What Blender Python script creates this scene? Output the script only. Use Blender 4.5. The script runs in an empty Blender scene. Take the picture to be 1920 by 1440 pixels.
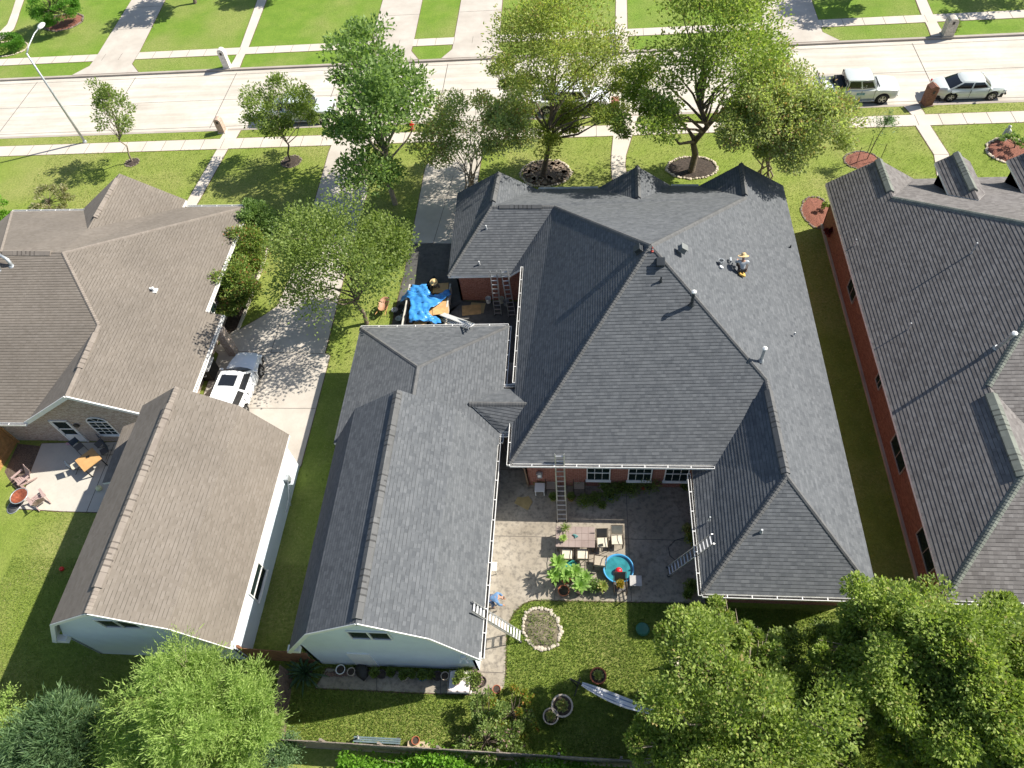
import bpy, bmesh, math, random
import numpy as np
from mathutils import Vector, Matrix, geometry, noise

random.seed(7); rng = np.random.default_rng(7)
sc = bpy.context.scene
COL = sc.collection
# ------------------------------------------------------------------ camera, world, sun, exposure
IMW, IMH, FPX, CAMZ = 1920, 1440, 1356.36, 33.0
PIT, ROL, YAW = math.radians(54.3486733), math.radians(-8.05075997), math.radians(-9.94085993)
def _cam():
    ca, sa = math.cos(PIT), math.sin(PIT)
    r = np.array([1, 0, 0.]); f = np.array([0, ca, -sa]); d = np.cross(f, r)
    B = np.array([r, d, f])
    cc, s_ = math.cos(YAW), math.sin(YAW)
    Yw = np.array([[cc, -s_, 0], [s_, cc, 0], [0, 0, 1]])
    cb, sb = math.cos(ROL), math.sin(ROL)
    return np.array([[cb, -sb, 0], [sb, cb, 0], [0, 0, 1]]) @ B @ Yw
CM = _cam(); CP = np.array([0, 0, CAMZ])
cd = bpy.data.cameras.new("camera"); cam = bpy.data.objects.new("camera", cd); COL.objects.link(cam)
mw = Matrix.Identity(4)
for i in range(3):
    mw[i][0] = CM[0][i]; mw[i][1] = -CM[1][i]; mw[i][2] = -CM[2][i]; mw[i][3] = CP[i]
cam.matrix_world = mw
cd.sensor_width = 36; cd.lens = FPX / IMW * 36; cd.clip_end = 2000; cd.clip_start = .5
sc.camera = cam
SUN_AZ, SUN_EL = math.radians(20), math.radians(43)
SUNV = Vector((math.cos(SUN_EL) * math.cos(SUN_AZ), math.cos(SUN_EL) * math.sin(SUN_AZ), math.sin(SUN_EL)))
w = bpy.data.worlds.new("World"); sc.world = w; w.use_nodes = True
nt = w.node_tree
sky = nt.nodes.new('ShaderNodeTexSky'); sky.sky_type = 'NISHITA'; sky.sun_disc = False
sky.sun_elevation = SUN_EL; sky.sun_rotation = math.pi / 2 - SUN_AZ; sky.air_density = 1.0; sky.dust_density = 1.0
bg = nt.nodes['Background']; nt.links.new(sky.outputs[0], bg.inputs[0]); bg.inputs[1].default_value = 0.088
sl = bpy.data.lights.new("sun", 'SUN'); sl.energy = 4.9; sl.angle = math.radians(.5); sl.color = (1, .95, .86)
so = bpy.data.objects.new("sun", sl); COL.objects.link(so); so.rotation_euler = SUNV.to_track_quat('Z', 'Y').to_euler()
so.location = (20, 20, 60)
sc.view_settings.view_transform = 'Standard'; sc.view_settings.look = 'None'
sc.view_settings.exposure = 0.74; sc.view_settings.gamma = 1
sc.cycles.max_bounces = 6; sc.cycles.transparent_max_bounces = 8

# ------------------------------------------------------------------ helpers: pixel rays
def ray(u, v): return CM.T @ np.array([u - IMW / 2, v - IMH / 2, FPX])
def P(u, v, z=0.0):
    d = ray(u, v); t = (z - CAMZ) / d[2]; return Vector(d * t + CP)
def RY(u, v, Y): d = ray(u, v); t = Y / d[1]; return Vector(d * t + CP)
def RX(u, v, X): d = ray(u, v); t = X / d[0]; return Vector(d * t + CP)
def RP(u, v, n, p):
    d = ray(u, v); n = np.array(n, float); t = (np.array(p) - CP) @ n / (d @ n); return Vector(CP + d * t)
def pix(p):
    c = CM @ (np.array(p) - CP); return IMW / 2 + FPX * c[0] / c[2], IMH / 2 + FPX * c[1] / c[2], c[2]

# ------------------------------------------------------------------ materials
MATS = {}
def nodes(name):
    m = bpy.data.materials.new(name); m.use_nodes = True; t = m.node_tree
    return m, t, t.nodes['Principled BSDF']
def N(t, typ, **kw):
    n = t.nodes.new(typ)
    for k, v in kw.items():
        if k.startswith('i_'):
            key = k[2:]; key = int(key) if key.isdigit() else key.replace('_', ' ')
            n.inputs[key].default_value = v
        else: setattr(n, k, v)
    return n
def mixc(t, fac, a, b, mode='MIX'):
    m = t.nodes.new('ShaderNodeMix'); m.data_type = 'RGBA'; m.blend_type = mode
    for s, val in ((0, fac), (6, a), (7, b)):
        if isinstance(val, (int, float)): m.inputs[s].default_value = val
        elif isinstance(val, tuple): m.inputs[s].default_value = (*val[:3], 1)
        else: t.links.new(val, m.inputs[s])
    return m.outputs[2]
def mth(t, op, a, b=None, c=None, clamp=False):
    m = t.nodes.new('ShaderNodeMath'); m.operation = op; m.use_clamp = clamp
    for i, val in enumerate((a, b, c)):
        if val is None: continue
        if isinstance(val, (int, float)): m.inputs[i].default_value = val
        else: t.links.new(val, m.inputs[i])
    return m.outputs[0]
def objco(t):
    return t.nodes.new('ShaderNodeTexCoord').outputs['Object']
def geopos(t): return t.nodes.new('ShaderNodeNewGeometry').outputs['Position']
def noi(t, vec, scale, detail=4, rough=.55):
    n = N(t, 'ShaderNodeTexNoise'); n.inputs['Scale'].default_value = scale; n.inputs['Detail'].default_value = detail
    n.inputs['Roughness'].default_value = rough
    t.links.new(vec, n.inputs['Vector']); return n.outputs[0]
def ramp(t, val, a, b):
    m = t.nodes.new('ShaderNodeMapRange'); m.inputs[1].default_value = a; m.inputs[2].default_value = b
    t.links.new(val, m.inputs[0]); return m.outputs[0]
def bump(t, b, h, strength=.3, dist=.02):
    n = N(t, 'ShaderNodeBump'); n.inputs['Strength'].default_value = strength; n.inputs['Distance'].default_value = dist
    t.links.new(h, n.inputs['Height']); t.links.new(n.outputs[0], b.inputs['Normal'])
def mat(name, col, rough=.6, metal=0.0, var=.15, scale=3.0, bmp=0.0, spec=.5, coat=0.0):
    if name in MATS: return MATS[name]
    m, t, b = nodes(name)
    pos = objco(t); f = noi(t, pos, scale)
    d = tuple(c * (1 - var) for c in col); e = tuple(min(1, c * (1 + var)) for c in col)
    t.links.new(mixc(t, ramp(t, f, .3, .7), d, e), b.inputs['Base Color'])
    b.inputs['Roughness'].default_value = rough; b.inputs['Metallic'].default_value = metal
    b.inputs['Specular IOR Level'].default_value = spec; b.inputs['Coat Weight'].default_value = coat
    if bmp: bump(t, b, noi(t, pos, scale * 8), bmp)
    MATS[name] = m; return m

def shingle(name, c_lo, c_hi, row=.155, tint=(.0, .0, .0), stain=.15):
    m, t, b = nodes(name)
    uv = N(t, 'ShaderNodeUVMap').outputs[0]
    sx = N(t, 'ShaderNodeSeparateXYZ'); t.links.new(uv, sx.inputs[0]); u, v = sx.outputs[0], sx.outputs[1]
    r = mth(t, 'FLOOR', mth(t, 'DIVIDE', mth(t, 'ADD', v, .002), row))
    wn = N(t, 'ShaderNodeTexWhiteNoise'); wn.noise_dimensions = '1D'; t.links.new(r, wn.inputs['W'])
    off = mth(t, 'MULTIPLY', wn.outputs[0], 3.7)
    def tab(wd, add):
        c = mth(t, 'FLOOR', mth(t, 'DIVIDE', mth(t, 'ADD', u, off), wd))
        cx = N(t, 'ShaderNodeCombineXYZ'); t.links.new(c, cx.inputs[0]); t.links.new(r, cx.inputs[1]); cx.inputs[2].default_value = add
        w2 = N(t, 'ShaderNodeTexWhiteNoise'); w2.noise_dimensions = '3D'; t.links.new(cx.outputs[0], w2.inputs['Vector']); return w2.outputs[0]
    a1 = tab(.17, 1.3); a2 = tab(.29, 5.1)
    f = mth(t, 'ADD', mth(t, 'MULTIPLY', a1, .5), mth(t, 'ADD', mth(t, 'MULTIPLY', a2, .4), .05))
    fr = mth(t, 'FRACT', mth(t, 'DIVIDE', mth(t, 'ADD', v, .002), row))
    pos = geopos(t)
    big = noi(t, pos, .35, 3); fine = noi(t, pos, 60, 2)
    f = mth(t, 'ADD', f, mth(t, 'MULTIPLY', mth(t, 'SUBTRACT', fine, .5), .7), clamp=True)
    c = mixc(t, f, c_lo, c_hi)
    c = mixc(t, mth(t, 'MULTIPLY', ramp(t, big, .35, .7), stain * 2), c, mixc(t, 1.0, c, (1 - stain * 2, 1 - stain * 2, 1 - stain * 2), 'MULTIPLY'))
    band = mth(t, 'MULTIPLY', mth(t, 'GREATER_THAN', fr, .83), mth(t, 'ADD', .1, mth(t, 'MULTIPLY', mth(t, 'GREATER_THAN', a1, .35), .62)))  # dark granule band painting the butt shadow of each course into the colour
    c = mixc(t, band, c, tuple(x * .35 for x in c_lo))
    t.links.new(c, b.inputs['Base Color']); b.inputs['Roughness'].default_value = .95; b.inputs['Specular IOR Level'].default_value = .25
    bump(t, b, mth(t, 'ADD', mth(t, 'MULTIPLY', a2, .15), mth(t, 'MULTIPLY', fine, .5)), .3, .01)
    MATS[name] = m; return m
def brick(name, c1, c2, mortar, bw=.21, bh=.075):
    m, t, b = nodes(name)
    uv = N(t, 'ShaderNodeUVMap').outputs[0]
    n = N(t, 'ShaderNodeTexBrick'); n.inputs['Scale'].default_value = 1; n.inputs['Brick Width'].default_value = bw
    n.inputs['Row Height'].default_value = bh; n.inputs['Mortar Size'].default_value = .007; n.inputs['Mortar Smooth'].default_value = .3
    n.inputs['Color1'].default_value = (*c1, 1); n.inputs['Color2'].default_value = (*c2, 1); n.inputs['Mortar'].default_value = (*mortar, 1)
    n.inputs['Bias'].default_value = -.1
    t.links.new(uv, n.inputs['Vector'])
    f = noi(t, uv, 9, 3)
    c = mixc(t, 1.0, n.outputs[0], mixc(t, ramp(t, f, .3, .7), (.7, .66, .63), (1.2, 1.2, 1.2)), 'MULTIPLY')
    t.links.new(c, b.inputs['Base Color']); b.inputs['Roughness'].default_value = .9
    inv = mth(t, 'SUBTRACT', 1, n.outputs[1]); bump(t, b, inv, .5, .01)
    MATS[name] = m; return m
def siding(name, col, lap=.2):
    m, t, b = nodes(name)
    uv = N(t, 'ShaderNodeUVMap').outputs[0]
    sx = N(t, 'ShaderNodeSeparateXYZ'); t.links.new(uv, sx.inputs[0])
    fr = mth(t, 'FRACT', mth(t, 'DIVIDE', sx.outputs[1], lap))
    line = mth(t, 'LESS_THAN', fr, .07)
    f = noi(t, geopos(t), 1.5)
    c = mixc(t, ramp(t, f, .3, .7), tuple(x * .93 for x in col), col)
    c = mixc(t, mth(t, 'MULTIPLY', line, .3), c, tuple(x * .55 for x in col))
    t.links.new(c, b.inputs['Base Color']); b.inputs['Roughness'].default_value = .55
    bump(t, b, mth(t, 'SUBTRACT', 1, fr), .6, .02)
    MATS[name] = m; return m
def concrete(name, c_lo, c_hi, stain=(.12, .11, .1), amt=.3, sc1=.5):
    m, t, b = nodes(name)
    p = geopos(t)
    f1 = noi(t, p, sc1, 6, .65); f2 = noi(t, p, 4, 6, .7); f3 = noi(t, p, 45, 3)
    c = mixc(t, ramp(t, f1, .35, .65), c_lo, c_hi)
    c = mixc(t, mth(t, 'MULTIPLY', ramp(t, f2, .45, .75), amt), c, stain)
    c = mixc(t, mth(t, 'MULTIPLY', f3, .22), c, tuple(x * .6 for x in c_lo))
    t.links.new(c, b.inputs['Base Color']); b.inputs['Roughness'].default_value = .92; b.inputs['Specular IOR Level'].default_value = .2
    bump(t, b, f3, .15, .01)
    MATS[name] = m; return m
def grassmat(name, g1, g2, dry, amt=.35, var=0.0):
    m, t, b = nodes(name)
    p = geopos(t)
    f0 = noi(t, p, .16, 3); f1 = noi(t, p, .9, 6, .7); f2 = noi(t, p, 7, 6, .75); f3 = noi(t, p, 38, 4, .8)
    c = mixc(t, ramp(t, f1, .3, .7), g1, g2)
    d = mth(t, 'MULTIPLY', mth(t, 'MULTIPLY', ramp(t, f0, .42, .62), ramp(t, f2, .3, .7)), amt, clamp=True)
    c = mixc(t, d, c, dry)
    c = mixc(t, 1.0, c, mixc(t, ramp(t, mth(t, 'ADD', mth(t, 'MULTIPLY', f3, .65), mth(t, 'MULTIPLY', f2, .35)), .36, .64), (.5, .52, .5), (1.3, 1.3, 1.2)), 'MULTIPLY')
    t.links.new(c, b.inputs['Base Color']); b.inputs['Roughness'].default_value = .9; b.inputs['Specular IOR Level'].default_value = .15
    bump(t, b, mth(t, 'ADD', f3, f2), .8, .05)
    MATS[name] = m; return m
def leafmat(name, lo, hi, tip=None, tipamt=0.0, trans=.35):
    if 'grass' not in name and 'agave' not in name: lo = tuple(x * 1.12 for x in lo); hi = tuple(min(.75, x * 1.2) for x in hi); trans = max(trans, .45) if trans > .2 else trans
    m, t, b = nodes(name)
    g = t.nodes.new('ShaderNodeNewGeometry')
    rnd = g.outputs['Random Per Island']; pos = g.outputs['Position']
    f = noi(t, pos, .8, 2)
    k = mth(t, 'ADD', mth(t, 'MULTIPLY', rnd, .75), mth(t, 'MULTIPLY', ramp(t, f, .3, .7), .25), clamp=True)
    c = mixc(t, k, lo, hi)
    if tip:
        f2 = noi(t, pos, .55, 2)
        s = mth(t, 'MULTIPLY', mth(t, 'GREATER_THAN', mth(t, 'FRACT', mth(t, 'MULTIPLY', rnd, 7.31)), 1 - tipamt), ramp(t, f2, .35, .6), clamp=True)
        c = mixc(t, s, c, tip)
    t.links.new(c, b.inputs['Base Color']); b.inputs['Roughness'].default_value = .55; b.inputs['Specular IOR Level'].default_value = .35
    tr = t.nodes.new('ShaderNodeBsdfTranslucent'); t.links.new(mixc(t, 1.0, c, (1.25, 1.35, .7), 'MULTIPLY'), tr.inputs[0])
    ms = t.nodes.new('ShaderNodeMixShader'); ms.inputs[0].default_value = trans
    t.links.new(b.outputs[0], ms.inputs[1]); t.links.new(tr.outputs[0], ms.inputs[2])
    t.links.new(ms.outputs[0], t.nodes['Material Output'].inputs[0])
    MATS[name] = m; return m
def glass(name, col=(.02, .03, .04), rough=.06, spec=.7):
    return mat(name, col, rough, 0, .1, 2, spec=spec)

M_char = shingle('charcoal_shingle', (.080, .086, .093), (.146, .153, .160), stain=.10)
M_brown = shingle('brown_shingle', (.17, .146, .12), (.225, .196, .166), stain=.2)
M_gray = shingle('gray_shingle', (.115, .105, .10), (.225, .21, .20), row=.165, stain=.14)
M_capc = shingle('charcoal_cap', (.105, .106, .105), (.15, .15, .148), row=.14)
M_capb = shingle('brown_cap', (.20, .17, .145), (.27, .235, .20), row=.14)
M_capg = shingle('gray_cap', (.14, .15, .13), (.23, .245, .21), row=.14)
M_redbrick = brick('red_brick', (.26, .075, .045), (.36, .13, .085), (.34, .28, .24))
M_redbrick2 = brick('orange_brick', (.17, .06, .035), (.27, .12, .07), (.25, .18, .13))
M_tanbrick = brick('tan_brick', (.36, .27, .22), (.50, .42, .36), (.52, .47, .42))
M_side = siding('white_siding', (.70, .77, .83))
M_white = mat('white_trim', (.80, .79, .76), .5, var=.05)
M_gutter = mat('white_gutter', (.80, .79, .76), .4, var=.12, scale=6)
M_gutin = mat('gutter_inside', (.07, .065, .06), .9)
M_glass = glass('window_glass', (.012, .022, .02), .25, .08); M_carglass = glass('car_glass', (.015, .017, .02), .03)
M_street = concrete('street_concrete', (.56, .51, .43), (.68, .63, .55), (.36, .32, .27), .35, .25)
def streaks(m, sx, sy, amt, dark):
    t = m.node_tree; b = t.nodes['Principled BSDF']; old = b.inputs['Base Color'].links[0].from_socket
    mp = t.nodes.new('ShaderNodeMapping'); mp.inputs['Scale'].default_value = (sx, sy, 1); t.links.new(geopos(t), mp.inputs['Vector'])
    f = ramp(t, noi(t, mp.outputs[0], 1.0, 5, .65), .42, .68); t.links.new(mixc(t, mth(t, 'MULTIPLY', f, amt), old, dark), b.inputs['Base Color'])
streaks(M_street, .12, 1.5, .45, (.30, .26, .21))
M_walk = concrete('sidewalk_concrete', (.55, .49, .41), (.64, .58, .50), (.34, .3, .25), .22)
M_drive = concrete('driveway_concrete', (.46, .41, .35), (.58, .53, .46), (.26, .23, .2), .3)
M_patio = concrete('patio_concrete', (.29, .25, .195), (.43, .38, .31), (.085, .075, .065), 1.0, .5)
M_joint = mat('joint', (.12, .105, .09), .95)
M_kerb = concrete('kerb_concrete', (.36, .31, .27), (.46, .41, .35), (.22, .19, .17), .3)
M_grass = grassmat('lawn_grass', (.18, .245, .04), (.265, .325, .07), (.38, .34, .15), .8)
M_grassN = grassmat('verge_grass', (.135, .235, .028), (.20, .30, .045), (.38, .33, .15), .7)
M_soil = mat('soil', (.055, .04, .03), .95, var=.5, scale=9, bmp=.6)
M_mulch = mat('red_mulch', (.22, .085, .055), .95, var=.5, scale=14, bmp=.8)
M_mulchb = mat('bark_mulch', (.13, .095, .07), .95, var=.5, scale=14, bmp=.8)
M_stone = mat('edging_stone', (.52, .44, .34), .85, var=.3, scale=5, bmp=.4)
M_bark = mat('bark', (.15, .115, .085), .9, var=.35, scale=9, bmp=.6)
M_barkl = mat('pale_bark', (.30, .245, .18), .85, var=.3, scale=7, bmp=.4)
M_alu = mat('aluminium', (.62, .62, .61), .38, .75, var=.1, scale=10)
M_steel = mat('galvanised', (.45, .47, .48), .5, .5, var=.2, scale=8)
M_black = mat('black_rubber', (.015, .015, .016), .75)
M_dark = mat('dark_metal', (.035, .033, .03), .5, .3)
M_wood = mat('fence_wood', (.17, .12, .09), .85, var=.4, scale=5, bmp=.4)
M_woodo = mat('cedar_wood', (.42, .22, .08), .75, var=.25, scale=5, bmp=.3)
M_ply = mat('plywood', (.55, .33, .14), .75, var=.2, scale=4, bmp=.2)

# ------------------------------------------------------------------ mesh builder
class MB:
    def __init__(s): s.v = []; s.f = []; s.m = []; s.uv = []
    def add(s, vs, fs, mi=0, uv=None):
        o = len(s.v); s.v += [tuple(x) for x in vs]
        for k, f in enumerate(fs):
            s.f.append(tuple(i + o for i in f)); s.m.append(mi)
            s.uv.append([uv[i] for i in f] if uv is not None else None)
    def quad(s, a, b, c, d, mi=0, uv=None): s.add([a, b, c, d], [(0, 1, 2, 3)], mi, uv)
    def box(s, c, d, mi=0, rz=0.0, R=None, taper=1.0):
        c = Vector(c); hx, hy, hz = d[0] / 2, d[1] / 2, d[2] / 2
        R = R or Matrix.Rotation(rz, 3, 'Z')
        vs = []
        for z in (-1, 1):
            k = taper if z > 0 else 1
            for x, y in ((-1, -1), (1, -1), (1, 1), (-1, 1)): vs.append(c + R @ Vector((x * hx * k, y * hy * k, z * hz)))
        s.add(vs, [(3, 2, 1, 0), (4, 5, 6, 7), (0, 1, 5, 4), (1, 2, 6, 5), (2, 3, 7, 6), (3, 0, 4, 7)], mi)
    def bar(s, a, b, wd, ht, mi=0, up=(0, 0, 1)):
        a, b = Vector(a), Vector(b); d = (b - a); L = d.length
        if L < 1e-6: return
        d /= L; u = Vector(up); x = d.cross(u)
        if x.length < 1e-4: x = d.cross(Vector((0, 1, 0)))
        x.normalize(); z = x.cross(d).normalized()
        R = Matrix((x, d, z)).transposed()
        s.box((a + b) / 2, (wd, L, ht), mi, R=R)
    def prism(s, poly, z0, z1, mi=0, side=None):
        n = len(poly); vs = [Vector((p[0], p[1], z0)) for p in poly] + [Vector((p[0], p[1], z1)) for p in poly]
        ar = sum(poly[i][0] * poly[(i + 1) % n][1] - poly[(i + 1) % n][0] * poly[i][1] for i in range(n))
        top = tuple(range(n, 2 * n)); bot = tuple(range(n - 1, -1, -1))
        sides = [(i, (i + 1) % n, (i + 1) % n + n, i + n) for i in range(n)]
        if ar < 0: top = top[::-1]; bot = bot[::-1]; sides = [q[::-1] for q in sides]
        s.add(vs, [top, bot], mi); s.add(vs, sides, mi if side is None else side)
    def tube(s, pts, rad, n=8, mi=0, cap=True):
        pts = [Vector(p) for p in pts]
        if isinstance(rad, (int, float)): rad = [rad] * len(pts)
        rings = []; vs = []
        prev = None
        for i, p in enumerate(pts):
            d = (pts[min(i + 1, len(pts) - 1)] - pts[max(i - 1, 0)])
            d = d.normalized() if d.length > 1e-9 else Vector((0, 0, 1))
            if prev is None:
                x = d.orthogonal().normalized()
            else:
                x = (prev - d * prev.dot(d))
                x = x.normalized() if x.length > 1e-6 else d.orthogonal().normalized()
            prev = x; y = d.cross(x)
            for k in range(n):
                a = 2 * math.pi * k / n; vs.append(p + (x * math.cos(a) + y * math.sin(a)) * rad[i])
        fs = []
        for i in range(len(pts) - 1):
            for k in range(n):
                a, b = i * n + k, i * n + (k + 1) % n; fs.append((a, b, b + n, a + n))
        if cap: fs.append(tuple(range(n - 1, -1, -1))); fs.append(tuple(range((len(pts) - 1) * n, len(pts) * n)))
        s.add(vs, fs, mi)
    def lathe(s, prof, c=(0, 0, 0), n=20, mi=0, sx=1, sy=1, wob=0.0, cap=True):
        c = Vector(c); vs = []; fs = []
        for r, z in prof:
            for k in range(n):
                a = 2 * math.pi * k / n; q = 1 + wob * math.sin(a * 5 + z * 9)
                vs.append(c + Vector((r * sx * q * math.cos(a), r * sy * q * math.sin(a), z)))
        for i in range(len(prof) - 1):
            for k in range(n):
                a, b = i * n + k, i * n + (k + 1) % n; fs.append((a, b, b + n, a + n))
        s.add(vs, fs, mi)
        if cap and prof[0][0] > 1e-4 and not (prof[1][1] == prof[0][1] and prof[1][0] < prof[0][0]): s.add(vs[:n], [tuple(range(n - 1, -1, -1))], mi)
        if cap and prof[-1][0] > 1e-4 and not (prof[-2][1] == prof[-1][1] and prof[-2][0] < prof[-1][0]): s.add(vs[-n:], [tuple(range(n))], mi)
    def build(s, name, mats, parent=None, smooth=False, world=False, bevel=0.0, sub=0):
        me = bpy.data.meshes.new(name)
        me.from_pydata(s.v, [], s.f)
        if not isinstance(mats, (list, tuple)): mats = [mats]
        for m in mats: me.materials.append(m)
        if s.m: me.polygons.foreach_set('material_index', s.m)
        if any(u is not None for u in s.uv):
            l = me.uv_layers.new(name='UVMap'); k = 0; dat = np.zeros(len(me.loops) * 2)
            for f, u in zip(s.f, s.uv):
                for i in range(len(f)):
                    if u is not None: dat[2 * k] = u[i][0]; dat[2 * k + 1] = u[i][1]
                    k += 1
            l.data.foreach_set('uv', dat)
        if smooth: me.polygons.foreach_set('use_smooth', [True] * len(me.polygons))
        me.update()
        o = bpy.data.objects.new(name, me); COL.objects.link(o)
        if parent is not None:
            o.parent = parent
            if world:
                acc = Vector((0, 0, 0)); q = parent
                while q: acc += q.location; q = q.parent
                o.location = -acc
        if bevel:
            b = o.modifiers.new('b', 'BEVEL'); b.width = bevel; b.segments = 2; b.limit_method = 'ANGLE'
        if sub:
            b = o.modifiers.new('s', 'SUBSURF'); b.levels = sub; b.render_levels = sub
        return o
def tag(o, label=None, cat=None, group=None, kind=None):
    if label: o['label'] = label
    if cat: o['category'] = cat
    if group: o['group'] = group
    if kind: o['kind'] = kind
    return o
def thing(name, label, cat, loc=(0, 0, 0), rz=0.0, group=None):
    o = bpy.data.objects.new(name, None); COL.objects.link(o); o.empty_display_size = .3
    o.location = loc; o.rotation_euler = (0, 0, rz); return tag(o, label, cat, group)
def struct(name, mb, mats, **k): return tag(mb.build(name, mats, **k), kind='structure')
def dup(root, loc, rz=0.0, label=None, scale=None):
    r = root.copy(); COL.objects.link(r); r.location = loc; r.rotation_euler = (0, 0, rz)
    if scale: r.scale = (scale,) * 3
    if label: r['label'] = label
    for ch in list(root.children):
        c = ch.copy(); COL.objects.link(c); c.parent = r
        for g in list(ch.children):
            d = g.copy(); COL.objects.link(d); d.parent = c
    return r

# ------------------------------------------------------------------ roofs
def newell(ps):
    n = Vector((0, 0, 0))
    for i in range(len(ps)):
        a, b = ps[i], ps[(i + 1) % len(ps)]; n += a.cross(b)
    n.normalize(); return n if n.z > 0 else -n
def clipv(poly, up, lo, hi):
    def half(pp, k, sgn):
        out = []
        for i in range(len(pp)):
            a, b = pp[i], pp[(i + 1) % len(pp)]
            da, db = sgn * (a.dot(up) - k), sgn * (b.dot(up) - k)
            if da >= 0: out.append(a)
            if (da > 0) != (db > 0) and abs(da - db) > 1e-9: out.append(a.lerp(b, da / (da - db)))
        return out
    p = half(poly, lo, 1)
    return half(p, hi, -1) if len(p) > 2 else []
def roof(name, faces, m, parent, row=.155, h=.014):
    mb = MB()
    for F in faces:
        F = [Vector(p) for p in F]; n = newell(F)
        hz = Vector((0, 0, 1)).cross(n)
        hz = hz.normalized() if hz.length > 1e-4 else Vector((1, 0, 0))
        up = n.cross(hz).normalized()
        if up.z < 0: up = -up; hz = -hz
        v0 = min(p.dot(up) for p in F)
        tris = geometry.tessellate_polygon([F])
        off = random.random() * 7
        for t in tris:
            T = [F[i] for i in t]
            if (T[1] - T[0]).cross(T[2] - T[0]).dot(n) < 0: T = T[::-1]
            lo, hi = min(p.dot(up) for p in T) - v0, max(p.dot(up) for p in T) - v0
            for k in range(int(lo // row), int(hi // row) + 1):
                pl = clipv(T, up, v0 + k * row, v0 + (k + 1) * row)
                if len(pl) < 3: continue
                vs = []; uv = []
                for p in pl:
                    vv = p.dot(up) - v0; fr = (vv - k * row) / row
                    vs.append(p + n * (h * (1 - fr) + .004)); uv.append((p.dot(hz) + off, min(max(vv, k * row + .004), (k + 1) * row - .006)))
                mb.add(vs, [tuple(range(len(vs)))], 0, uv)
                for i in range(len(pl)):
                    j = (i + 1) % len(pl)
                    if abs(pl[i].dot(up) - v0 - k * row) < 1e-4 and abs(pl[j].dot(up) - v0 - k * row) < 1e-4 and (pl[i] - pl[j]).length > 1e-3:
                        a, b = pl[i] + n * .002, pl[j] + n * .002
                        mb.add([a, b, vs[j], vs[i]], [(0, 1, 2, 3)], 0, [uv[i], uv[j], uv[j], uv[i]])
    return mb.build(name, m, parent, world=True)
def deck(faces, m, parent, th=.17, name='fascia'):
    """boards and soffit right under the shingles"""
    mb = MB()
    for F in faces:
        F = [Vector(p) for p in F]; n = newell(F)
        top = [p - Vector((0, 0, .012)) for p in F]; bot = [p - Vector((0, 0, th)) for p in F]; k = len(F)
        ar = sum(F[i].x * F[(i + 1) % k].y - F[(i + 1) % k].x * F[i].y for i in range(k))
        if ar < 0: top.reverse(); bot.reverse()
        for t in geometry.tessellate_polygon([top]):
            T = [top[i] for i in t]
            if (T[1] - T[0]).cross(T[2] - T[0]).z < 0: t = (t[0], t[2], t[1])
            mb.add([top[i] for i in t], [(0, 1, 2)]); mb.add([bot[i] for i in t], [(2, 1, 0)])
        for i in range(k): mb.add([bot[i], bot[(i + 1) % k], top[(i + 1) % k], top[i]], [(0, 1, 2, 3)])
    return mb.build(name, m, parent, world=True)
def caps(lines, m, parent, wd=.30, name='ridge_cap', h=.055, drop=.085):
    for a, b in lines:
        mb = MB()
        a, b = Vector(a), Vector(b)
        if a.z > b.z: a, b = b, a
        d = b - a; L = d.length; d.normalize(); s = d.cross(Vector((0, 0, 1))).normalized(); u = s.cross(d)
        nseg = max(1, int(L / .14)); st = L / nseg
        sec = [(-wd / 2, -drop), (-wd / 4, h * .2), (0, h), (wd / 4, h * .2), (wd / 2, -drop)]
        for i in range(nseg):
            r0, r1 = [], []
            for x, z in sec:
                r0.append(a + d * (i * st) + s * x + u * (z + .014)); r1.append(a + d * ((i + 1) * st) + s * x + u * z)
            vs = r0 + r1; uv = [(x, i * .14 + .01) for x, _ in sec] + [(x, i * .14 + .12) for x, _ in sec]
            mb.add(vs, [(k, k + 1, k + 6, k + 5) for k in range(4)], 0, uv)
            if i: mb.add(r0 + [p - u * .014 for p in r0], [(k + 1, k, k + 5, k + 6) for k in range(4)], 0, uv)
        mb.add([a + s * x + u * z for x, z in sec], [(4, 3, 2, 1, 0)], 0, [(x, .01) for x, _ in sec])
        o = mb.build(name, m, parent, world=True)
    return o
def vent(a, b, m, parent, wd=.36, name='ridge_vent'):
    mb = MB(); a, b = Vector(a), Vector(b); d = (b - a).normalized(); s = d.cross(Vector((0, 0, 1))).normalized(); u = s.cross(d)
    L = (b - a).length; sec = [(-wd / 2, -.12), (-wd / 2, -.02), (0, .12), (wd / 2, -.02), (wd / 2, -.12)]
    n = max(1, int(L / .3))
    for i in range(n):
        p0, p1 = a + d * (L * i / n), a + d * (L * (i + 1) / n)
        e = .004 if i % 2 else 0
        vs = [p0 + s * x + u * (z + .005 - e) for x, z in sec] + [p1 + s * x + u * (z + (0)) for x, z in sec]
        uv = [(x, i * .3) for x, _ in sec] + [(x, i * .3 + .1) for x, _ in sec]
        mb.add(vs, [(k, k + 1, k + 6, k + 5) for k in range(4)], 0, uv)
    mb.add([a + s * x + u * z for x, z in sec], [(0, 1, 2, 3, 4)], 0, [(0, 0)] * 5); mb.add([b + s * x + u * z for x, z in sec], [(4, 3, 2, 1, 0)], 0, [(0, 0)] * 5)
    return mb.build(name, m, parent, world=True)
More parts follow.
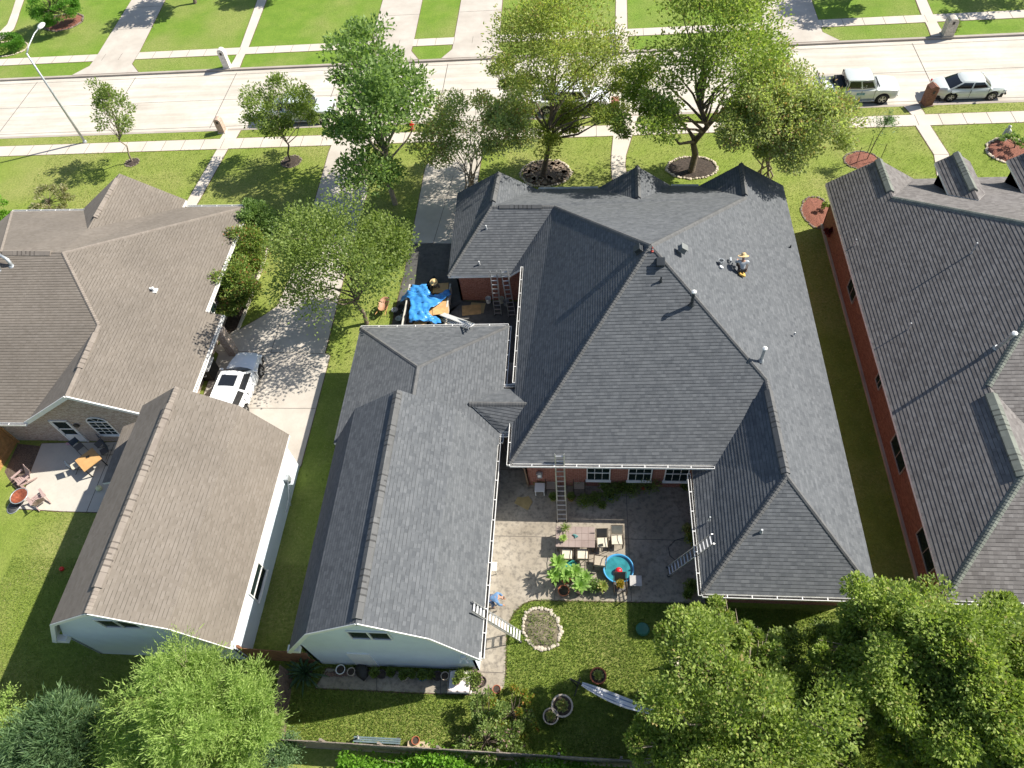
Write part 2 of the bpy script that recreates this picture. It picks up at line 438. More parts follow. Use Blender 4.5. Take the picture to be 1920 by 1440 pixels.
def gutter(a, b, out, parent, name='gutter'):
    mb = MB(); a, b, o = Vector(a), Vector(b), Vector(out).normalized()
    z = Vector((0, 0, 1)); d = (b - a).normalized(); L = (b - a).length
    k = .035
    mb.bar(a + o * (k + .13) - z * .06, b + o * (k + .13) - z * .06, .022, .13)
    mb.bar(a + o * (k + .06) - z * .115, b + o * (k + .06) - z * .115, .13, .014, 1)
    mb.bar(a + o * (k + .004) - z * .06, b + o * (k + .004) - z * .06, .012, .12)
    for e in (a, b): mb.box(e + o * (k + .065) - z * .06, (.13 if abs(o.x) > .5 else .015, .13 if abs(o.y) > .5 else .015, .12))
    n = max(1, int(L / .95))
    for i in range(1, n): mb.bar(a + d * (L * i / n) + o * k + z * .003, a + d * (L * i / n) + o * (k + .13) + z * .003, .035, .012)
    return mb.build(name, [M_gutter, M_gutin], parent, world=True)
def wallseg(mb, a, b, z0, z1a, z1b=None, mi=0, th=.12):
    """vertical wall from a to b (xy), u along, v up"""
    z1b = z1a if z1b is None else z1b
    a, b = Vector((a[0], a[1], 0)), Vector((b[0], b[1], 0)); d = (b - a); L = d.length; d.normalize()
    nrm = Vector((d.y, -d.x, 0)) * th
    vs = [a + Vector((0, 0, z0)), b + Vector((0, 0, z0)), b + Vector((0, 0, z1b)), a + Vector((0, 0, z1a))]
    uv = [(0, z0), (L, z0), (L, z1b), (0, z1a)]
    mb.add(vs, [(0, 1, 2, 3)], mi, uv)
    vb = [v - nrm for v in vs]
    mb.add(vb, [(3, 2, 1, 0)], mi, uv)
    for i, j in ((0, 1), (1, 2), (2, 3), (3, 0)): mb.add([vs[j], vs[i], vb[i], vb[j]], [(0, 1, 2, 3)], mi, [uv[j], uv[i], uv[i], uv[j]])
def wallpoly(mb, pts, mi=0, uax=None):
    pts = [Vector(p) for p in pts]
    d = Vector((1, 0, 0)) if uax is None else Vector(uax)
    mb.add(pts, [tuple(range(len(pts)))], mi, [(p.dot(d), p.z) for p in pts])
def window(parent, c, wd, ht, nrm, cols=3, rows=2, arch=False, frame=M_white, name='window', plain=False):
    """frame, panes; nrm horizontal unit out of the wall; c world centre"""
    nrm = Vector(nrm); x = Vector((-nrm.y, nrm.x, 0)); z = Vector((0, 0, 1)); c = Vector(c)
    R = Matrix((x, -nrm, z)).transposed()
    fm = MB(); f = .035 if plain else .05
    def bx(cx, cz, w_, h_, dep=.06, out=.03, m=fm): m.box(c + x * cx + z * cz + nrm * out, (w_, dep, h_), R=R)
    bx(-wd / 2, 0, f, ht + f); bx(wd / 2, 0, f, ht + f); bx(0, -ht / 2, wd - f, f); bx(0, ht / 2, wd - f, f); 
    if not plain: bx(0, -ht / 2 - .05, wd + .15, .05, .12, .05); bx(0, 0, wd - f, .045, .045, .025)
    for i in range(1, cols): bx(-wd / 2 + wd * i / cols, 0, .022, ht - f, .03, .018)
    for i in range(1, rows * 2):
        if i != rows and not plain: bx(0, -ht / 2 + ht * i / (rows * 2), wd - f, .022, .028, .017)
    if arch:
        pts = [c + x * (wd / 2 * math.cos(a)) + z * (ht / 2 + wd * .36 * math.sin(a)) + nrm * .03 for a in np.linspace(0, math.pi, 13)]
        fm.tube(pts, .035, 6)
        for a in (math.pi / 3, 2 * math.pi / 3): fm.bar(c + z * ht / 2 + nrm * .03, c + z * (ht / 2 + wd * .36 * math.sin(a)) + x * wd / 2 * math.cos(a) + nrm * .03, .02, .02)
    fo = fm.build(name, frame, parent, world=True)
    pm = MB(); pm.box(c + nrm * .006, (wd, .01, ht), R=R)
    if arch:
        vs = [c + z * ht / 2 + nrm * .011] + [c + x * (wd / 2 * math.cos(a)) + z * (ht / 2 + wd * .36 * math.sin(a)) + nrm * .011 for a in np.linspace(0, math.pi, 13)]
        pm.add(vs, [(0, i + 1, i) for i in range(1, 13)])
    po = pm.build('pane', M_glass, fo)
    po.location = (0, 0, 0)
    return fo

# ================================================================== THE SETTING
YK, YF = 47.9, 56.5     # near and far kerb lines of the street
KH = .13
def sheet(name, poly, m, z=0.0, **k):
    mb = MB(); vs = [Vector((p[0], p[1], z)) for p in poly]
    for t in geometry.tessellate_polygon([vs]):
        T = [vs[i] for i in t]
        if (T[1] - T[0]).cross(T[2] - T[0]).z < 0: T.reverse()
        mb.add(T, [(0, 1, 2)])
    return struct(name, mb, m, **k)
sheet('lawn', [(-300, -200), (300, -200), (300, YK - .15), (-300, YK - .15)], M_grass)
sheet('far_lawn', [(-300, YF + .15), (300, YF + .15), (300, 420), (-300, 420)], M_grassN)
sheet('ground', [(-300, -200), (300, -200), (300, 420), (-300, 420)], M_soil, z=-.4)
mb = MB(); mb.prism([(-300, YK + .1), (300, YK + .1), (300, YF - .1), (-300, YF - .1)], -.35, -KH, 0)
for x in [-85 + 9.2 * i for i in range(22)]: mb.box((x, (YK + YF) / 2, -KH + .002), (.05, YF - YK - .9, .008), 1)
mb.box((0, (YK + YF) / 2, -KH + .002), (300, .035, .008), 1)
for y in (YK + .62, YF - .62): mb.box((0, y, -KH + .002), (300, .04, .007), 1)
struct('street', mb, [M_street, M_joint])
for nm, y0, y1 in (('kerb', YK - .15, YK + .1), ('kerb', YF - .1, YF + .15)):
    mb = MB(); mb.prism([(-300, y0), (300, y0), (300, y1), (-300, y1)], -.36, .012, 0); struct(nm, mb, M_kerb, bevel=.03)
SLABS = []     # footprints the grass blades keep clear of
M_soiledge = mat('soil_edge', (.13, .085, .055), .95, var=.4, scale=6)
def slab(name, poly, m, joints=(), z1=.03, edge=None):
    """concrete slab with joint lines; poly in world xy"""
    SLABS.append([(p[0], p[1]) for p in poly])
    mb = MB(); mb.prism([(p[0], p[1]) for p in poly], -.1, z1, 0)
    for i in range(len(poly)):
        p, q = poly[i], poly[(i + 1) % len(poly)]; wd = random.uniform(.07, .13)
        if math.hypot(p[0] - q[0], p[1] - q[1]) > .4: mb.bar((p[0], p[1], .006 + .0006 * (i % 5)), (q[0], q[1], .006 + .0006 * (i % 5)), wd, .016, 2)
    for a, b in joints: mb.bar((a[0], a[1], z1 + .002), (b[0], b[1], z1 + .002), .03, .006, 1)
    return struct(name, mb, [m, M_joint, M_soiledge])
def pp(*pts): return [tuple(P(u, v)[:2]) for u, v in pts]
mb_j = [((x, 45.45), (x, 46.7)) for x in np.arange(-60, 60, 1.6)]
slab('sidewalk', [(-150, 45.45), (150, 45.45), (150, 46.7), (-150, 46.7)], M_walk, mb_j, z1=.024)
slab('sidewalk', [(-200, 58.75), (200, 58.75), (200, 59.85), (-200, 59.85)], M_walk, [((x, 58.75), (x, 59.85)) for x in np.arange(-80, 80, 1.6)], z1=.024)
# south side drives and paths
q = pp((407, 281), (427, 281), (367, 388), (345, 388))
slab('path', [(q[0][0], 45.45), (q[1][0], 45.45), q[2], q[3]], M_walk, [(q[0], q[1])], z1=.028)
q = pp((418, 250), (447, 250))
slab('path', [(q[0][0], 46.7), (q[1][0], 46.7), (q[1][0] + .1, 47.75), (q[0][0] + .1, 47.75)], M_walk, z1=.028)
Dl = pp((612, 300), (585, 397), (545, 520), (520, 575), (490, 595), (455, 615), (430, 632), (400, 655))
Dr = pp((706, 200), (690, 273), (687, 367), (655, 480), (620, 620), (609, 663), (621, 667))
GX0, GX1 = -22.4, -15.15        # left garage walls
slab('driveway', [(Dl[0][0] - .9, 47.75), (Dl[0][0] + .1, 46.7), (Dl[0][0], 44.5)] + Dl[1:] + [(-22.0, 25.5), (-22.0, 17.9), (-15.1, 17.9), (-15.05, 25.35)] + Dr[4:6][::-1] + Dr[1:4][::-1] + [(Dr[1][0], 46.7), (Dr[1][0] + .9, 47.75)], M_drive,
     [(tuple(P(535, 575)[:2]), tuple(P(508, 662)[:2])), (tuple(P(380, 658)[:2]), tuple(P(620, 664)[:2])), ((-17.6, 29), (-15.0, 45)), ((-18.6, 36), (-14.6, 36)), ((-17.9, 41), (-14.4, 41)), ((-21.5, 21.6), (-15.1, 21.6))])
slab('driveway', pp((798, 313), (777, 420), (757, 520), (735, 612), (722, 700)) + [(-3.1, 22.2), (-3.1, 29.4), (-7.5, 29.5), (-7.6, 37.5)] + [(P(905, 280)[0], 45.45), (P(905, 280)[0], 46.7), (P(905, 280)[0] + 1.2, 47.75), (P(820, 280)[0] - 1.4, 47.75), (P(820, 280)[0], 46.7), (P(820, 285)[0], 44)], M_drive,
     [(tuple(P(770, 455)[:2]), tuple(P(845, 458)[:2])), (tuple(P(850, 330)[:2]), tuple(P(812, 458)[:2])), (tuple(P(790, 370)[:2]), tuple(P(850, 372)[:2]))])
q = pp((1150, 253), (1185, 253), (1174, 290), (1172, 310), (1176, 335), (1180, 352), (1155, 352), (1148, 335), (1146, 310), (1147, 285))
slab('path', [(q[0][0], 45.45), (q[1][0], 45.45)] + q[2:], M_walk, [(q[3], q[8])], z1=.028)
slab('path', [(q[0][0] + .3, 46.7), (q[1][0] + .3, 46.7), (q[1][0] + .6, 47.75), (q[0][0] + .1, 47.75)], M_walk, z1=.028)
q = pp((1716, 234), (1743, 234), (1779, 290), (1781, 330), (1757, 330), (1751, 290))
slab('path', [(q[0][0], 45.45), (q[1][0], 45.45)] + q[2:], M_walk, [(q[2], q[5])], z1=.028)
q = pp((1705, 205), (1730, 205)); slab('path', [(q[0][0], 46.7), (q[1][0], 46.7), (q[1][0] - .1, 47.75), (q[0][0] - .3, 47.75)], M_walk, z1=.028)
# far side
def far(name, top, l, r, flare=1.0, m=M_drive, extra=()):
    a, b = P(l[0], l[1]), P(r[0], r[1]); ta, tb = P(*top[0]), P(*top[1])
    dx = (tb - b) / max(.1, (tb.y - b.y)); dl = (ta - a) / max(.1, (ta.y - a.y))
    A = a + dl * (59.85 - a.y); B = b + dx * (59.85 - b.y); A2 = A + dl * 40; B2 = B + dx * 40
    slab(name, [(A.x - flare, YF + .15), (B.x + flare, YF + .15), (B.x, 58.0), (B.x, 58.75), (B.x, 59.85), (B2.x, B2.y), (A2.x, A2.y), (A.x, 59.85), (A.x, 58.75), (A.x, 58.0)], m,
         [((A.x, 64), (B.x, 64)), ((A.x + dl.x * 8, 68), (B.x + dx.x * 8, 68))] if flare > .3 else (), z1=.028)
far('driveway', ((247, 0), (310, 0)), (185, 100), (262, 97), 1.1)
far('path', ((483, 0), (500, 0)), (452, 86), (468, 84), .1, M_walk)
far('driveway', ((718, 0), (792, 0)), (700, 67), (778, 67), .8)
far('driveway', ((865, 0), (942, 0)), (853, 67), (937, 63), .8)
far('path', ((1155, 0), (1175, 0)), (1154, 55), (1176, 55), .05, M_walk)
far('driveway', ((1425, 0), (1521, 0)), (1430, 38), (1533, 35), 1.1)
far('path', ((1717, 0), (1737, 0)), (1727, 26), (1748, 25), .1, M_walk)
slab('path', pp((30, 0), (45, 0), (38, 20), (32, 40), (26, 55), (14, 66), (3, 76), (-20, 84), (-20, 70), (0, 60), (14, 46), (22, 25)), M_walk)
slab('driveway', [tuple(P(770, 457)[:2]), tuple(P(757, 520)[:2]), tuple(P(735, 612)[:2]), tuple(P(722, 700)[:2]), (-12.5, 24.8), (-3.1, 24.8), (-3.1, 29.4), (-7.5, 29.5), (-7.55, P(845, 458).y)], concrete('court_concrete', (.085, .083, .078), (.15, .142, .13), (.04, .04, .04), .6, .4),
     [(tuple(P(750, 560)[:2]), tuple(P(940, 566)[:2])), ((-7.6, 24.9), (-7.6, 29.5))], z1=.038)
# back patio of the middle house, and the slab behind its garage
pat = pp((592, 1290), (790, 1299), (915, 1303), (935, 1299), (945, 1288), (947, 1270), (949, 1190), (954, 1165), (965, 1146), (982, 1131), (1000, 1125), (1150, 1128), (1320, 1131))
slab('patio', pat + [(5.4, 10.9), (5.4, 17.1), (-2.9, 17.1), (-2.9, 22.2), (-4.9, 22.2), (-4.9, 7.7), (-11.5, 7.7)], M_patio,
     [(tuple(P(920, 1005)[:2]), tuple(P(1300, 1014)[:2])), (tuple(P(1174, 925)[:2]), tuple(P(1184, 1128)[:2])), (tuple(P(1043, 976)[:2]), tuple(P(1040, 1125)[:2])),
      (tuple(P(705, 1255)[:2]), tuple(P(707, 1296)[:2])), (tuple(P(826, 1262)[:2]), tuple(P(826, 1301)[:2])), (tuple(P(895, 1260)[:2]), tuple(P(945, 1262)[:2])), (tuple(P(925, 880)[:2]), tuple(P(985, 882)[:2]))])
slab('patio', pp((79, 832), (58, 885), (37, 954), (120, 959), (200, 961)) + [(-22.3, 15.0), (-22.3, 19.4)], concrete('patio_pale', (.50, .47, .41), (.60, .56, .48), (.3, .27, .24), .3),
     [(tuple(P(215, 832)[:2]), tuple(P(163, 960)[:2]))])
def bed(name, pts, m, z=.035, stones=None, sr=.09):
    """low mounded bed, pts world xy"""
    n = len(pts); c = Vector((sum(p[0] for p in pts) / n, sum(p[1] for p in pts) / n, 0))
    SLABS.append(pts); mb = MB(); vs = [Vector((c.x, c.y, z + .05))]
    for k, s in ((1, .55), (2, 1.0)):
        for p in pts: vs.append(Vector((c.x + (p[0] - c.x) * s, c.y + (p[1] - c.y) * s, (z + .03 if k == 1 else -.01) + random.uniform(-.01, .015))))
    fs = [(0, i + 1, (i + 1) % n + 1) for i in range(n)] + [(i + 1, i + 1 + n, (i + 1) % n + 1 + n, (i + 1) % n + 1) for i in range(n)]
    mb.add(vs, [f if True else f for f in fs]); o = struct(name, mb, m)
    return o
def ell(u, v, rx, ry=None, n=24, wob=.05):
    c = P(u, v); ry = ry or rx
    return [(c.x + rx * math.cos(a) * (1 + random.uniform(-wob, wob)), c.y + ry * math.sin(a) * (1 + random.uniform(-wob, wob))) for a in np.linspace(0, 2 * math.pi, n, endpoint=False)]
def rock(mb, c, r, mi=0):
    bm = bmesh.new(); bmesh.ops.create_icosphere(bm, subdivisions=1, radius=1)
    s = Vector((random.uniform(.7, 1.4), random.uniform(.7, 1.3), random.uniform(.45, .8))) * r; a = random.uniform(0, 3)
    R = Matrix.Rotation(a, 3, 'Z')
    vs = [Vector(c) + R @ Vector((v.co.x * s.x, v.co.y * s.y, v.co.z * s.z)) * random.uniform(.85, 1.12) for v in bm.verts]
    mb.add(vs, [tuple(v.index for v in f.verts) for f in bm.faces], mi); bm.free()
def ring(name, label, cat, pts, r=.1, m=M_stone, gap=0.0):
    gap = 0.0
    mb = MB(); n = len(pts)
    per = []
    for i in range(n):
        a, b = Vector((*pts[i], 0)), Vector((*pts[(i + 1) % n], 0)); L = (b - a).length; k = max(1, int(L / (r * 1.35)))
        for j in range(k): per.append(a.lerp(b, j / k))
    for p in per:
        if random.random() > gap: rock(mb, p + Vector((random.uniform(-.03, .03), random.uniform(-.03, .03), r * .35)), r * random.uniform(.8, 1.15))
    return tag(mb.build(name, m), label, cat)

# ================================================================== MIDDLE HOUSE (charcoal roof, red brick)
a = P(1220, 460, 9.1); w_ = P(1437, 712, 5.45); v_ = P(1475, 893, 5.4); j_ = P(922, 387, 4.7); k_ = P(1040, 387, 4.7)
g1 = P(935, 322, 4.6); e1 = P(858, 362, 2.75); c1 = P(840, 518, 2.65); n_ = P(956, 516, 2.65); m_ = P(982, 500, 3.4)
b0 = P(956, 868, 3.4); b1 = P(1343, 871, 3.4); q0 = P(1317, 1112, 2.8); b1w = P(1298, 880, 2.75); q1 = Vector((11.9, q0.y, 2.8)); r0 = P(1468, 348, 3.0)
g2 = P(1195, 312, 4.65); g2i = P(1197, 375, 4.65); g3 = P(1390, 307, 4.65); g3i = P(1398, 370, 4.65)
f1 = P(1007, 355, 3); f2 = P(1121, 353, 3); f3 = P(1259, 349, 3); f4 = P(1310, 349, 3)
H = thing('brick_house', 'red brick house in the middle under a large charcoal hip roof with a worker', 'house', (4, 25, 0))
facesH = [[b0, a, k_, n_, m_], [b0, b1, w_, a], [w_, b1, b1w, q0, v_], [v_, q0, q1], [a, w_, v_, q1, r0, g3i], [a, g3i, f4, f3, g2i, f2, f1, j_, k_],
          [g1, j_, c1, e1], [g1, f1, j_], [j_, k_, n_, c1], [g2, g2i, f2], [g2, f3, g2i], [g3, g3i, f4], [g3, r0, g3i]]
deck(facesH, M_white, H)
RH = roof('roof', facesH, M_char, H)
RH_caps = caps([(b0, a), (a, w_), (w_, v_), (v_, q0), (v_, q1), (a, k_), (j_, c1), (a, g3i), (j_, k_)], M_capc, RH, .30); RH_caps.location = (0, 0, 0)
def vlerp(p, q, t): return Vector(p).lerp(Vector(q), t)
def capfix(o): o.location = (0, 0, 0); return o
capfix(vent(vlerp(w_, v_, .12), vlerp(w_, v_, .97), M_capc, RH)); capfix(vent(vlerp(g1, j_, .03), vlerp(g1, j_, .86), M_capc, RH, .34)); capfix(vent(g2, vlerp(g2, g2i, .93), M_capc, RH, .3))
capfix(vent(g3, vlerp(g3, g3i, .93), M_capc, RH, .3)); capfix(vent(vlerp(j_, k_, .12), vlerp(j_, k_, .8), M_capc, RH, .3))
LX = -2.95; EY = 36.0
mb = MB()
wallseg(mb, (LX, 29.6), (LX, 17.0), 0, 3.25); wallseg(mb, (LX, 17.0), (5.5, 17.0), 0, 3.25); wallseg(mb, (5.5, 17.0), (5.5, q0.y + .6), 0, 2.65)
wallseg(mb, (5.5, q0.y + .6), (11.4, q0.y + .6), 0, 2.65); wallseg(mb, (11.4, q0.y + .6), (11.4, 35.5), 0, 2.8)
wallseg(mb, (11.4, 35.5), (-7.6, 35.5), 0, 2.8); wallseg(mb, (-7.6, 35.5), (-7.6, 29.6), 0, 2.5)
wallseg(mb, (-7.6, 29.6), (LX, 29.6), 0, 2.55); wallpoly(mb, [(n_.x, 29.55, 2.4), (LX - .5, 29.55, 2.4), (LX - .5, 29.55, 3.15)])
for g, l, r in ((g1, e1, f1), (g2, f2, f3), (g3, f4, r0)):
    wallpoly(mb, [(r.x - .3, 35.5, 2.75), (l.x + .3, 35.5, 2.75), (g.x, 35.5, g.z - .25)])
mb.build('wall', M_redbrick, H, world=True)
gutter(b0, P(956.2, 868, 3.4) + Vector((b1.x - b0.x - .1, 0, 0)), (0, -1, 0), H); gutter(m_, Vector((m_.x, 21.0, 3.4)), (-1, 0, 0), H); gutter(Vector((m_.x, 18.7, 3.4)), Vector((m_.x, b0.y - .1, 3.4)), (-1, 0, 0), H)
gutter(Vector((q0.x, 16.3, 2.8)), q0 - Vector((0, .1, 0)), (-1, 0, 0), H); gutter(q0, q1, (0, -1, 0), H)
gutter(f1 + Vector((.1, 0, 0)), f2, (0, 1, 0), H); gutter(f3, f4, (0, 1, 0), H)
for cx in (1.15 - .15, 3.0, 4.75): window(H, (cx - .35, 16.98, 1.5), 1.1, 1.5, (0, -1, 0), 3, 1)
dn = MB(); dn.tube([(-3.3, 17.1, 3.2), (-3.0, 16.9, 2.9), (-2.85, 16.9, .1)], .045, 6); dn.build('downpipe', mat('dark_pipe', (.25, .16, .1), .6), H, world=True)
# things that are part of the roof: vents and pipes
nL = Vector((-1, 0, .93)).normalized()
PLANES = {'L': (b0, m_, a), 'B': (b0, b1, a), 'R': (r0, q1, v_), 'WL': (q0, v_, w_), 'WB': (q0, q1, v_), 'JB': (c1, n_, j_), 'F': (f2, f3, a)}
RIGHT_EAVE = r0.copy()
def onroof(u, v, plane):
    F = PLANES[plane]
    n = (Vector(F[1]) - Vector(F[0])).cross(Vector(F[2]) - Vector(F[0]))
    if n.z < 0: n = -n
    n.normalize(); return RP(u, v, n, F[0]), n
def boxvent(u, v, plane, m, name='roof_vent'):
    p, n = onroof(u, v, plane); z = Vector((0, 0, 1)); x = z.cross(n).normalized(); y = n.cross(x); R = Matrix((x, y, n)).transposed()
    mb = MB(); mb.box(p + n * .04, (.42, .42, .08), R=R, taper=.85); mb.box(p + n * .16, (.34, .34, .16), R=R, taper=.86); mb.box(p + n * .26, (.38, .38, .04), R=R)
    mb.build(name, m, H, world=True, bevel=.012)
M_blk = mat('black_painted', (.03, .035, .04), .45)
boxvent(1200, 470, 'L', M_blk); boxvent(1238, 492, 'B', M_blk); boxvent(1277, 469, 'R', mat('grey_painted', (.15, .16, .155), .6))
def pipe(u, v, plane, h, r, m, capm=None, parent=None, pn=None, name='vent_pipe', lean=(0, 0)):
    p, n = pn or onroof(u, v, plane); mb = MB()
    mb.lathe([(r * 1.9, -.03), (r * 1.5, .04), (r * 1.2, .09), (r * 1.1, .11)], p, 14, 1)
    t = p + Vector((lean[0], lean[1], h)); mb.tube([p - Vector((0, 0, .1)), t], r, 12)
    if capm: mb.lathe([(r * 1.05, 0), (r * 1.5, .02), (r * 1.45, .08), (r * .5, .13), (0, .14)], t, 14, 2)
    mb.build(name, [m, m if m is M_blk else M_steel, capm or m], parent or H, world=True)
M_pvc = mat('white_pvc', (.7, .7, .68), .5)
pipe(1427, 676, 'R', .85, .075, M_steel, M_white); pipe(1297, 571, 'B', .8, .075, M_blk, M_white); pipe(1239, 527, 'B', .3, .04, M_blk)
pipe(912, 429, 'JB', .26, .04, M_pvc); pipe(899, 496, 'JB', .26, .04, M_pvc); pipe(1490, 626, 'R', .12, .03, M_pvc); pipe(1482, 463, 'R', .14, .03, M_blk)
pipe(1427, 998, 'WB', .25, .045, M_steel); pipe(1330, 975, 'WL', .3, .035, M_steel)
capfix(caps([(vlerp(a, b0, .0), vlerp(a, k_, .02))], M_capc, RH))

# ================================================================== MIDDLE GARAGE (same shingles, gambrel back part)
G = thing('garage', 'long detached garage with charcoal gambrel roof and white siding beside the middle brick house', 'garage', (-8.2, 15, 0))
y0, yk = 7.6, 17.85
def gam(xc, zr, zk, ze, dk, de, ya, yb):
    A = {}
    for t, y in (('s', ya), ('n', yb)):
        A['r' + t] = Vector((xc, y, zr)); A['kl' + t] = Vector((xc - dk, y, zk)); A['kr' + t] = Vector((xc + dk, y, zk)); A['el' + t] = Vector((xc - de, y, ze)); A['er' + t] = Vector((xc + de, y, ze))
    return A
A = gam(-8.22, 7.3, 5.75, 3.0, 2.35, 4.0, y0, yk)
fgl = P(676, 615, 3); fgr = P(953, 611.5, 3); hr = P(783, 688, 4.75); hr2 = Vector((hr.x, 17.6, 4.75))
facesG = [[A['rs'], A['rn'], A['kln'], A['kls']], [A['rs'], A['krs'], A['krn'], A['rn']], [A['kls'], A['kln'], A['eln'], A['els']], [A['krs'], A['ers'], A['ern'], A['krn']],
          [fgl, fgr, hr], [fgl, hr, hr2, Vector((fgl.x, 17.6, 3))], [fgr, Vector((fgr.x, 17.6, 3)), hr2, hr]]
con = [Vector((-4.1, 20.9, 3)), Vector((-3.15, 20.9, 3.05)), P(972, 757, 4.3), Vector((-6.6, 19.13, 4.25)), Vector((-3.15, 18.35, 3.75)), Vector((-4.1, 18.35, 3.5)), Vector((-4.1, 18.35, 3.0))]
rc = P(990, 757, 3.95); rl = P(880, 756, 3.75)
facesG += [[rl, rc, P(966, 730, 3.15), P(944, 729, 3.08)], [rc, rl, P(936, 809, 3.08), P(962, 809, 3.2)]]
deck(facesG, M_white, G)
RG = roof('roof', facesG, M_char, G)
capfix(caps([(fgl, hr), (fgr, hr), (hr, hr2), (rl, rc)], M_capc, RG)); capfix(vent(A['rs'] + Vector((0, .15, 0)), A['rn'] - Vector((0, .1, 0)), M_capc, RG, .38))
mb = MB(); xl, xr = -11.85, -4.6; yb = 7.9
def gablewall(mb, A, xl, xr, y, zb=0):
    xc = A['rs'].x; pts = [(xl, y, zb), (xr, y, zb), (xr, y, A['ers'].z + .1), (A['krs'].x - .08, y, A['krs'].z - .12), (xc, y, A['rs'].z - .14), (A['kls'].x + .08, y, A['kls'].z - .12), (xl, y, A['els'].z + .1)]
    wallpoly(mb, pts)
gablewall(mb, A, xl, xr, yb); 
pts_n = [(p[0], 17.7, p[2]) for p in [(xr, 0, 3.0), (xl, 0, 3.0), (A['kls'].x + .08, 0, 5.6), (-8.22, 0, 7.15), (A['krs'].x - .08, 0, 5.6)]]
wallpoly(mb, pts_n, uax=(-1, 0, 0))
wallseg(mb, (xr, yb), (xr, 24.6), 0, 2.95); wallseg(mb, (xr, 24.6), (xl, 24.6), 0, 2.9); wallseg(mb, (xl, 24.6), (xl, yb), 0, 2.95)
mb.build('wall', M_side, G, world=True)
# closed eave ends and the rake boards of the gable
mb = MB()
for s, k in ((1, 'r'), (-1, 'l')):
    mb.box((-8.22 + s * 3.8, y0 + .14, 2.93), (.5, .26, .26))
rk = ['els', 'kls', 'rs', 'krs', 'ers']
for i in range(4): mb.bar(A[rk[i]] - Vector((0, .018, .10)), A[rk[i + 1]] - Vector((0, .018, .10)), .03, .17)
mb.build('rake_board', M_white, G, world=True)
gutter(fgl, fgr, (0, 1, 0), G); gutter(fgr, Vector((fgr.x, 21.1, 3)), (1, 0, 0), G); gutter(Vector((-4.15, 21.0, 3)), Vector((-3.55, 21.0, 3.05)), (0, 1, 0), G)
gutter(Vector((-4.22, 17.7, 3)), Vector((-4.22, y0 + .05, 3)), (1, 0, 0), G); gutter(Vector((-4.15, 18.25, 3)), Vector((-3.5, 18.25, 3.05)), (0, -1, 0), G); gutter(Vector((-4.12, 18.2, 3)), Vector((-4.12, 17.75, 3)), (1, 0, 0), G)
tl, br = RY(650, 1180, yb), RY(733, 1197, yb)
for i, cx in enumerate((-8.78, -7.95)): window(G, (cx, yb - .01, 4.85), .8, .95, (0, -1, 0), 1, 1, plain=True)
mb = MB(); mb.box((-8.2, 24.64, 1.15), (4.9, .08, 2.2))
for k in range(4): mb.box((-8.2, 24.7, .35 + k * .55), (4.7, .03, .45))
mb.build('garage_door', M_white, G, world=True)
mb = MB(); mb.box((-9.6, yb - .02, 1.0), (1.0, .06, 2.05)); mb.build('door', M_white, G, world=True)
mb = MB(); mb.box((-5.0, yb - .08, 2.35), (.2, .12, .16)); mb.tube([(-5.1, yb - .12, 2.25), (-5.15, yb - .22, 2.1)], .05); mb.tube([(-4.9, yb - .12, 2.25), (-4.85, yb - .22, 2.1)], .05); mb.build('floodlight', M_white, G, world=True)

# ================================================================== LEFT GARAGE (brown)
GL = thing('garage', 'brown shingled gambrel garage with white siding, nearest the lower left corner', 'garage', (-18.8, 13, 0))
B = gam(-18.85, 7.0, 5.4, 2.8, 2.45, 4.0, 7.7, 18.2)
facesGL = [[B['rs'], B['rn'], B['kln'], B['kls']], [B['rs'], B['krs'], B['krn'], B['rn']], [B['kls'], B['kln'], B['eln'], B['els']], [B['krs'], B['ers'], B['ern'], B['krn']]]
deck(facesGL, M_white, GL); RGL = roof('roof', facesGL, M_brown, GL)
capfix(vent(B['rs'] + Vector((0, 1.0, 0)), B['rn'] - Vector((0, 1.0, 0)), M_capb, RGL, .42)); capfix(caps([(B['rs'], B['rs'] + Vector((0, 1, 0))), (B['rn'] - Vector((0, 1, 0)), B['rn'])], M_capb, RGL))
mb = MB(); gablewall(mb, B, GX0 - .05, GX1, 7.95); wallpoly(mb, [(GX1, 17.9, 0), (GX0, 17.9, 0), (GX0, 17.9, 2.8), (B['kls'].x + .08, 17.9, 5.3), (-18.85, 17.9, 6.85), (B['krs'].x - .08, 17.9, 5.3), (GX1, 17.9, 2.8)], uax=(-1, 0, 0))
wallseg(mb, (GX1, 7.95), (GX1, 17.9), 0, 2.75); wallseg(mb, (GX0, 17.9), (GX0, 7.95), 0, 2.75)
mb.build('wall', M_side, GL, world=True)
mb = MB(); rk = ['els', 'kls', 'rs', 'krs', 'ers']
for i in range(4): mb.bar(B[rk[i]] - Vector((0, .018, .10)), B[rk[i + 1]] - Vector((0, .018, .10)), .03, .17)
for s in (1, -1): mb.box((-18.85 + s * 3.72, 7.85, 2.7), (.6, .28, .3))
mb.build('rake_board', M_white, GL, world=True)
for cx in (-19.12, -18.3): window(GL, (cx, 7.94, 5.0), .8, .95, (0, -1, 0), 1, 1, plain=True)
c_ = RX(474, 1083, GX1); window(GL, (GX1 + .01, c_.y, 1.35), 1.5, 1.1, (1, 0, 0), 1, 1)
p = RX(536, 900, GX1)
mb = MB(); mb.box((GX1 + .12, p.y, 1.3), (.22, .3, .45)); mb.tube([(GX1 + .15, p.y - .1, 1.2), (GX1 + .3, p.y - .8, 1.0), (GX1 + .25, p.y - 1.6, .8)], .025); mb.tube([(GX1 + .15, p.y, 1.4), (GX1 + .3, p.y - .5, 1.2), (GX1 + .1, p.y - .9, .1)], .02); mb.build('electric_meter', M_steel, GL, world=True)
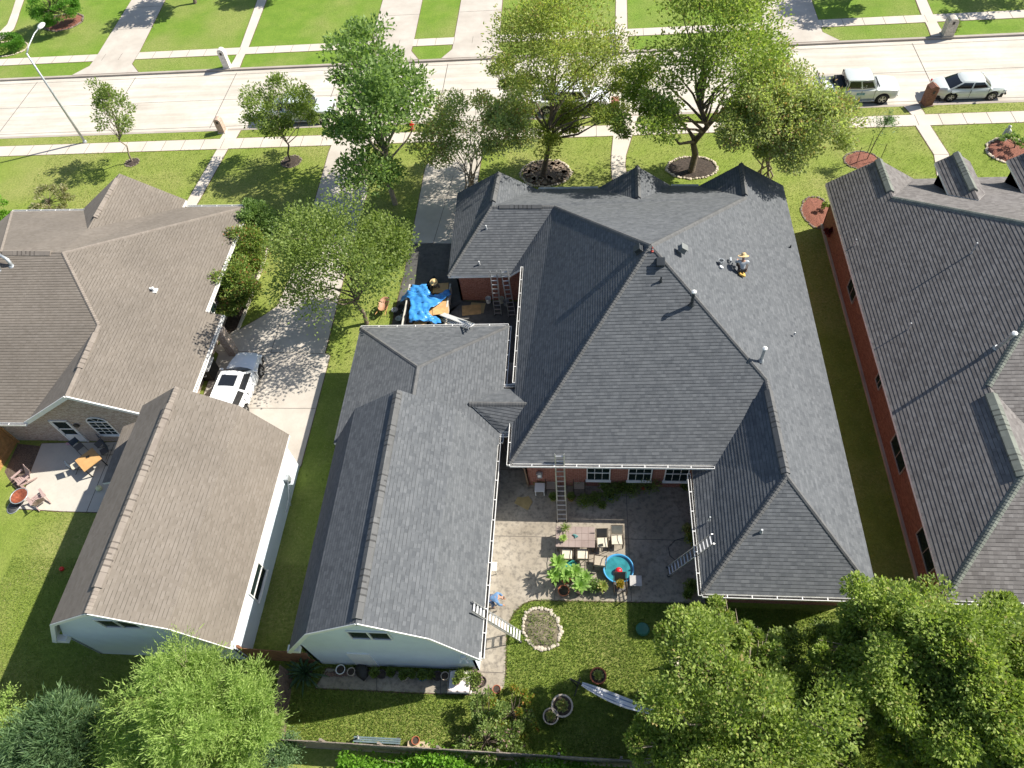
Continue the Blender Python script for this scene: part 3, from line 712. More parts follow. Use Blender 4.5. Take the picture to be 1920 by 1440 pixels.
mb = MB(); mb.box((-18.8, 17.95, 1.1), (4.8, .08, 2.1)); mb.build('garage_door', M_white, GL, world=True)

# ================================================================== LEFT HOUSE (tan brick, brown roof)
T1 = P(117, 474, 6.35); T2 = P(184, 610, 4.95); T3 = P(123, 743, 4.95); fr = P(463, 387, 2.9); rb = P(385, 584, 2.9); bp = P(416, 591, 2.4); be = Vector((bp.x, 19.1, 2.4))
bk = P(50, 792, 2.7); bl = Vector((-46, bk.y, 2.7)); T0 = P(1, 473, 6.35); fl = P(22, 397, 2.9)
gp = P(224, 325.5, 5.1); gl = P(154, 394, 2.6); gr = P(349, 375, 2.8); gi = P(164, 430, 5.1); fa = P(157, 395, 2.9); fb = P(342, 389, 2.9)
HL = thing('brick_house', 'tan brick house on the left with a plain brown shingle roof', 'house', (-28, 27, 0))
facesL = [[T1, fr, rb, bp, be, T3, T2], [T2, T3, bk], [T1, T2, bk, bl, Vector((-43.5, 24, 5.1)), T0], [T0, T1, fr, fb, gi, fa, fl], [T0, fl, Vector((-46, 35.4, 2.4)), bl, Vector((-43.5, 24, 5.1))], [gp, gl, fa, gi], [gp, gi, fb, gr]]
facesL[4] = [T0, fl, Vector((-41, 29, 2.9)), Vector((-43.5, 24, 5.1))]
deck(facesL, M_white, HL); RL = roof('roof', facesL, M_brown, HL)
capfix(caps([(T0, fl), (T1, fr), (T1, T2), (T2, T3)], M_capb, RL)); capfix(vent(vlerp(T0, T1, .05), vlerp(T0, T1, .82), M_capb, RL, .4)); capfix(vent(vlerp(T2, T3, .12), vlerp(T2, T3, .62), M_capb, RL, .4)); capfix(vent(vlerp(gp, gi, .1), vlerp(gp, gi, .8), M_capb, RL, .36))
mb = MB(); wy = 19.35
wallpoly(mb, [(-29.6, wy, 0), (-21.9, wy, 0), (-21.9, wy, 2.5), (T3.x, wy, 4.7), (-29.6, wy, 2.45)])
wallseg(mb, (-46, wy + .02), (-29.6, wy + .02), 0, 2.6); wallseg(mb, (-22.3, wy), (-22.3, 34.9), 0, 2.8); wallseg(mb, (-22.3, 34.9), (-38, 34.9), 0, 2.8); wallseg(mb, (-38, 34.9), (-38, 19.4), 0, 2.7)
mb.build('wall', M_tanbrick, HL, world=True)
mb = MB(); r_ = T3; mb.bar(bk + Vector((-.05, .0, -.06)), r_ + Vector((0, -.03, -.06)), .06, .24); mb.bar(r_ + Vector((0, -.03, -.06)), be + Vector((0, -.03, -.06)), .06, .2); mb.build('rake_board', M_white, HL, world=True)
gutter(fr, rb, (1, 0, 0), HL); gutter(bp, be + Vector((0, .3, 0)), (1, 0, 0), HL); gutter(P(349, 388, 2.9), fr, (0, 1, 0), HL); gutter(fl, fa, (0, 1, 0), HL); gutter(bl, bk, (0, -1, 0), HL)
for u, v in ((425, 626), (372, 720)):
    mb = MB(); c = P(u + 10, v + 30 if v < 700 else v + 40)
    cx, cy = (-21.05, 25.55) if v < 700 else (-21.05, 20.2)
    c4 = [(cx - .24, cy - .24), (cx + .24, cy - .24), (cx + .24, cy + .24), (cx - .24, cy + .24)]
    for k4 in range(4):
        p4, q4 = c4[k4], c4[(k4 + 1) % 4]; mb.add([(p4[0], p4[1], 0), (q4[0], q4[1], 0), (q4[0], q4[1], 2.28), (p4[0], p4[1], 2.28)], [(0, 1, 2, 3)], 0, [(k4 * .48, 0), (k4 * .48 + .48, 0), (k4 * .48 + .48, 2.28), (k4 * .48, 2.28)])
    mb.add([(x4, y4, 2.28) for x4, y4 in c4], [(0, 1, 2, 3)], 0, [(0, 0), (.48, 0), (.48, .48), (0, .48)])
    mb.build('column', M_tanbrick, HL, world=True)
# rear door, arched window
dc = Vector((-28.3, wy, 1.05))
mb = MB()
for x in (-.5, .5): mb.box((dc.x + x, wy - .03, 1.08), (.09, .08, 2.16))
mb.box((dc.x, wy - .03, 2.15), (1.09, .08, .09)); mb.box((dc.x, wy - .02, .4), (.92, .05, .75)); mb.box((dc.x, wy - .02, 1.35), (.92, .05, .08)); mb.box((dc.x - .43, wy - .02, 1.4), (.07, .05, 1.4)); mb.box((dc.x + .43, wy - .02, 1.4), (.07, .05, 1.4))
dr = mb.build('door', M_white, HL, world=True)
mb = MB(); mb.box((dc.x, wy - .01, 1.45), (.85, .03, 1.3)); mb.build('pane', M_glass, dr)
window(HL, (-26.05, wy - .01, 1.45), 1.15, 1.3, (0, -1, 0), 3, 2, True)
window(HL, (-22.28, 27.3, 1.5), 1.4, 1.2, (1, 0, 0), 2, 1)
mb = MB(); mb.lathe([(.16, 0), (.16, .05)], (0, 0, 0), 16)
mb.v = [(v[0] + dc.x + .85, wy - .05 - v[2], v[1] + 1.75) for v in mb.v]; mb.build('wall_clock', M_dark, HL, world=True)
mb = MB(); mb.lathe([(.3, 0), (.3, .06), (.2, .1)], (0, 0, 0), 20); mb.v = [(v[0] - 23.1, wy - .05 - v[2], v[1] + 2.2) for v in mb.v]; mb.build('wall_ornament', M_dark, HL, world=True)
nR = newell([T1, fr, rb]); p = RP(290, 546, nR, fr)
mb = MB(); mb.box(p + Vector((0, 0, .04)), (.34, .34, .06)); mb.lathe([(.09, 0), (.08, .3), (.02, .34), (0, .34)], p, 12); mb.tube([p + Vector((-.2, .05, 0)), p + Vector((-.2, .05, .22))], .05); mb.build('vent_pipe', M_pvc, HL, world=True)
nBk = newell([T1, T2, bl]); p = RP(24, 500, nBk, T1); p2 = RP(2, 508, nBk, T1)
mb = MB(); mb.lathe([(.22, -.05), (.18, .08), (.12, .12)], p, 14); mb.lathe([(.22, -.05), (.18, .08), (.12, .12)], p2, 14); mb.tube([p, p + Vector((-.05, .1, .45)), p + Vector((-.5, .3, .65)), p2 + Vector((0, .1, .5)), p2], .1, 10); mb.build('flue_pipe', M_steel, HL, smooth=True, world=True)
# lean-to porch roof between the house and its garage
LP = thing('porch_roof', 'small brown lean-to porch roof between the left house and its garage', 'porch roof', (-22.9, 16.5, 0))
l1, l2, l3, l4 = P(262, 781, 3.0), P(230, 800, 2.75), P(192, 905, 2.75), Vector((-22.2, 14.4, 3.3))
l1 = Vector((-22.4, 19.0, 3.1)); l2 = P(231, 800, 2.65); l3 = P(192, 906, 2.6); l4 = Vector((-22.4, l3.y, 3.05))
deck([[l1, l2, l3, l4]], M_white, LP, .14); roof('roof', [[l1, l2, l3, l4]], M_brown, LP)
mb = MB(); mb.box((l3.x + .2, l3.y + .2, 1.25), (.12, .12, 2.5)); mb.build('post', M_white, LP, world=True)

# ================================================================== RIGHT HOUSE (grey shingles, orange brick)
e0 = P(1548, 344, 3); pk = P(1648, 299, 4.76); K = P(1674, 370, 4.76); AP = Vector((22.17, 25.67, 8.44)); AQ = Vector((27, 25.67, 8.44)); W = P(1854, 724, 5.32); V = P(1919, 893, 5.31); e2 = Vector((14.35, 10.62, 3))
e2 = Vector((e0.x, 10.62, 3)); gR = P(1714, 336, 3); FR = Vector((36.5, 36.15, 3)); vb = Vector((20.9, 16.3, 3.3)); wr = Vector((21.2, 10.62, 3)); BR = Vector((36.5, 16.3, 3.3))
HR = thing('brick_house', 'orange brick house on the right edge with grey shingles and front dormers', 'house', (22, 24, 0))
zi = RP(1838, 375, (0, .52, 1), (20, 36.15, 3)); ze = RP(1775.5, 365, (0, .52, 1), (20, 36.15, 3))
d0 = P(1794, 286, zi.z); dl = P(1753, 305, ze.z); dv = ze; dri = P(1853, 366, ze.z); drf = P(1827, 303, ze.z)
dl.y = drf.y = d0.y = (d0.y + dl.y + drf.y) / 3
dri = Vector((2 * d0.x - dl.x, dv.y, ze.z)); drf.x = dri.x; dv = Vector((dl.x, dv.y, ze.z)); zi.x = d0.x
facesR = [[e0, e2, V, W, AP, K, pk], [pk, K, gR], [K, AP, AQ, FR, gR], [W, vb, BR, AQ, AP], [W, V, wr, vb], [V, e2, wr], [AQ, BR, FR]]
dorm = [[d0, dl, dv, zi], [d0, zi, dri, drf]]
sh = P(1888, 301, dl.z).x - P(1753, 305, dl.z).x
dorm2 = [[p + Vector((sh, 0, 0)) for p in F] for F in dorm]
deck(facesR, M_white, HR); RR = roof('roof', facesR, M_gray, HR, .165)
capfix(caps([(W, AP), (AP, K), (AP, AQ), (V, e2), (V, wr)], M_capg, RR, .34)); capfix(vent(W + Vector((0, -.4, 0)), V, M_capg, RR, .5)); capfix(vent(pk, vlerp(pk, K, .85), M_capg, RR, .42))
for F2, s2 in ((dorm, 0), (dorm2, sh)):
    o = Vector((s2, 0, 0)); mb = MB()
    yb_ = d0.y - .35
    for x, sg in ((dl.x + .3, -1), (drf.x - .3, 1)):
        pts = [(x + s2, yb_, dl.z - .08), (x + s2, dv.y, dl.z - .08), (x + s2, yb_, 3 + .52 * (36.15 - yb_) - .1)]
        mb.add(pts, [(0, 1, 2), (2, 1, 0)])
    zz = 3 + .52 * (36.15 - yb_) - .1
    mb.add([(dl.x + .3 + s2, yb_, zz), (drf.x - .3 + s2, yb_, zz), (drf.x - .3 + s2, yb_, dl.z), (d0.x + s2, yb_, d0.z - .1), (dl.x + .3 + s2, yb_, dl.z)], [(4, 3, 2, 1, 0)])
    dm = mb.build('dormer', M_white, HR, world=True)
    rr_ = deck(F2, M_white, dm, .14); rr_.location = (0, 0, 0); r2 = roof('roof', F2, M_gray, dm, .165); r2.location = (0, 0, 0)
    v2 = vent(d0 + o, vlerp(d0, zi, .8) + o, M_capg, dm, .42); v2.location = (0, 0, 0)
mb = MB(); WX = e0.x + .5
wallseg(mb, (WX, 35.6), (WX, 11.1), 0, 2.9); wallseg(mb, (WX, 11.1), (20.8, 11.1), 0, 2.9); wallseg(mb, (20.8, 11.1), (20.8, 16.8), 0, 2.9); wallseg(mb, (20.8, 16.8), (36, 16.8), 0, 3.1); wallseg(mb, (36, 35.6), (WX, 35.6), 0, 2.9)
wallpoly(mb, [(gR.x - .4, 35.62, 2.8), (WX, 35.62, 2.8), (pk.x, 35.62, pk.z - .2)])
mb.build('wall', M_redbrick2, HR, world=True)
for u, v, wd, ht in ((1598, 545, 1.3, 1.3), (1651, 712, .7, .8), (1689, 846, 1.8, 1.3), (1741, 1028, 1.9, 1.3)):
    p = RX(u, v, WX); window(HR, (WX - .01, p.y, 1.75), wd, ht, (-1, 0, 0), 2, 1, plain=True, frame=M_kerb)
gutter(e2, wr, (0, -1, 0), HR)
mb = MB(); mb.prism([(WX - .14, 11.2), (WX - .01, 11.2), (WX - .01, 35.6), (WX - .14, 35.6)], 0, .16); mb.build('foundation', M_kerb, HR, world=True)
nRR = newell([e0, e2, V])
for u, v, h, r, cp in ((1868, 652, 1.7, .08, M_white), (1702, 618, .5, .03, None), (1821, 475, .7, .035, None), (1601, 461, .5, .03, None)):
    p = RP(u, v, nRR, e0); pipe(0, 0, '', h, r, M_steel, cp, HR, (p, nRR), lean=(-.12 * h, -.35 * h) if cp else (0, 0))

# ================================================================== TREES AND PLANTS
L_mid = leafmat('leaf_mid', (.10, .155, .035), (.25, .31, .085))
L_dark = leafmat('leaf_dark', (.08, .145, .04), (.25, .35, .11), trans=.42)
L_yel = leafmat('leaf_yellow', (.16, .21, .05), (.38, .42, .11), (.36, .27, .1), .12, trans=.45)
L_crape = leafmat('leaf_crape', (.18, .23, .08), (.44, .48, .20), (.46, .27, .16), .14, trans=.5)
L_lime = leafmat('leaf_lime', (.17, .27, .06), (.42, .53, .16), trans=.45)
L_jun = leafmat('leaf_juniper', (.06, .12, .06), (.20, .30, .13), trans=.25)
L_oak = leafmat('leaf_live', (.11, .175, .035), (.34, .41, .10), (.42, .34, .14), .06, trans=.42)
L_vine = leafmat('leaf_vine', (.08, .19, .02), (.20, .38, .04))
L_photinia = leafmat('leaf_photinia', (.09, .15, .035), (.27, .35, .08), (.42, .17, .08), .14)
L_agave = leafmat('leaf_agave', (.03, .07, .03), (.07, .13, .06), trans=.1)
L_plum = leafmat('leaf_plumeria', (.14, .26, .05), (.34, .48, .14))
def leaves(cent, nrm, L, Wd, jit=.6, kind='leaf', seed=0):
    """cent (n,3), outward direction (n,3) -> vertices, faces of folded leaf quads"""
    r = np.random.default_rng(seed); n = len(cent)
    d = nrm + r.normal(0, jit, (n, 3)); d /= np.linalg.norm(d, axis=1)[:, None] + 1e-9
    s = np.cross(d, r.normal(0, 1, (n, 3)) + np.array([0, 0, 1.2])); s /= np.linalg.norm(s, axis=1)[:, None] + 1e-9
    l = L * r.uniform(.6, 1.3, n)[:, None]; w_ = Wd * r.uniform(.7, 1.3, n)[:, None]
    up = np.cross(s, d)
    v = np.empty((n, 4, 3)); v[:, 0] = cent; v[:, 1] = cent + d * l * .45 + s * w_ * .5 + up * w_ * .12
    v[:, 2] = cent + d * l - up * l * .08; v[:, 3] = cent + d * l * .45 - s * w_ * .5 + up * w_ * .12
    return v.reshape(-1, 3)
def quadmesh(name, V, m, parent=None, world=True):
    n = len(V) // 4; me = bpy.data.meshes.new(name)
    me.vertices.add(len(V)); me.vertices.foreach_set('co', V.ravel().astype(np.float32))
    me.loops.add(n * 4); me.loops.foreach_set('vertex_index', np.arange(n * 4, dtype=np.int32))
    me.polygons.add(n); me.polygons.foreach_set('loop_start', np.arange(0, n * 4, 4, dtype=np.int32)); me.polygons.foreach_set('loop_total', np.full(n, 4, dtype=np.int32))
    me.materials.append(m); me.update(calc_edges=True); me.validate()
    o = bpy.data.objects.new(name, me); COL.objects.link(o)
    if parent is not None:
        o.parent = parent
        if world: o.location = -parent.location
    return o
def crown_pts(C, R, ncl, nlf, seed, shell=.55, clr=.22, lump=.35, up=.25):
    r = np.random.default_rng(seed); out = []; nn = []; cls = []
    k = 0; tries = 0
    while k < ncl and tries < ncl * 40:
        tries += 1
        d = r.normal(0, 1, 3); d /= np.linalg.norm(d)
        q = noise.noise(Vector(d * 1.7) + Vector((seed * 3.1, 0, 0)))
        rad = (shell + (1 - shell) * r.random() ** .5) * (1 + lump * q * 1.6)
        if d[2] < -.55: continue
        c = C + d * R * rad * .88; cls.append(c); k += 1
        m = int(nlf * r.uniform(.5, 1.5)); cr = clr * min(R) * r.uniform(.7, 1.35)
        o = r.normal(0, 1, (m, 3)); o /= np.linalg.norm(o, axis=1)[:, None]
        o[:, 2] = np.where(o[:, 2] < -.2, o[:, 2] * .4, o[:, 2])
        p = c + o * (r.random(m) ** .45)[:, None] * cr * np.array([1.15, 1.15, .8])
        out.append(p); nn.append(o * .8 + d * .5 + np.array([0, 0, up]))
    return np.vstack(out), np.vstack(nn), cls
def branches(base, cls, trunk_r, m, parent, stems=1, fork=.45, name='trunk', lean=None, spread=.12, maxb=26, seed=0):
    r = random.Random(seed); mb = MB(); b = Vector(base)
    top = sum((Vector(c) for c in cls), Vector()) / len(cls)
    cl = [Vector(c) for c in cls]; r.shuffle(cl); cl = cl[:maxb]
    for s in range(stems):
        mine = [c for i, c in enumerate(cl) if i % stems == s] or cl[:1]
        a = 2 * math.pi * s / max(1, stems) + r.random(); off = Vector((math.cos(a), math.sin(a), 0)) * (spread if stems > 1 else 0)
        tgt = sum(mine, Vector()) / len(mine); hi = max(c.z for c in mine)
        k = b + off; h = hi - b.z; rr = trunk_r if stems == 1 else trunk_r * .5
        N_ = 8; path = []
        for q in range(N_ + 1):
            f = q / N_; p = k.lerp(tgt, f * .9); p.z = b.z + h * .88 * f; wv = .05 * h * math.sin(f * math.pi)
            path.append(p + Vector((r.uniform(-1, 1) * wv, r.uniform(-1, 1) * wv, 0)))
        mb.tube([path[0] - Vector((0, 0, .15))] + path, [rr * 1.6] + [rr * (1.15 - .98 * q / N_) for q in range(N_ + 1)], 8, cap=False)
        for c in mine:
            f = max(fork * .75, min(.86, ((c.z - b.z) / h) * .62 + r.uniform(-.1, .08))); q = f * N_; q0_, q1_ = path[int(q)], path[min(N_, int(q) + 1)]; st = q0_.lerp(q1_, q - int(q))
            w0 = rr * (1.15 - .98 * f) * .62; L_ = (c - st).length
            m1 = st.lerp(c, .33) + Vector((r.uniform(-.12, .12), r.uniform(-.12, .12), r.uniform(.0, .1))) * L_; m2 = st.lerp(c, .68) + Vector((r.uniform(-.1, .1), r.uniform(-.1, .1), r.uniform(-.02, .1))) * L_
            mb.tube([st, m1, m2, c], [w0, w0 * .7, w0 * .42, w0 * .14], 5, cap=False)
            for _ in range(3):
                e = c + Vector((r.uniform(-1, 1), r.uniform(-1, 1), r.uniform(-.3, .5))) * h * .055
                mb.tube([m2, m2.lerp(e, .55) + Vector((0, 0, .03 * h)), e], [w0 * .3, w0 * .18, w0 * .06], 4, cap=False)
    return mb.build(name, m, parent, smooth=True, world=True)
def tree(name, label, cat, base, box, m, ncl=40, nlf=240, L=.16, Wd=.1, tr=.16, bark=None, stems=1, seed=1, group=None, zc=None, shell=.5, clr=.26, fork=.45, kz=None, jit=.7, lump=.35, spread=.12, up=.25, kxy=1.0, maxb=26, spray=None):
    bk_ = bark or M_bark; b = P(*base)
    lobes = box[1:] if isinstance(box[0], tuple) else (); box = box[0] if isinstance(box[0], tuple) else box
    uc, vc = (box[0] + box[2]) / 2, (box[1] + box[3]) / 2
    if zc is None:
        zc = min(np.arange(.4, 14, .1), key=lambda z: (P(uc, vc, z) - Vector((b.x, b.y, z))).length)
    C = P(uc, vc, zc); dep = pix(C)[2]; rx = (box[2] - box[0]) / 2 / FPX * dep
    hv = (box[3] - box[1]) / 2 / FPX * dep
    d = (Vector(C) - Vector(CP)); th = math.asin(-d.z / d.length)
    ry = rx * kxy
    rz = kz if kz else math.sqrt(max((rx * .45) ** 2, hv ** 2 - (ry * math.sin(th)) ** 2)) / max(.3, math.cos(th))
    if kz is None: rz = min(rz, zc * .95)
    if kz is None and hv < ry * math.sin(th): ry = hv / math.sin(th) * .95
    t = thing(name, label, cat, (b.x, b.y, 0), group=group)
    pts, nn, cls = crown_pts(np.array(C), np.array([rx, ry, rz]), ncl, nlf, seed, shell, clr, lump, up)
    for li, (l0, l1, l2, l3, lz) in enumerate(lobes):
        c2 = P((l0 + l2) / 2, (l1 + l3) / 2, lz); dp = pix(c2)[2]; lx = (l2 - l0) / 2 / FPX * dp; ly = min(lx * 1.1, (l3 - l1) / 2 / FPX * dp / math.sin(th)); k2 = max(6, int(ncl * (lx * ly) / (rx * ry)))
        p2, n2, cl2 = crown_pts(np.array(c2), np.array([lx, ly, min(lz * .8, (lx + ly) * .45)]), k2, nlf, seed + 7 + li, shell, clr, lump, up); pts = np.vstack([pts, p2]); nn = np.vstack([nn, n2]); cls = cls + cl2
    if spray:      # feathery sprays: every point becomes a short row of leaflets along a drooping stem
        r = np.random.default_rng(seed + 50); k = spray
        dd = nn / (np.linalg.norm(nn, axis=1)[:, None] + 1e-9) + r.normal(0, .35, nn.shape)
        ls = r.uniform(.25, .6, len(pts))[:, None]
        P2 = []; N2 = []
        for i in range(k):
            f = i / k; P2.append(pts + dd * ls * f - np.array([0, 0, 1]) * (f ** 2) * ls * .35); N2.append(dd + r.normal(0, .35, dd.shape))
        pts = np.vstack(P2); nn = np.vstack(N2)
    ok = pts[:, 2] > .05; pts = pts[ok]; nn = nn[ok]
    quadmesh('crown', leaves(pts, nn, L, Wd, jit, seed=seed), m, t)
    branches((b.x, b.y, 0), cls, tr, bk_, t, stems, fork, spread=spread, maxb=maxb, seed=seed)
    return t
tree('young_tree', 'small slender young tree leaning left in the front lawn beside the street lamp', 'tree', (248, 303), (165, 150, 258, 262), L_mid, 24, 110, .2, .1, .06, stems=1, seed=3, fork=.5, lump=.5, bark=M_barkl)
tree('young_tree', 'small young tree in front of a parked truck, second from the street lamp', 'tree', (545, 302), (460, 143, 603, 272), L_mid, 36, 190, .2, .1, .07, stems=1, seed=5, fork=.3, lump=.5)
tree('shade_tree', 'tall narrow tree with an irregular dark glossy crown between the two driveways', 'tree', (741, 382), ((640, 70, 760, 330), (690, 140, 812, 225, 6.0), (612, 190, 700, 330, 4.6), (640, 270, 750, 390, 3.2), (620, 80, 740, 160, 7.6)), L_dark, 26, 120, .27, .16, .17, seed=11, lump=.5, clr=.42, fork=.3, kz=2.6, bark=M_barkl)
tree('crape_myrtle', 'multi-stemmed tree with reddish tips beside the front left corner of the middle house', 'tree', (880, 372), ((790, 165, 985, 300), (765, 210, 860, 325, 4.4), (900, 190, 1010, 290, 5.8)), L_crape, 36, 230, .2, .11, .12, stems=7, seed=8, fork=.35, lump=.4, clr=.44, bark=M_barkl, spread=.3)
tree('shade_tree', 'tall wide yellow-green tree rising from a stone ring, left of the curved front path', 'tree', (1018, 330), ((925, -40, 1150, 200), (910, 120, 1010, 220, 5.5), (1060, 100, 1175, 235, 5.2), (990, 205, 1090, 280, 3.4), (1105, 190, 1185, 280, 6.3)), L_yel, 50, 300, .2, .09, .17, seed=14, lump=.4, clr=.4, fork=.35)
tree('shade_tree', 'large dense bright green tree with dark forked trunk in a round soil ring', 'tree', (1296, 322), ((1225, -50, 1470, 200), (1165, 120, 1290, 225, 6.0), (1400, 90, 1500, 190, 6.0), (1165, 185, 1275, 262, 6.9)), L_oak, 52, 290, .21, .12, .22, seed=21, lump=.4, clr=.38, fork=.35)
tree('crape_myrtle', 'spreading multi-stemmed tree with bronze tips at the front right corner of the middle house', 'tree', (1425, 364), ((1375, 115, 1525, 275), (1480, 190, 1607, 275, 6.3), (1340, 190, 1455, 285, 6.2), (1420, 230, 1540, 300, 5.6)), L_crape, 50, 270, .19, .105, .12, clr=.42, stems=8, seed=25, fork=.35, bark=M_barkl, spread=.35, lump=.4, zc=6.8, kz=1.9)
tree('shade_tree', 'round leafy tree beside the wheelbarrow shading the left driveway', 'tree', (688, 607), ((512, 378, 735, 600), (650, 395, 785, 520, 4.6)), L_mid, 56, 270, .16, .11, .12, seed=31, lump=.4, clr=.36, fork=.3)
tree('evergreen_tree', 'bushy olive-green tree at the bottom, left of its taller neighbour and by the hammock', 'tree', (1400, 1420), ((1200, 1240, 1550, 1500), (1240, 1130, 1390, 1290, 4.6), (1360, 1140, 1470, 1300, 4.8), (1165, 1330, 1330, 1480, 3.6), (1440, 1340, 1600, 1500, 4.2)), L_oak, 95, 560, .145, .085, .2, seed=41, zc=4.2, kz=3.2, lump=.6, clr=.21, shell=.3, bark=M_barkl, maxb=60)
tree('evergreen_tree', 'wide olive-green tree filling the bottom right corner, in front of the right house', 'tree', (1740, 1330), ((1600, 1115, 1890, 1340), (1505, 1190, 1640, 1290, 3.6), (1700, 1200, 1960, 1500, 5.0), (1640, 1330, 1800, 1480, 3.2), (1800, 1130, 1950, 1260, 4.4), (1540, 1230, 1680, 1340, 2.8)), L_oak, 110, 560, .145, .085, .22, seed=47, zc=5.2, kz=3.3, lump=.6, clr=.21, shell=.3, bark=M_barkl, maxb=70)
tree('leafy_shrub', 'low dark shrub in the gap between the two bottom right trees', 'shrub', (1550, 1260), (1455, 1150, 1625, 1340), L_mid, 44, 300, .14, .08, .06, seed=49, zc=1.9, kz=1.5, clr=.22)
tree('feathery_tree', 'bright lime-green feathery tree at the bottom left corner of the brown garage', 'tree', (385, 1400), ((255, 1255, 470, 1430), (325, 1232, 405, 1300, 4.6), (400, 1265, 505, 1385, 4.4), (215, 1370, 430, 1500, 3.0), (420, 1350, 530, 1460, 3.4)), L_lime, 70, 95, .17, .03, .14, seed=53, zc=4.2, kz=2.6, lump=.6, clr=.22, shell=.35, spray=7, jit=.35, up=.7, bark=M_barkl, maxb=60)
tree('feathery_tree', 'lower lime-green feathery bush half hidden left of the lime tree', 'tree', (255, 1410), (200, 1310, 320, 1440), L_lime, 26, 90, .17, .03, .07, seed=54, zc=2.0, kz=1.4, spray=6, jit=.35, up=.7, bark=M_barkl)
tree('juniper_bush', 'dark blue-green juniper bush with long arching sprays in the bottom left corner', 'bush', (105, 1440), (20, 1318, 195, 1500), L_jun, 60, 80, .3, .04, .1, seed=57, zc=1.8, kz=1.6, spray=6, jit=.25, up=.5, shell=.3)
tree('leafy_shrub', 'yellow-green shrub poking in at the left edge above the purple fence', 'shrub', (5, 1352), (-40, 1300, 52, 1365), L_lime, 16, 90, .12, .045, .04, seed=58, zc=1.6, kz=.9, spray=4)
tree('leafy_shrub', 'yellow-green shrub in the lowest left corner below the purple fence', 'shrub', (10, 1425), (-40, 1370, 40, 1470), L_yel, 18, 120, .11, .05, .04, seed=59, zc=1.3, kz=1.0)
tree('leafy_shrub', 'grey-green shrub by the fence corner under the lime tree', 'shrub', (515, 1430), (470, 1385, 560, 1460), L_jun, 18, 90, .11, .04, .04, seed=60, zc=1.2, kz=.9, spray=4)
tree('clipped_bush', 'big round clipped bush at the top left across the street', 'bush', (100, 45), (60, -25, 142, 50), leafmat('leaf_clip', (.06, .16, .02), (.14, .30, .04)), 60, 220, .2, .06, .1, seed=61, shell=.85, clr=.22, lump=.1, zc=1.9, kz=2.0, kxy=1.0)
tree('pale_bush', 'pale dry-looking bush with cream tips in front of the brown-roofed house', 'bush', (92, 390), (52, 352, 142, 402), leafmat('leaf_pale', (.13, .15, .05), (.30, .30, .14), (.6, .5, .38), .35), 26, 130, .16, .07, .05, seed=63, zc=1.0, kz=.9)
tree('round_bush', 'bright green bush cut by the left edge beside the brown roof', 'bush', (-4, 405), (-40, 378, 20, 428), L_vine, 22, 160, .15, .07, .05, seed=64, zc=1.0, kz=1.0, shell=.7)
for i, (u0, v0, u1, v1, lab) in enumerate(((432, 388, 512, 450, 'dark green shrub at the far end of the border beside the brown roof'), (415, 430, 505, 510, 'red-tipped shrub in the middle of the border beside the brown roof'), (397, 490, 482, 592, 'dense red-tipped shrub at the near end of the border beside the brown roof'))):
    tree('border_shrub', lab, 'shrub', ((u0 + u1) / 2 + 8, v1 - 8), (u0, v0, u1, v1), L_photinia if i else L_dark, 60, 230, .15, .09, .06, seed=70 + i, zc=1.8, kz=1.5, shell=.5, clr=.34, stems=3, group='shrubs in the border beside the brown-roofed house')
tree('orange_shrub', 'orange-flowering ground shrub near the back fence', 'shrub', (965, 1345), (905, 1305, 1020, 1370), leafmat('leaf_orange', (.12, .18, .03), (.26, .3, .05), (.5, .2, .05), .12), 26, 130, .1, .06, .04, seed=75, zc=.5, kz=.5)
tree('flowering_shrub', 'loose leafy shrub with a few pink blooms by the back fence', 'shrub', (905, 1405), (858, 1335, 1010, 1425), leafmat('leaf_fl', (.1, .16, .04), (.26, .33, .1), (.5, .32, .3), .08), 46, 110, .13, .08, .05, seed=76, zc=.9, kz=.8, lump=.5)
# vine over the back fence
r_ = np.random.default_rng(5); n = 9000
vx = r_.uniform(0, 1, n); vy = r_.normal(0, 1, n)
VA, VB = P(640, 1412, 1.2), P(1290, 1444, 1.2)
pts = np.array(VA)[None, :] * (1 - vx[:, None]) + np.array(VB)[None, :] * vx[:, None]
pts[:, 1] += -.35 + vy * .28 - .2 * np.sin(vx * 17); pts[:, 2] = np.clip(1.35 + .3 * np.sin(vx * 23 + 1) - np.abs(vy) * .3 + r_.normal(0, .12, n), .2, 1.95)
nn = np.stack([r_.normal(0, .5, n), r_.normal(-.3, .5, n), np.ones(n)], 1)
vt = thing('climbing_vine', 'bright green climbing vine spilling over the outer side of the back fence', 'vine', (VA.x + 8, VA.y, 0))
quadmesh('foliage', leaves(pts, nn, .13, .1, .5, seed=9), L_vine, vt)
mb = MB()
for i in range(24):
    p = VA.lerp(VB, i / 23) + Vector((0, -.25, 0)); p.z = 0; mb.tube([p, p + Vector((random.uniform(-.3, .3), random.uniform(-.1, .1), .7)), p + Vector((random.uniform(-.6, .6), .05, 1.4))], [.025, .018, .01], 5)
mb.build('stem', M_bark, vt, world=True)
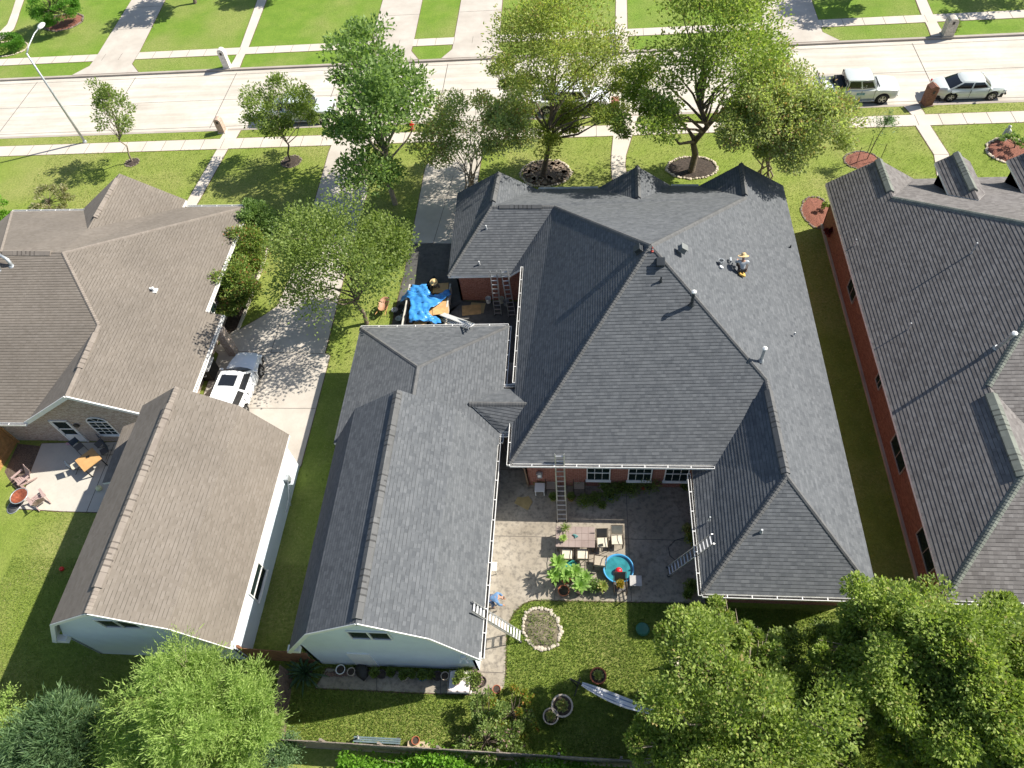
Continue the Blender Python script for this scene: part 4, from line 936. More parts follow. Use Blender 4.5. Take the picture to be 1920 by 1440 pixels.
# trees just beyond the top of the frame, whose shade falls on the far lawns
for i, (x, y, s, lab) in enumerate(((P(366, 6).x, P(366, 6).y, 1.0, 'tree whose trunk foot shows at the top edge, left of the far driveways'), (P(555, -20).x, P(555, -20).y, .9, 'tree just beyond the top edge between the walk and twin driveways'), (P(1650, -12).x, P(1650, -12).y, 1.1, 'tree at the top right edge whose shade covers the far lawn'), (P(1890, -30).x + 3, P(1890, -30).y, 1.2, 'tree beyond the top right corner'), (P(240, -60).x, P(240, -60).y, 1.1, 'tree beyond the top edge shading the far left driveway'))):
    t = thing('shade_tree', lab, 'tree', (x, y, 0), group='trees across the street')
    pts, nn, cls = crown_pts(np.array([x, y + .2, 4.6 * s]), np.array([2.7, 2.7, 2.0]) * s, 40, 150, 80 + i, .5, .28, .4)
    quadmesh('crown', leaves(pts, nn, .26, .16, .7, seed=i), L_mid, t); branches((x, y, 0), cls, .16, M_bark, t, seed=i)
# young palm-like tree with stakes
pb = P(1625, 300); t = thing('staked_sapling', 'thin staked sapling with a palm-like head in a round red mulch bed', 'tree', (pb.x, pb.y, 0))
top = P(1655, 212, 3.2); top = Vector((pb.x + .35, pb.y - .1, 3.3))
mb = MB(); mb.tube([(pb.x, pb.y, 0), (pb.x + .12, pb.y, 1.6), top], [.035, .028, .02], 6); mb.build('trunk', M_bark, t, world=True)
C_, N_ = [], []
for i in range(26):
    a = random.uniform(0, 6.3); el = random.uniform(-.3, .9); L_ = random.uniform(.6, 1.1)
    d = Vector((math.cos(a) * math.cos(el), math.sin(a) * math.cos(el), math.sin(el)))
    for k in range(14):
        f = k / 13; p = top + d * L_ * f - Vector((0, 0, .45 * f * f)) + Vector((0, 0, -random.uniform(0, .5)))
        for s in (-1, 1): C_.append(p); N_.append(Vector((-d.y, d.x, 0)) * s + d * .4)
quadmesh('crown', leaves(np.array(C_), np.array(N_), .17, .05, .25, seed=2), L_jun, t)
for dx, dy in ((-.75, -.35), (.85, -.05), (.2, .75)):
    mb = MB(); mb.tube([(pb.x + dx, pb.y + dy, 0), (pb.x + dx * 1.05, pb.y + dy, 1.3)], .022, 5); mb.tube([(pb.x + dx, pb.y + dy, 1.2), (pb.x + .1, pb.y, 1.3)], .008, 4); mb.build('stake', M_dark, t, world=True)

# beds and rings
def bedpx(u, v, rx, ry, m=M_soil): return ell(u, v, rx, ry)
for nm, u, v, rx, ry, m, lab in (('planting_bed', 1023, 325, 1.75, 1.45, M_mulchb, 'ring of flat stones around the yellow-green tree'), ('planting_bed', 1297, 315, 1.7, 1.2, M_soil, 'ring of pale stones around the dark forked trunk'),
                            ('planting_bed', 1616, 301, 1.15, .95, M_mulch, 'low dark edging round the red mulch bed of the staked sapling'), ('planting_bed', 1895, 283, 1.5, 1.35, M_mulch, 'edging stones of the red mulch bed at the right edge'),
                            ('planting_bed', 1532, 398, .95, 1.5, M_mulch, 'edging of the red mulch bed at the corner of the orange brick house'), ('planting_bed', 120, 42, 1.9, 1.6, M_mulch, 'edging of the red mulch bed under the big clipped bush'),
                            ('planting_bed', 248, 305, .55, .5, M_soil, 'few grey stones round the foot of the leaning young tree'), ('planting_bed', 546, 303, .75, .7, M_soil, 'dark stones round the foot of the second young tree')):
    pts = ell(u, v, rx, ry); bed(nm, pts, m); ring('stone_edging', lab, 'edging', pts, .11 if rx > 1.2 else .07, M_stone if u in (1297, 1895, 1023) else mat('dark_stone', (.2, .16, .13), .9, var=.3, scale=6, bmp=.4), gap=.1)
mb = MB()
for i in range(46):
    a = random.uniform(0, 6.28); q = random.uniform(.45, .95); c = P(1023, 325); p = Vector((c.x + 1.6 * q * math.cos(a), c.y + 1.3 * q * math.sin(a), .09))
    mb.box(p, (random.uniform(.2, .45), random.uniform(.15, .35), .07), rz=a)
tag(mb.build('flagstone', mat('flag', (.24, .18, .13), .9, var=.4, scale=4, bmp=.3)), 'loose brown flagstones piled round the trunk of the yellow-green tree', 'stones')
# border bed beside the left house and its white kerb
q = pp((470, 388), (514, 430), (488, 510), (446, 620), (425, 650), (385, 620), (400, 560), (432, 470), (455, 395)); bed('planting_bed', q, M_soil)
mb = MB(); pts = [P(u, v, .05) for u, v in ((511, 425), (505, 460), (490, 505), (470, 560), (446, 620), (425, 634))]; 
for a_, b_ in zip(pts[:-1], pts[1:]): mb.bar(a_, b_, .14, .2)
tag(mb.build('border_edging', M_walk), 'pale concrete edging strip along the shrub border', 'edging')
bed('planting_bed', pp((33, 829), (80, 832), (58, 885), (36, 925), (15, 900), (8, 885)), M_mulchb)
q = pp((985, 1150), (1005, 1140), (1028, 1143), (1045, 1160), (1052, 1185), (1045, 1208), (1028, 1217), (1003, 1216), (988, 1200), (980, 1180)); bed('planting_bed', q, mat('dry_soil', (.16, .135, .09), .95, var=.5, scale=6, bmp=.8), z=.05); ring('stone_edging', 'oval ring of whitewashed stones round a bare garden bed on the back lawn', 'edging', q, .1, mat('white_stone', (.46, .40, .32), .85, var=.25, scale=6), gap=.15)
C_ = [np.array(P(random.uniform(990, 1042), random.uniform(1150, 1210), .07)) for _ in range(500)]; tag(quadmesh('weeds', leaves(np.array(C_), np.tile([0, 0, 1.0], (500, 1)), .12, .04, .8), L_mid), kind='stuff')
# hedge ring at top left and its wall
mb = MB(); c = P(12, 92); pts = []
C_ = []; N_ = []
for i in range(7000):
    a = random.uniform(0, 6.28); q = random.uniform(.72, 1.05); z = .15 + .75 * math.sin(random.uniform(0, 1.57)); C_.append((c.x + 1.9 * q * math.cos(a), c.y + 1.2 * q * math.sin(a), z)); N_.append((math.cos(a) * (q - .85) * 3, math.sin(a) * (q - .85) * 3, .7))
t = thing('ring_hedge', 'clipped ring-shaped hedge at the top left beside the far sidewalk', 'hedge', (c.x, c.y, 0)); quadmesh('foliage', leaves(np.array(C_), np.array(N_), .13, .07, .5), MATS['leaf_clip'], t)
ring('stone_edging', 'stone edging in front of the ring-shaped hedge', 'edging', [(c.x + 2.1 * math.cos(a), c.y + 1.35 * math.sin(a)) for a in np.linspace(0, 6.28, 24)], .1)
# low shrubs in beds on the far right
tree('leafy_shrub', 'small dark shrub in the red mulch bed at the right edge', 'shrub', (1902, 278), (1868, 252, 1930, 285), L_dark, 16, 80, .12, .06, .04, seed=91, zc=.7, kz=.5)
tree('leafy_shrub', 'small green plant in the mulch at the corner of the orange brick house', 'shrub', (1545, 392), (1538, 376, 1556, 398), L_mid, 8, 60, .1, .06, .02, seed=92, zc=.4, kz=.3)
tree('leafy_shrub', 'dark red round shrub against the orange brick wall', 'shrub', (1554, 440), (1544, 425, 1562, 452), leafmat('leaf_red', (.09, .02, .025), (.2, .04, .05)), 12, 90, .1, .06, .02, seed=93, zc=.8, kz=.6)
tree('leafy_shrub', 'grassy shrub beside the stone mailbox across the street', 'shrub', (1792, 58), (1780, 38, 1800, 62), L_mid, 10, 60, .13, .05, .03, seed=94, zc=.5, kz=.5)

# ================================================================== FENCES
def fence(name, label, a, b, h, m, cat='fence', pw=.14, capm=None):
    a, b = Vector((a[0], a[1], 0)), Vector((b[0], b[1], 0)); d = b - a; L = d.length; d.normalize(); nrm = Vector((d.y, -d.x, 0)); ang = math.atan2(d.y, d.x)
    t = thing(name, label, cat, tuple(a)); n = int(L / pw); mb = MB()
    for i in range(n):
        c = a + d * (pw * (i + .5)); hh = h + random.uniform(-.025, .025)
        mb.box(c + Vector((0, 0, hh / 2)) + nrm * random.uniform(-.004, .004), (pw * .94, .02, hh), rz=ang)
    mb.build('picket_panel', m, t, world=True)
    mb = MB()
    for z in (.35, h - .3): mb.bar(a - nrm * .04 + Vector((0, 0, z)), b - nrm * .04 + Vector((0, 0, z)), .05, .09)
    mb.build('rail', m, t, world=True)
    for i in range(int(L / 2.4) + 1):
        c = a + d * min(L, 2.4 * i) - nrm * .09; mb = MB(); mb.box(c + Vector((0, 0, h / 2)), (.09, .09, h), rz=ang); mb.build('post', m, t, world=True)
    return t
M_woodg = mat('grey_fence', (.22, .185, .155), .9, var=.4, scale=6, bmp=.4)
fence('wooden_fence', 'weathered grey wooden fence along the bottom of the back lawn', (-13.0, 4.5), (9, 4.35), 1.75, M_woodg)
fence('wooden_fence', 'dark weathered side fence running away from the back fence corner', (-12.7, 4.6), (-13.0, 7.4), 1.7, M_wood)
fence('wooden_fence', 'short reddish-brown fence between the two garages', (-15.1, 8.0), (-12.0, 7.9), 1.75, mat('red_fence', (.24, .11, .06), .8, var=.3, scale=5, bmp=.3))
fence('wooden_fence', 'purple-brown fence end at the bottom left edge', (-28, 4.62), (-22.9, 4.58), 1.75, mat('purple_fence', (.16, .075, .09), .8, var=.2, scale=5))
fence('wooden_fence', 'orange cedar fence beside the mulch bed at the left edge', (P(33, 829).x, P(33, 829).y), (P(8, 900).x - .6, P(8, 900).y - .3), 1.8, M_woodo)
fence('wooden_fence', 'grey fence behind the trees in the bottom right', (9.2, 4.4), (20, 4.3), 1.75, M_woodg)
mb = MB()
for i in range(22):
    p = Vector((-13.5 + .02 * i, 7.3 - i * .125, .06)); mb.box(p, (.22, .115, .1), rz=.05)
tag(mb.build('paver_strip', M_walk), 'line of pale pavers beside the dark side fence', 'pavers')

# ================================================================== VEHICLES
def wheel(parent, x, y, r, wd, side, rimm):
    mb = MB(); prof = [(r * .62, -wd / 2), (r * .93, -wd / 2), (r, -wd * .32), (r, wd * .32), (r * .93, wd / 2), (r * .62, wd / 2)]
    mb.lathe(prof + prof[:1], (0, 0, 0), 26, cap=False)
    mb.v = [(a + x, c * side + y, b + r) for a, b, c in mb.v]
    t = mb.build('wheel', M_black, parent, smooth=False)
    rb = MB(); rb.lathe([(r * .56, wd * .46), (r * .54, wd * .1), (0, wd * .1)], (0, 0, 0), 26, cap=False); rb.lathe([(r * .65, -wd * .3), (r * .65, wd * .46), (r * .56, wd * .47)], (0, 0, 0), 26, 1, cap=False)
    for k in range(5):
        a = 2 * math.pi * k / 5 + .3
        rb.bar((r * .08 * math.cos(a), r * .08 * math.sin(a), wd * .36), (r * .6 * math.cos(a), r * .6 * math.sin(a), wd * .42), r * .17, .03, 1, up=(0, 0, 1))
    rb.lathe([(r * .16, wd * .3), (r * .16, wd * .44), (r * .1, wd * .47), (0, wd * .47)], (0, 0, 0), 12, 1)
    rb.v = [(a + x, c * side + y, b + r) for a, b, c in rb.v]
    rb.build('rim', [M_dark, rimm], t)
def vehicle(name, label, cat, loc, rz, kind, paint, L, Wd, group=None):
    t = thing(name, label, cat, loc, rz, group); hwm = Wd / 2
    if kind == 'sedan':
        wx, r = (-L * .27, L * .305), .345; deck_r, hood, belt, zl, xr0, xr1, xb0, xb1, zr, wr = 1.06, .95, .95, .22, -L * .165, L * .16, -L * .355, L * .30, 1.45, .66
    elif kind == 'suv':
        wx, r = (-L * .29, L * .30), .37; deck_r, hood, belt, zl, xr0, xr1, xb0, xb1, zr, wr = 1.05, 1.02, 1.05, .28, -L * .43, L * .10, -L * .48, L * .26, 1.70, .70
    else:
        wx, r = (-L * .285, L * .325), .42; deck_r, hood, belt, zl, xr0, xr1, xb0, xb1, zr, wr = 1.32, 1.18, 1.22, .42, -L * .135, L * .175, -L * .16, L * .27, 1.95, .74
    bedx = xb0 - .03
    def top(x):
        if kind == 'pickup':
            if x < bedx: return belt + .06
            if x > xb1 - .1: return hood + .03 - .10 * max(0, (x - xb1) / (L / 2 - xb1)) ** 2
            return belt
        if x > xb1: return hood - .20 * ((x - xb1) / (L / 2 - xb1)) ** 1.8
        if x < xb0: return deck_r - .10 * ((xb0 - x) / (xb0 + L / 2 + 1e-6)) ** 2
        return belt
    def hw(x):
        f = abs(x) / (L / 2); k = 4 if kind != 'pickup' else 10
        return hwm * (1 - (.30 if kind != 'pickup' else .12) * f ** k) * (1 if f < .999 else .9)
    def low(x):
        z = zl
        for c in wx:
            dx = abs(x - c); R_ = r + .07
            if dx < R_: z = max(z, r + math.sqrt(R_ * R_ - dx * dx) * .97)
        f = abs(x) / (L / 2)
        return z + (.08 * max(0, f - .93) / .07)
    xs = sorted(set([round(v, 4) for v in list(np.linspace(-L / 2, L / 2, 60))] + [round(c + s * (r + .07) * q, 4) for c in wx for s in (-1, 1) for q in (1, .995, .93, .8, .5)] + ([round(bedx, 4), round(bedx - .01, 4), round(-L / 2 + .06, 4), round(-L / 2 + .05, 4)] if kind == 'pickup' else [])))
    secs = []
    for x in xs:
        h_, zlow, zt = hw(x), low(x), top(x); zb = zt - (.12 if kind != 'pickup' else .06); zb = max(zb, zlow + .04)
        inbed = kind == 'pickup' and -L / 2 + .055 < x < bedx - .005
        cr = .045
        s = [(h_ * .93, zlow), (h_ * .99, zlow + (zb - zlow) * .25), (h_, zlow + (zb - zlow) * .55), (h_ * .965, zb), (h_ * .86, zt if not inbed else zt), ((h_ * .85) if inbed else h_ * .5, .72 if inbed else zt + cr * .8), (0, .72 if inbed else zt + cr)]
        secs.append(s)
    mb = MB(); ns = 13; vs = []
    for x, s in zip(xs, secs):
        full = [(y, z) for y, z in s] + [(-y, z) for y, z in s[-2::-1]]
        vs += [(x, y, z) for y, z in full]
    fs = []
    for i in range(len(xs) - 1):
        for k in range(ns - 1): fs.append((i * ns + k, (i + 1) * ns + k, (i + 1) * ns + k + 1, i * ns + k + 1))
    fs.append(tuple(range(ns))); fs.append(tuple(range((len(xs) - 1) * ns + ns - 1, (len(xs) - 1) * ns - 1, -1)))
    mb.add(vs, fs)
    body = mb.build('body', paint, t, smooth=True)
    try:
        body.data.set_sharp_from_angle(angle=math.radians(38))
    except Exception: pass
    mb = MB(); mb.box((0, 0, zl + .12), (L * .93, Wd * .84, .3)); 
    for c in wx: mb.box((c, 0, r), (r * 2.0, Wd * .72, r * 1.5))
    mb.build('underbody', M_black, t)
    # cabin
    wb = hwm * .9; wt = hwm * wr / .74 * .78 if kind != 'pickup' else hwm * .8
    B_ = {'f': (xb1, wb * .93, hood + .02), 'r': (xb0, wb * .93, (deck_r if kind != 'pickup' else belt) + .02)}
    mb = MB(); zb = belt - .03
    ring0 = [(xb1, 0), (xb1 - .07, wb * .55), (xb1 - .2, wb * .93), ((xb1 + xb0) / 2, wb), (xb0 + .12, wb * .93), (xb0 + .03, wb * .55), (xb0, 0)]
    ring1 = [(xr1, 0), (xr1 - .03, wt * .6), (xr1 - .1, wt * .96), ((xr1 + xr0) / 2, wt), (xr0 + .1, wt * .95), (xr0 + .02, wt * .6), (xr0, 0)]
    def full(rg): return rg + [(x, -y) for x, y in rg[-2:0:-1]]
    R0, R1 = full(ring0), full(ring1); n = len(R0); vs = []
    for f, bz in ((0, 0), (.5, .012), (1, 0)):
        for (x0, y0_), (x1, y1_) in zip(R0, R1): vs.append((x0 + (x1 - x0) * f, (y0_ + (y1_ - y0_) * f) * (1 + bz * 2), zb + (zr - .05 - zb) * f))
    for x1, y1_ in R1: vs.append((x1 * 1.0 + (((xr0 + xr1) / 2) - x1) * .12, y1_ * .86, zr - .008))
    o = len(vs); vs.append(((xr0 + xr1) / 2, 0, zr + .02))
    fs = []
    for l in range(3):
        for k in range(n): a_, b_ = l * n + k, l * n + (k + 1) % n; fs.append((a_, a_ + n, b_ + n, b_))
    for k in range(n): fs.append((3 * n + k, o, 3 * n + (k + 1) % n))
    mb.add(vs, fs); cb = mb.build('cabin', paint, t, smooth=True)
    try: cb.data.set_sharp_from_angle(angle=math.radians(50))
    except Exception: pass
    def pnt(i, f):      # point on cabin surface, ring index i (float), height f
        i0 = int(math.floor(i)) % n; i1 = (i0 + 1) % n; q = i - math.floor(i)
        a_ = Vector(R0[i0] + (0,)).lerp(Vector(R0[i1] + (0,)), q); b_ = Vector(R1[i0] + (0,)).lerp(Vector(R1[i1] + (0,)), q)
        p = a_.lerp(b_, f); bz = .012 * (1 - abs(2 * f - 1)) * 2; return Vector((p.x, p.y * (1 + bz), zb + (zr - .05 - zb) * f))
    cen = Vector(((xb0 + xb1) / 2, 0, zb + .1))
    def panel(name_, i0, i1, f0, f1, m=M_carglass, steps=6, off=.012):
        mb = MB(); g_ = []
        for f in np.linspace(f0, f1, 4):
            for i in np.linspace(i0, i1, steps + 1):
                p = pnt(i, f); d = (p - cen); d.z *= .5; g_.append(p + d.normalized() * off)
        mb.add(g_, [(a_ * (steps + 1) + b_, a_ * (steps + 1) + b_ + 1, (a_ + 1) * (steps + 1) + b_ + 1, (a_ + 1) * (steps + 1) + b_) for a_ in range(3) for b_ in range(steps)])
        return mb.build(name_, m, t, smooth=True)
    panel('windshield', -1.85, 1.85, .10, .93, steps=12)
    rw0 = 4.15 if kind != 'pickup' else 4.3
    panel('rear_window', rw0, 12 - rw0, .12 if kind != 'pickup' else .25, .9, steps=12)
    for s in (0, 1):
        for i0, i1 in ((2.12, 2.93), (3.03, 3.85)):
            f0 = .16
            if s: i0, i1 = 12 - i1, 12 - i0
            panel('side_window', i0, i1, f0, .88)
    if kind == 'suv':
        mb = MB(); mb.box(((xr0 + xr1) / 2 + .55, 0, zr + .012), (.75, .95, .02)); mb.build('sunroof', M_carglass, t, bevel=.01)
        for s in (-1, 1):
            mb = MB(); mb.tube([(xr1 - .3, s * wt * .84, zr), (xr1 - .4, s * wt * .84, zr + .05), (xr0 + .3, s * wt * .84, zr + .05), (xr0 + .2, s * wt * .84, zr)], .018, 6); mb.build('roof_rail', M_alu, t)
    for s in (-1, 1):
        mb = MB(); mb.box((xb1 - .32, s * (hwm + .08), belt + .06), (.14, .2, .13)); mb.build('mirror', paint, t, bevel=.03)
        for x in ((xb1 + xb0) / 2 + .12, xb0 + .35 if kind != 'suv' else xb0 + .9):
            mb = MB(); mb.box((x + .1, s * (hwm * .985), belt - .2), (.2, .03, .035)); mb.build('door_handle', paint, t)
        mb = MB()
        for x in (xb1 - .35, (xb1 + xb0) / 2 + .0, xb0 + .25 if kind != 'suv' else -L * .2): mb.box((x, s * (hw(x) * .985), zl + .5 * (belt - zl) + .05), (.012, .05, (belt - zl) * .78))
        mb.build('door_seam', M_dark, t)
        mb = MB(); mb.box((L / 2 - .12, s * hwm * .66, .68 if kind != 'pickup' else .92), (.16, .34, .14 if kind != 'pickup' else .2)); mb.build('headlight', mat('lamp_clear', (.75, .77, .8), .15, 0, .05), t, bevel=.03)
        mb = MB(); mb.box((-L / 2 + .06, s * hwm * .74, .8 if kind != 'pickup' else 1.05), (.12, .26 if kind != 'pickup' else .12, .15 if kind != 'pickup' else .34)); mb.build('taillight', mat('lamp_red', (.35, .015, .01), .2, 0, .1), t, bevel=.02)
        for c in wx: wheel(t, c, s * (hwm - .13), r, .22, s, M_alu)
    mb = MB(); mb.box((L / 2 + .0, 0, .42 if kind != 'pickup' else .62), (.09, Wd * .8, .14)); mb.build('bumper', M_dark if kind != 'pickup' else M_alu, t, bevel=.02)
    mb = MB(); mb.box((-L / 2 + .0, 0, .42 if kind != 'pickup' else .6), (.1, Wd * .8, .14)); mb.build('bumper', M_dark if kind != 'pickup' else M_alu, t, bevel=.02)
    mb = MB(); mb.box((L / 2 - .005, 0, .68 if kind != 'pickup' else .92), (.03, Wd * .42, .16 if kind != 'pickup' else .3)); mb.build('grille', M_dark, t)
    if kind == 'pickup':
        for s in (-1, 1):
            mb = MB(); mb.tube([(-.9, s * (hwm + .06), .42), (1.35, s * (hwm + .06), .42)], .045, 8); mb.build('running_board', M_alu, t)
        mb = MB(); mb.box((xb1 - .02, 0, hood + .09), (.06, Wd * .62, .02)); mb.build('wiper', M_dark, t)
    return t, dict(zr=zr, L=L, belt=belt, bedx=bedx, hwm=hwm)
def paint(name, col, metal=.3): return mat(name, col, .28, metal, .03, 1, coat=.6)
P_silver = paint('silver_paint', (.64, .67, .63), .15); P_white = paint('white_paint', (.78, .79, .79), 0); P_wg = paint('pale_paint', (.62, .68, .66), .1)
zc_ = -KH
tr, d_ = vehicle('pickup_truck', 'silver pickup truck with black cargo in its bed, behind the silver sedan', 'pickup', (22.3 - 2.95, 49.2, zc_), 0, 'pickup', P_silver, 5.9, 2.02)
mb = MB(); mb.box((-1.05, .1, 1.15), (.55, 1.5, .5)); mb.build('tool_box', M_black, tr, bevel=.03)
mb = MB(); mb.box((-1.75, -.25, .95), (.6, .7, .4)); mb.box((-1.8, .5, .9), (.5, .4, .3)); mb.build('cargo_box', M_white, tr, bevel=.02)
mb = MB()
for x in (-2.6, -.75):
    for s in (-1, 1): mb.bar((x, s * .88, 1.3), (x, s * .88, 1.75), .05, .05)
    mb.bar((x, -.9, 1.75), (x, .9, 1.75), .05, .05)
mb.build('cargo_rack', M_dark, tr)
mb = MB(); mb.box((-.62 + .9, -1.012, .93), (.55, .012, .2)); mb.build('door_sign', mat('sign_teal', (.1, .3, .33), .4, var=.1), tr)
mb = MB(); mb.box((.28, -1.02, .85), (.5, .006, .035)); mb.box((.28, -1.02, .97), (.3, .006, .025), 0); mb.build('door_sign', M_white, tr)
mb = MB()
for i in range(3):
    for j in range(3): mb.box((.55 - .16 * j + .0, -.90 + .028 * i, 1.42 + i * .09), (.1, .012, .03))
mb.build('window_sticker', M_white, tr)
vehicle('parked_sedan', 'silver four-door sedan parked at the far right of the street', 'car', (29.7 - 2.42, 49.1, zc_), 0, 'sedan', P_silver, 4.8, 1.82)
vehicle('pickup_truck', 'pale pickup truck half hidden behind the second young tree', 'pickup', (-19.5 - 2.95, 49.25, zc_), 0, 'pickup', P_wg, 5.8, 2.0)
c = P(1060, 185, 0); vehicle('pickup_truck', 'white pickup truck mostly hidden behind the tall yellow-green tree', 'pickup', (c.x + .3, 49.25, zc_), 0, 'pickup', P_white, 5.9, 2.02)
vehicle('parked_suv', 'white sport utility vehicle with dark sunroof in the left driveway behind the brown garage', 'car', (-19.75, 22.55, .03), math.radians(90 - 3), 'suv', P_white, 4.75, 1.92)

# ================================================================== STREET THINGS
b = P(160, 267); t = thing('street_lamp', 'tall thin grey street lamp with an arm over the street', 'street lamp', (b.x, b.y, 0))
mb = MB(); mb.lathe([(.16, 0), (.16, .12), (.11, .2)], (0, 0, 0), 14); mb.tube([(0, 0, 0), (0, 0, 3.5), (.0, 0, 7.5)], [.10, .085, .06], 12); mb.build('pole', M_steel, t, smooth=True)
mb = MB(); mb.tube([(0, 0, 7.45), (.1, .5, 7.75), (.22, 1.6, 8.05), (.3, 2.2, 8.1)], [.055, .045, .04, .035], 10); mb.build('arm', M_steel, t, smooth=True)
mb = MB(); mb.lathe([(.02, .12), (.16, .1), (.24, .0), (.2, -.07), (0, -.1)][::-1], (.34, 2.55, 8.1), 16, sy=1.9); mb.build('lamp_head', mat('lamp_head', (.72, .74, .72), .35), t, smooth=True)
def mailbox(base, label, m, wd=.5, dp=.55, h=1.45, topk='arch', lean=0, door=M_dark, rz=0):
    b = P(*base); t = thing('mailbox', label, 'mailbox', (b.x, b.y, 0), rz)
    mb = MB(); q = wd / 2; e = dp / 2; hh = h if topk != 'arch' else h - q * .8
    prof = [(-q, 0), (q, 0), (q, hh)] + ([(q * math.cos(a), hh + q * .8 * math.sin(a)) for a in np.linspace(.2, math.pi - .2, 9)] if topk == 'arch' else [(0, h + q * .55)] if topk == 'peak' else []) + [(-q, hh)]
    def ap(y, rev):
        vs = [(x, y, z) for x, z in prof]; mb.add(vs, [tuple(range(len(vs)))[::-1] if rev else tuple(range(len(vs)))], 0, [(x, z) for x, z in prof])
    ap(-e, False); ap(e, True); k = len(prof); acc = 0
    for i in range(k):
        a_, b_ = prof[i], prof[(i + 1) % k]; dd = math.hypot(b_[0] - a_[0], b_[1] - a_[1])
        mb.add([(a_[0], e, a_[1]), (b_[0], e, b_[1]), (b_[0], -e, b_[1]), (a_[0], -e, a_[1])][::-1], [(0, 1, 2, 3)], 0, [(0, acc + dd), (0, acc + dd), (dp, acc), (dp, acc)] if 0 else [(0, acc), (0, acc + dd), (dp, acc + dd), (dp, acc)][::-1]); acc += dd
    mb.build('pillar', m, t)
    mb = MB(); mb.box((0, e + .01, h * .78), (.2, .03, .2)); mb.box((0, -e - .01, h * .78), (.18, .03, .22)); mb.build('mail_door', door, t, bevel=.01)
    mb = MB(); mb.box((0, 0, .03), (wd + .12, dp + .12, .1)); mb.build('base', m, t)
M_wb = brick('white_brick', (.62, .6, .56), (.78, .76, .72), (.55, .53, .5), .22, .08)
M_gb = brick('grey_stone_brick', (.45, .42, .36), (.62, .58, .5), (.4, .37, .32), .3, .12)
M_pb = brick('pink_brick', (.40, .27, .2), (.52, .38, .3), (.6, .55, .48), .22, .08)
mailbox((427, 126), 'tall white brick mailbox with rounded top across the street on the left', M_wb, .55, .5, 1.7)
mailbox((418, 247), 'pale round-topped brick mailbox at the near kerb, left of the first parked truck', M_pb, .5, .5, 1.25)
mailbox((1149, 95), 'white brick mailbox with rounded top across the street behind the tall trees', M_wb, .55, .5, 1.6)
mailbox((1736, 196), 'orange brick mailbox pillar beside the tail of the silver sedan', M_redbrick2, .6, .6, 1.45, 'peak', rz=.2)
mailbox((1775, 66), 'rough stone mailbox across the street at the top right', M_gb, .75, .7, 1.45)
mailbox((1152, 218), 'brown brick mailbox at the near kerb partly behind the yellow-green tree', M_redbrick, .55, .55, 1.45, 'flat')
b = P(773, 243); t = thing('fire_hydrant', 'red fire hydrant at the near kerb beside the tall dark tree', 'hydrant', (b.x, b.y, 0)); mr = mat('hydrant_red', (.62, .03, .02), .45, var=.1)
mb = MB(); mb.lathe([(.17, 0), (.17, .05), (.11, .08), (.11, .55), (.15, .57), (.15, .62), (.12, .68), (.07, .76), (.03, .8), (0, .8)], (0, 0, 0), 16); mb.build('barrel', mr, t, smooth=True)
for s in ((1, 0), (-1, 0), (0, -1)):
    mb = MB(); mb.tube([(0, 0, .45), (s[0] * .19, s[1] * .19, .45)], .06, 10); mb.tube([(s[0] * .17, s[1] * .17, .45), (s[0] * .21, s[1] * .21, .45)], .075, 6); mb.build('outlet', mr, t)
b = P(1880, 262); t = thing('garden_statue', 'pale stone garden statue in the right front lawn', 'statue', (b.x, b.y, 0))
mb = MB(); mb.lathe([(.22, 0), (.22, .12), (.14, .16), (.16, .3), (.2, .45), (.13, .7), (.15, .82), (.08, .9), (.1, .98), (.09, 1.08), (0, 1.14)], (0, 0, 0), 12, sx=1.1, wob=.06); mb.tube([(.14, 0, .8), (.24, -.08, .62), (.1, -.16, .55)], .045, 6); mb.tube([(-.14, 0, .8), (-.24, -.08, .62), (-.1, -.16, .55)], .045, 6); mb.build('figure', mat('statue_stone', (.6, .6, .58), .8), t, smooth=True)

# ================================================================== LADDERS
def ladder(label, a, b, wd=.43, side=None, rung=.3, rm=M_alu, double=0.0, flat=False, name='ladder'):
    a, b = Vector(a), Vector(b); d = (b - a); L = d.length; d.normalize()
    s = Vector(side).normalized() if side is not None else d.cross(Vector((0, 0, 1))).normalized()
    s = (s - d * s.dot(d)).normalized(); n = s.cross(d); t = thing(name, label, 'ladder', tuple(a))
    for k in (-1, 1):
        mb = MB(); mb.bar(a + s * k * wd / 2, b + s * k * wd / 2, .03, .075, up=tuple(n)); mb.build('rail', M_alu, t, world=True)
    if double:
        for k in (-1, 1):
            mb = MB(); o = n * .06; mb.bar(a + d * L * double + s * k * (wd / 2 - .035) + o, b + s * k * (wd / 2 - .035) + o, .025, .06, up=tuple(n)); mb.build('rail', M_alu, t, world=True)
    for i in range(int(L / rung)):
        p = a + d * (rung * (i + .6)); mb = MB()
        if flat: mb.bar(p - s * wd / 2, p + s * wd / 2, .085, .03, up=tuple(n))
        else: mb.bar(p - s * wd / 2, p + s * wd / 2, .05, .035, up=(0, 0, 1))
        mb.build('rung', rm, t, world=True)
    for k in (-1, 1):
        mb = MB(); mb.box(a + s * k * wd / 2 + Vector((0, 0, .02)), (.1, .1, .05)); mb.build('foot', M_black, t, world=True)
    return t
X1 = (1, 0, 0)
ladder('long extension ladder standing on the patio against the rear gutter of the middle house', P(1054, 978, .03), P(1049, 851, 3.95), .44, X1, double=.35)
ladder('ladder leaning right against the rear wing of the middle house above the dark patio', P(1252, 1072, .03), P(1337, 1010, 4.05), .42, (-.12, 1, 0))
ladder('bright aluminium ladder with flat white rungs leaning on the right edge of the charcoal garage', P(977, 1194, .03), P(884, 1137, 3.9), .45, (0, 1, 0), rm=mat('white_rung', (.85, .85, .84), .4), flat=True, rung=.26, double=.2)
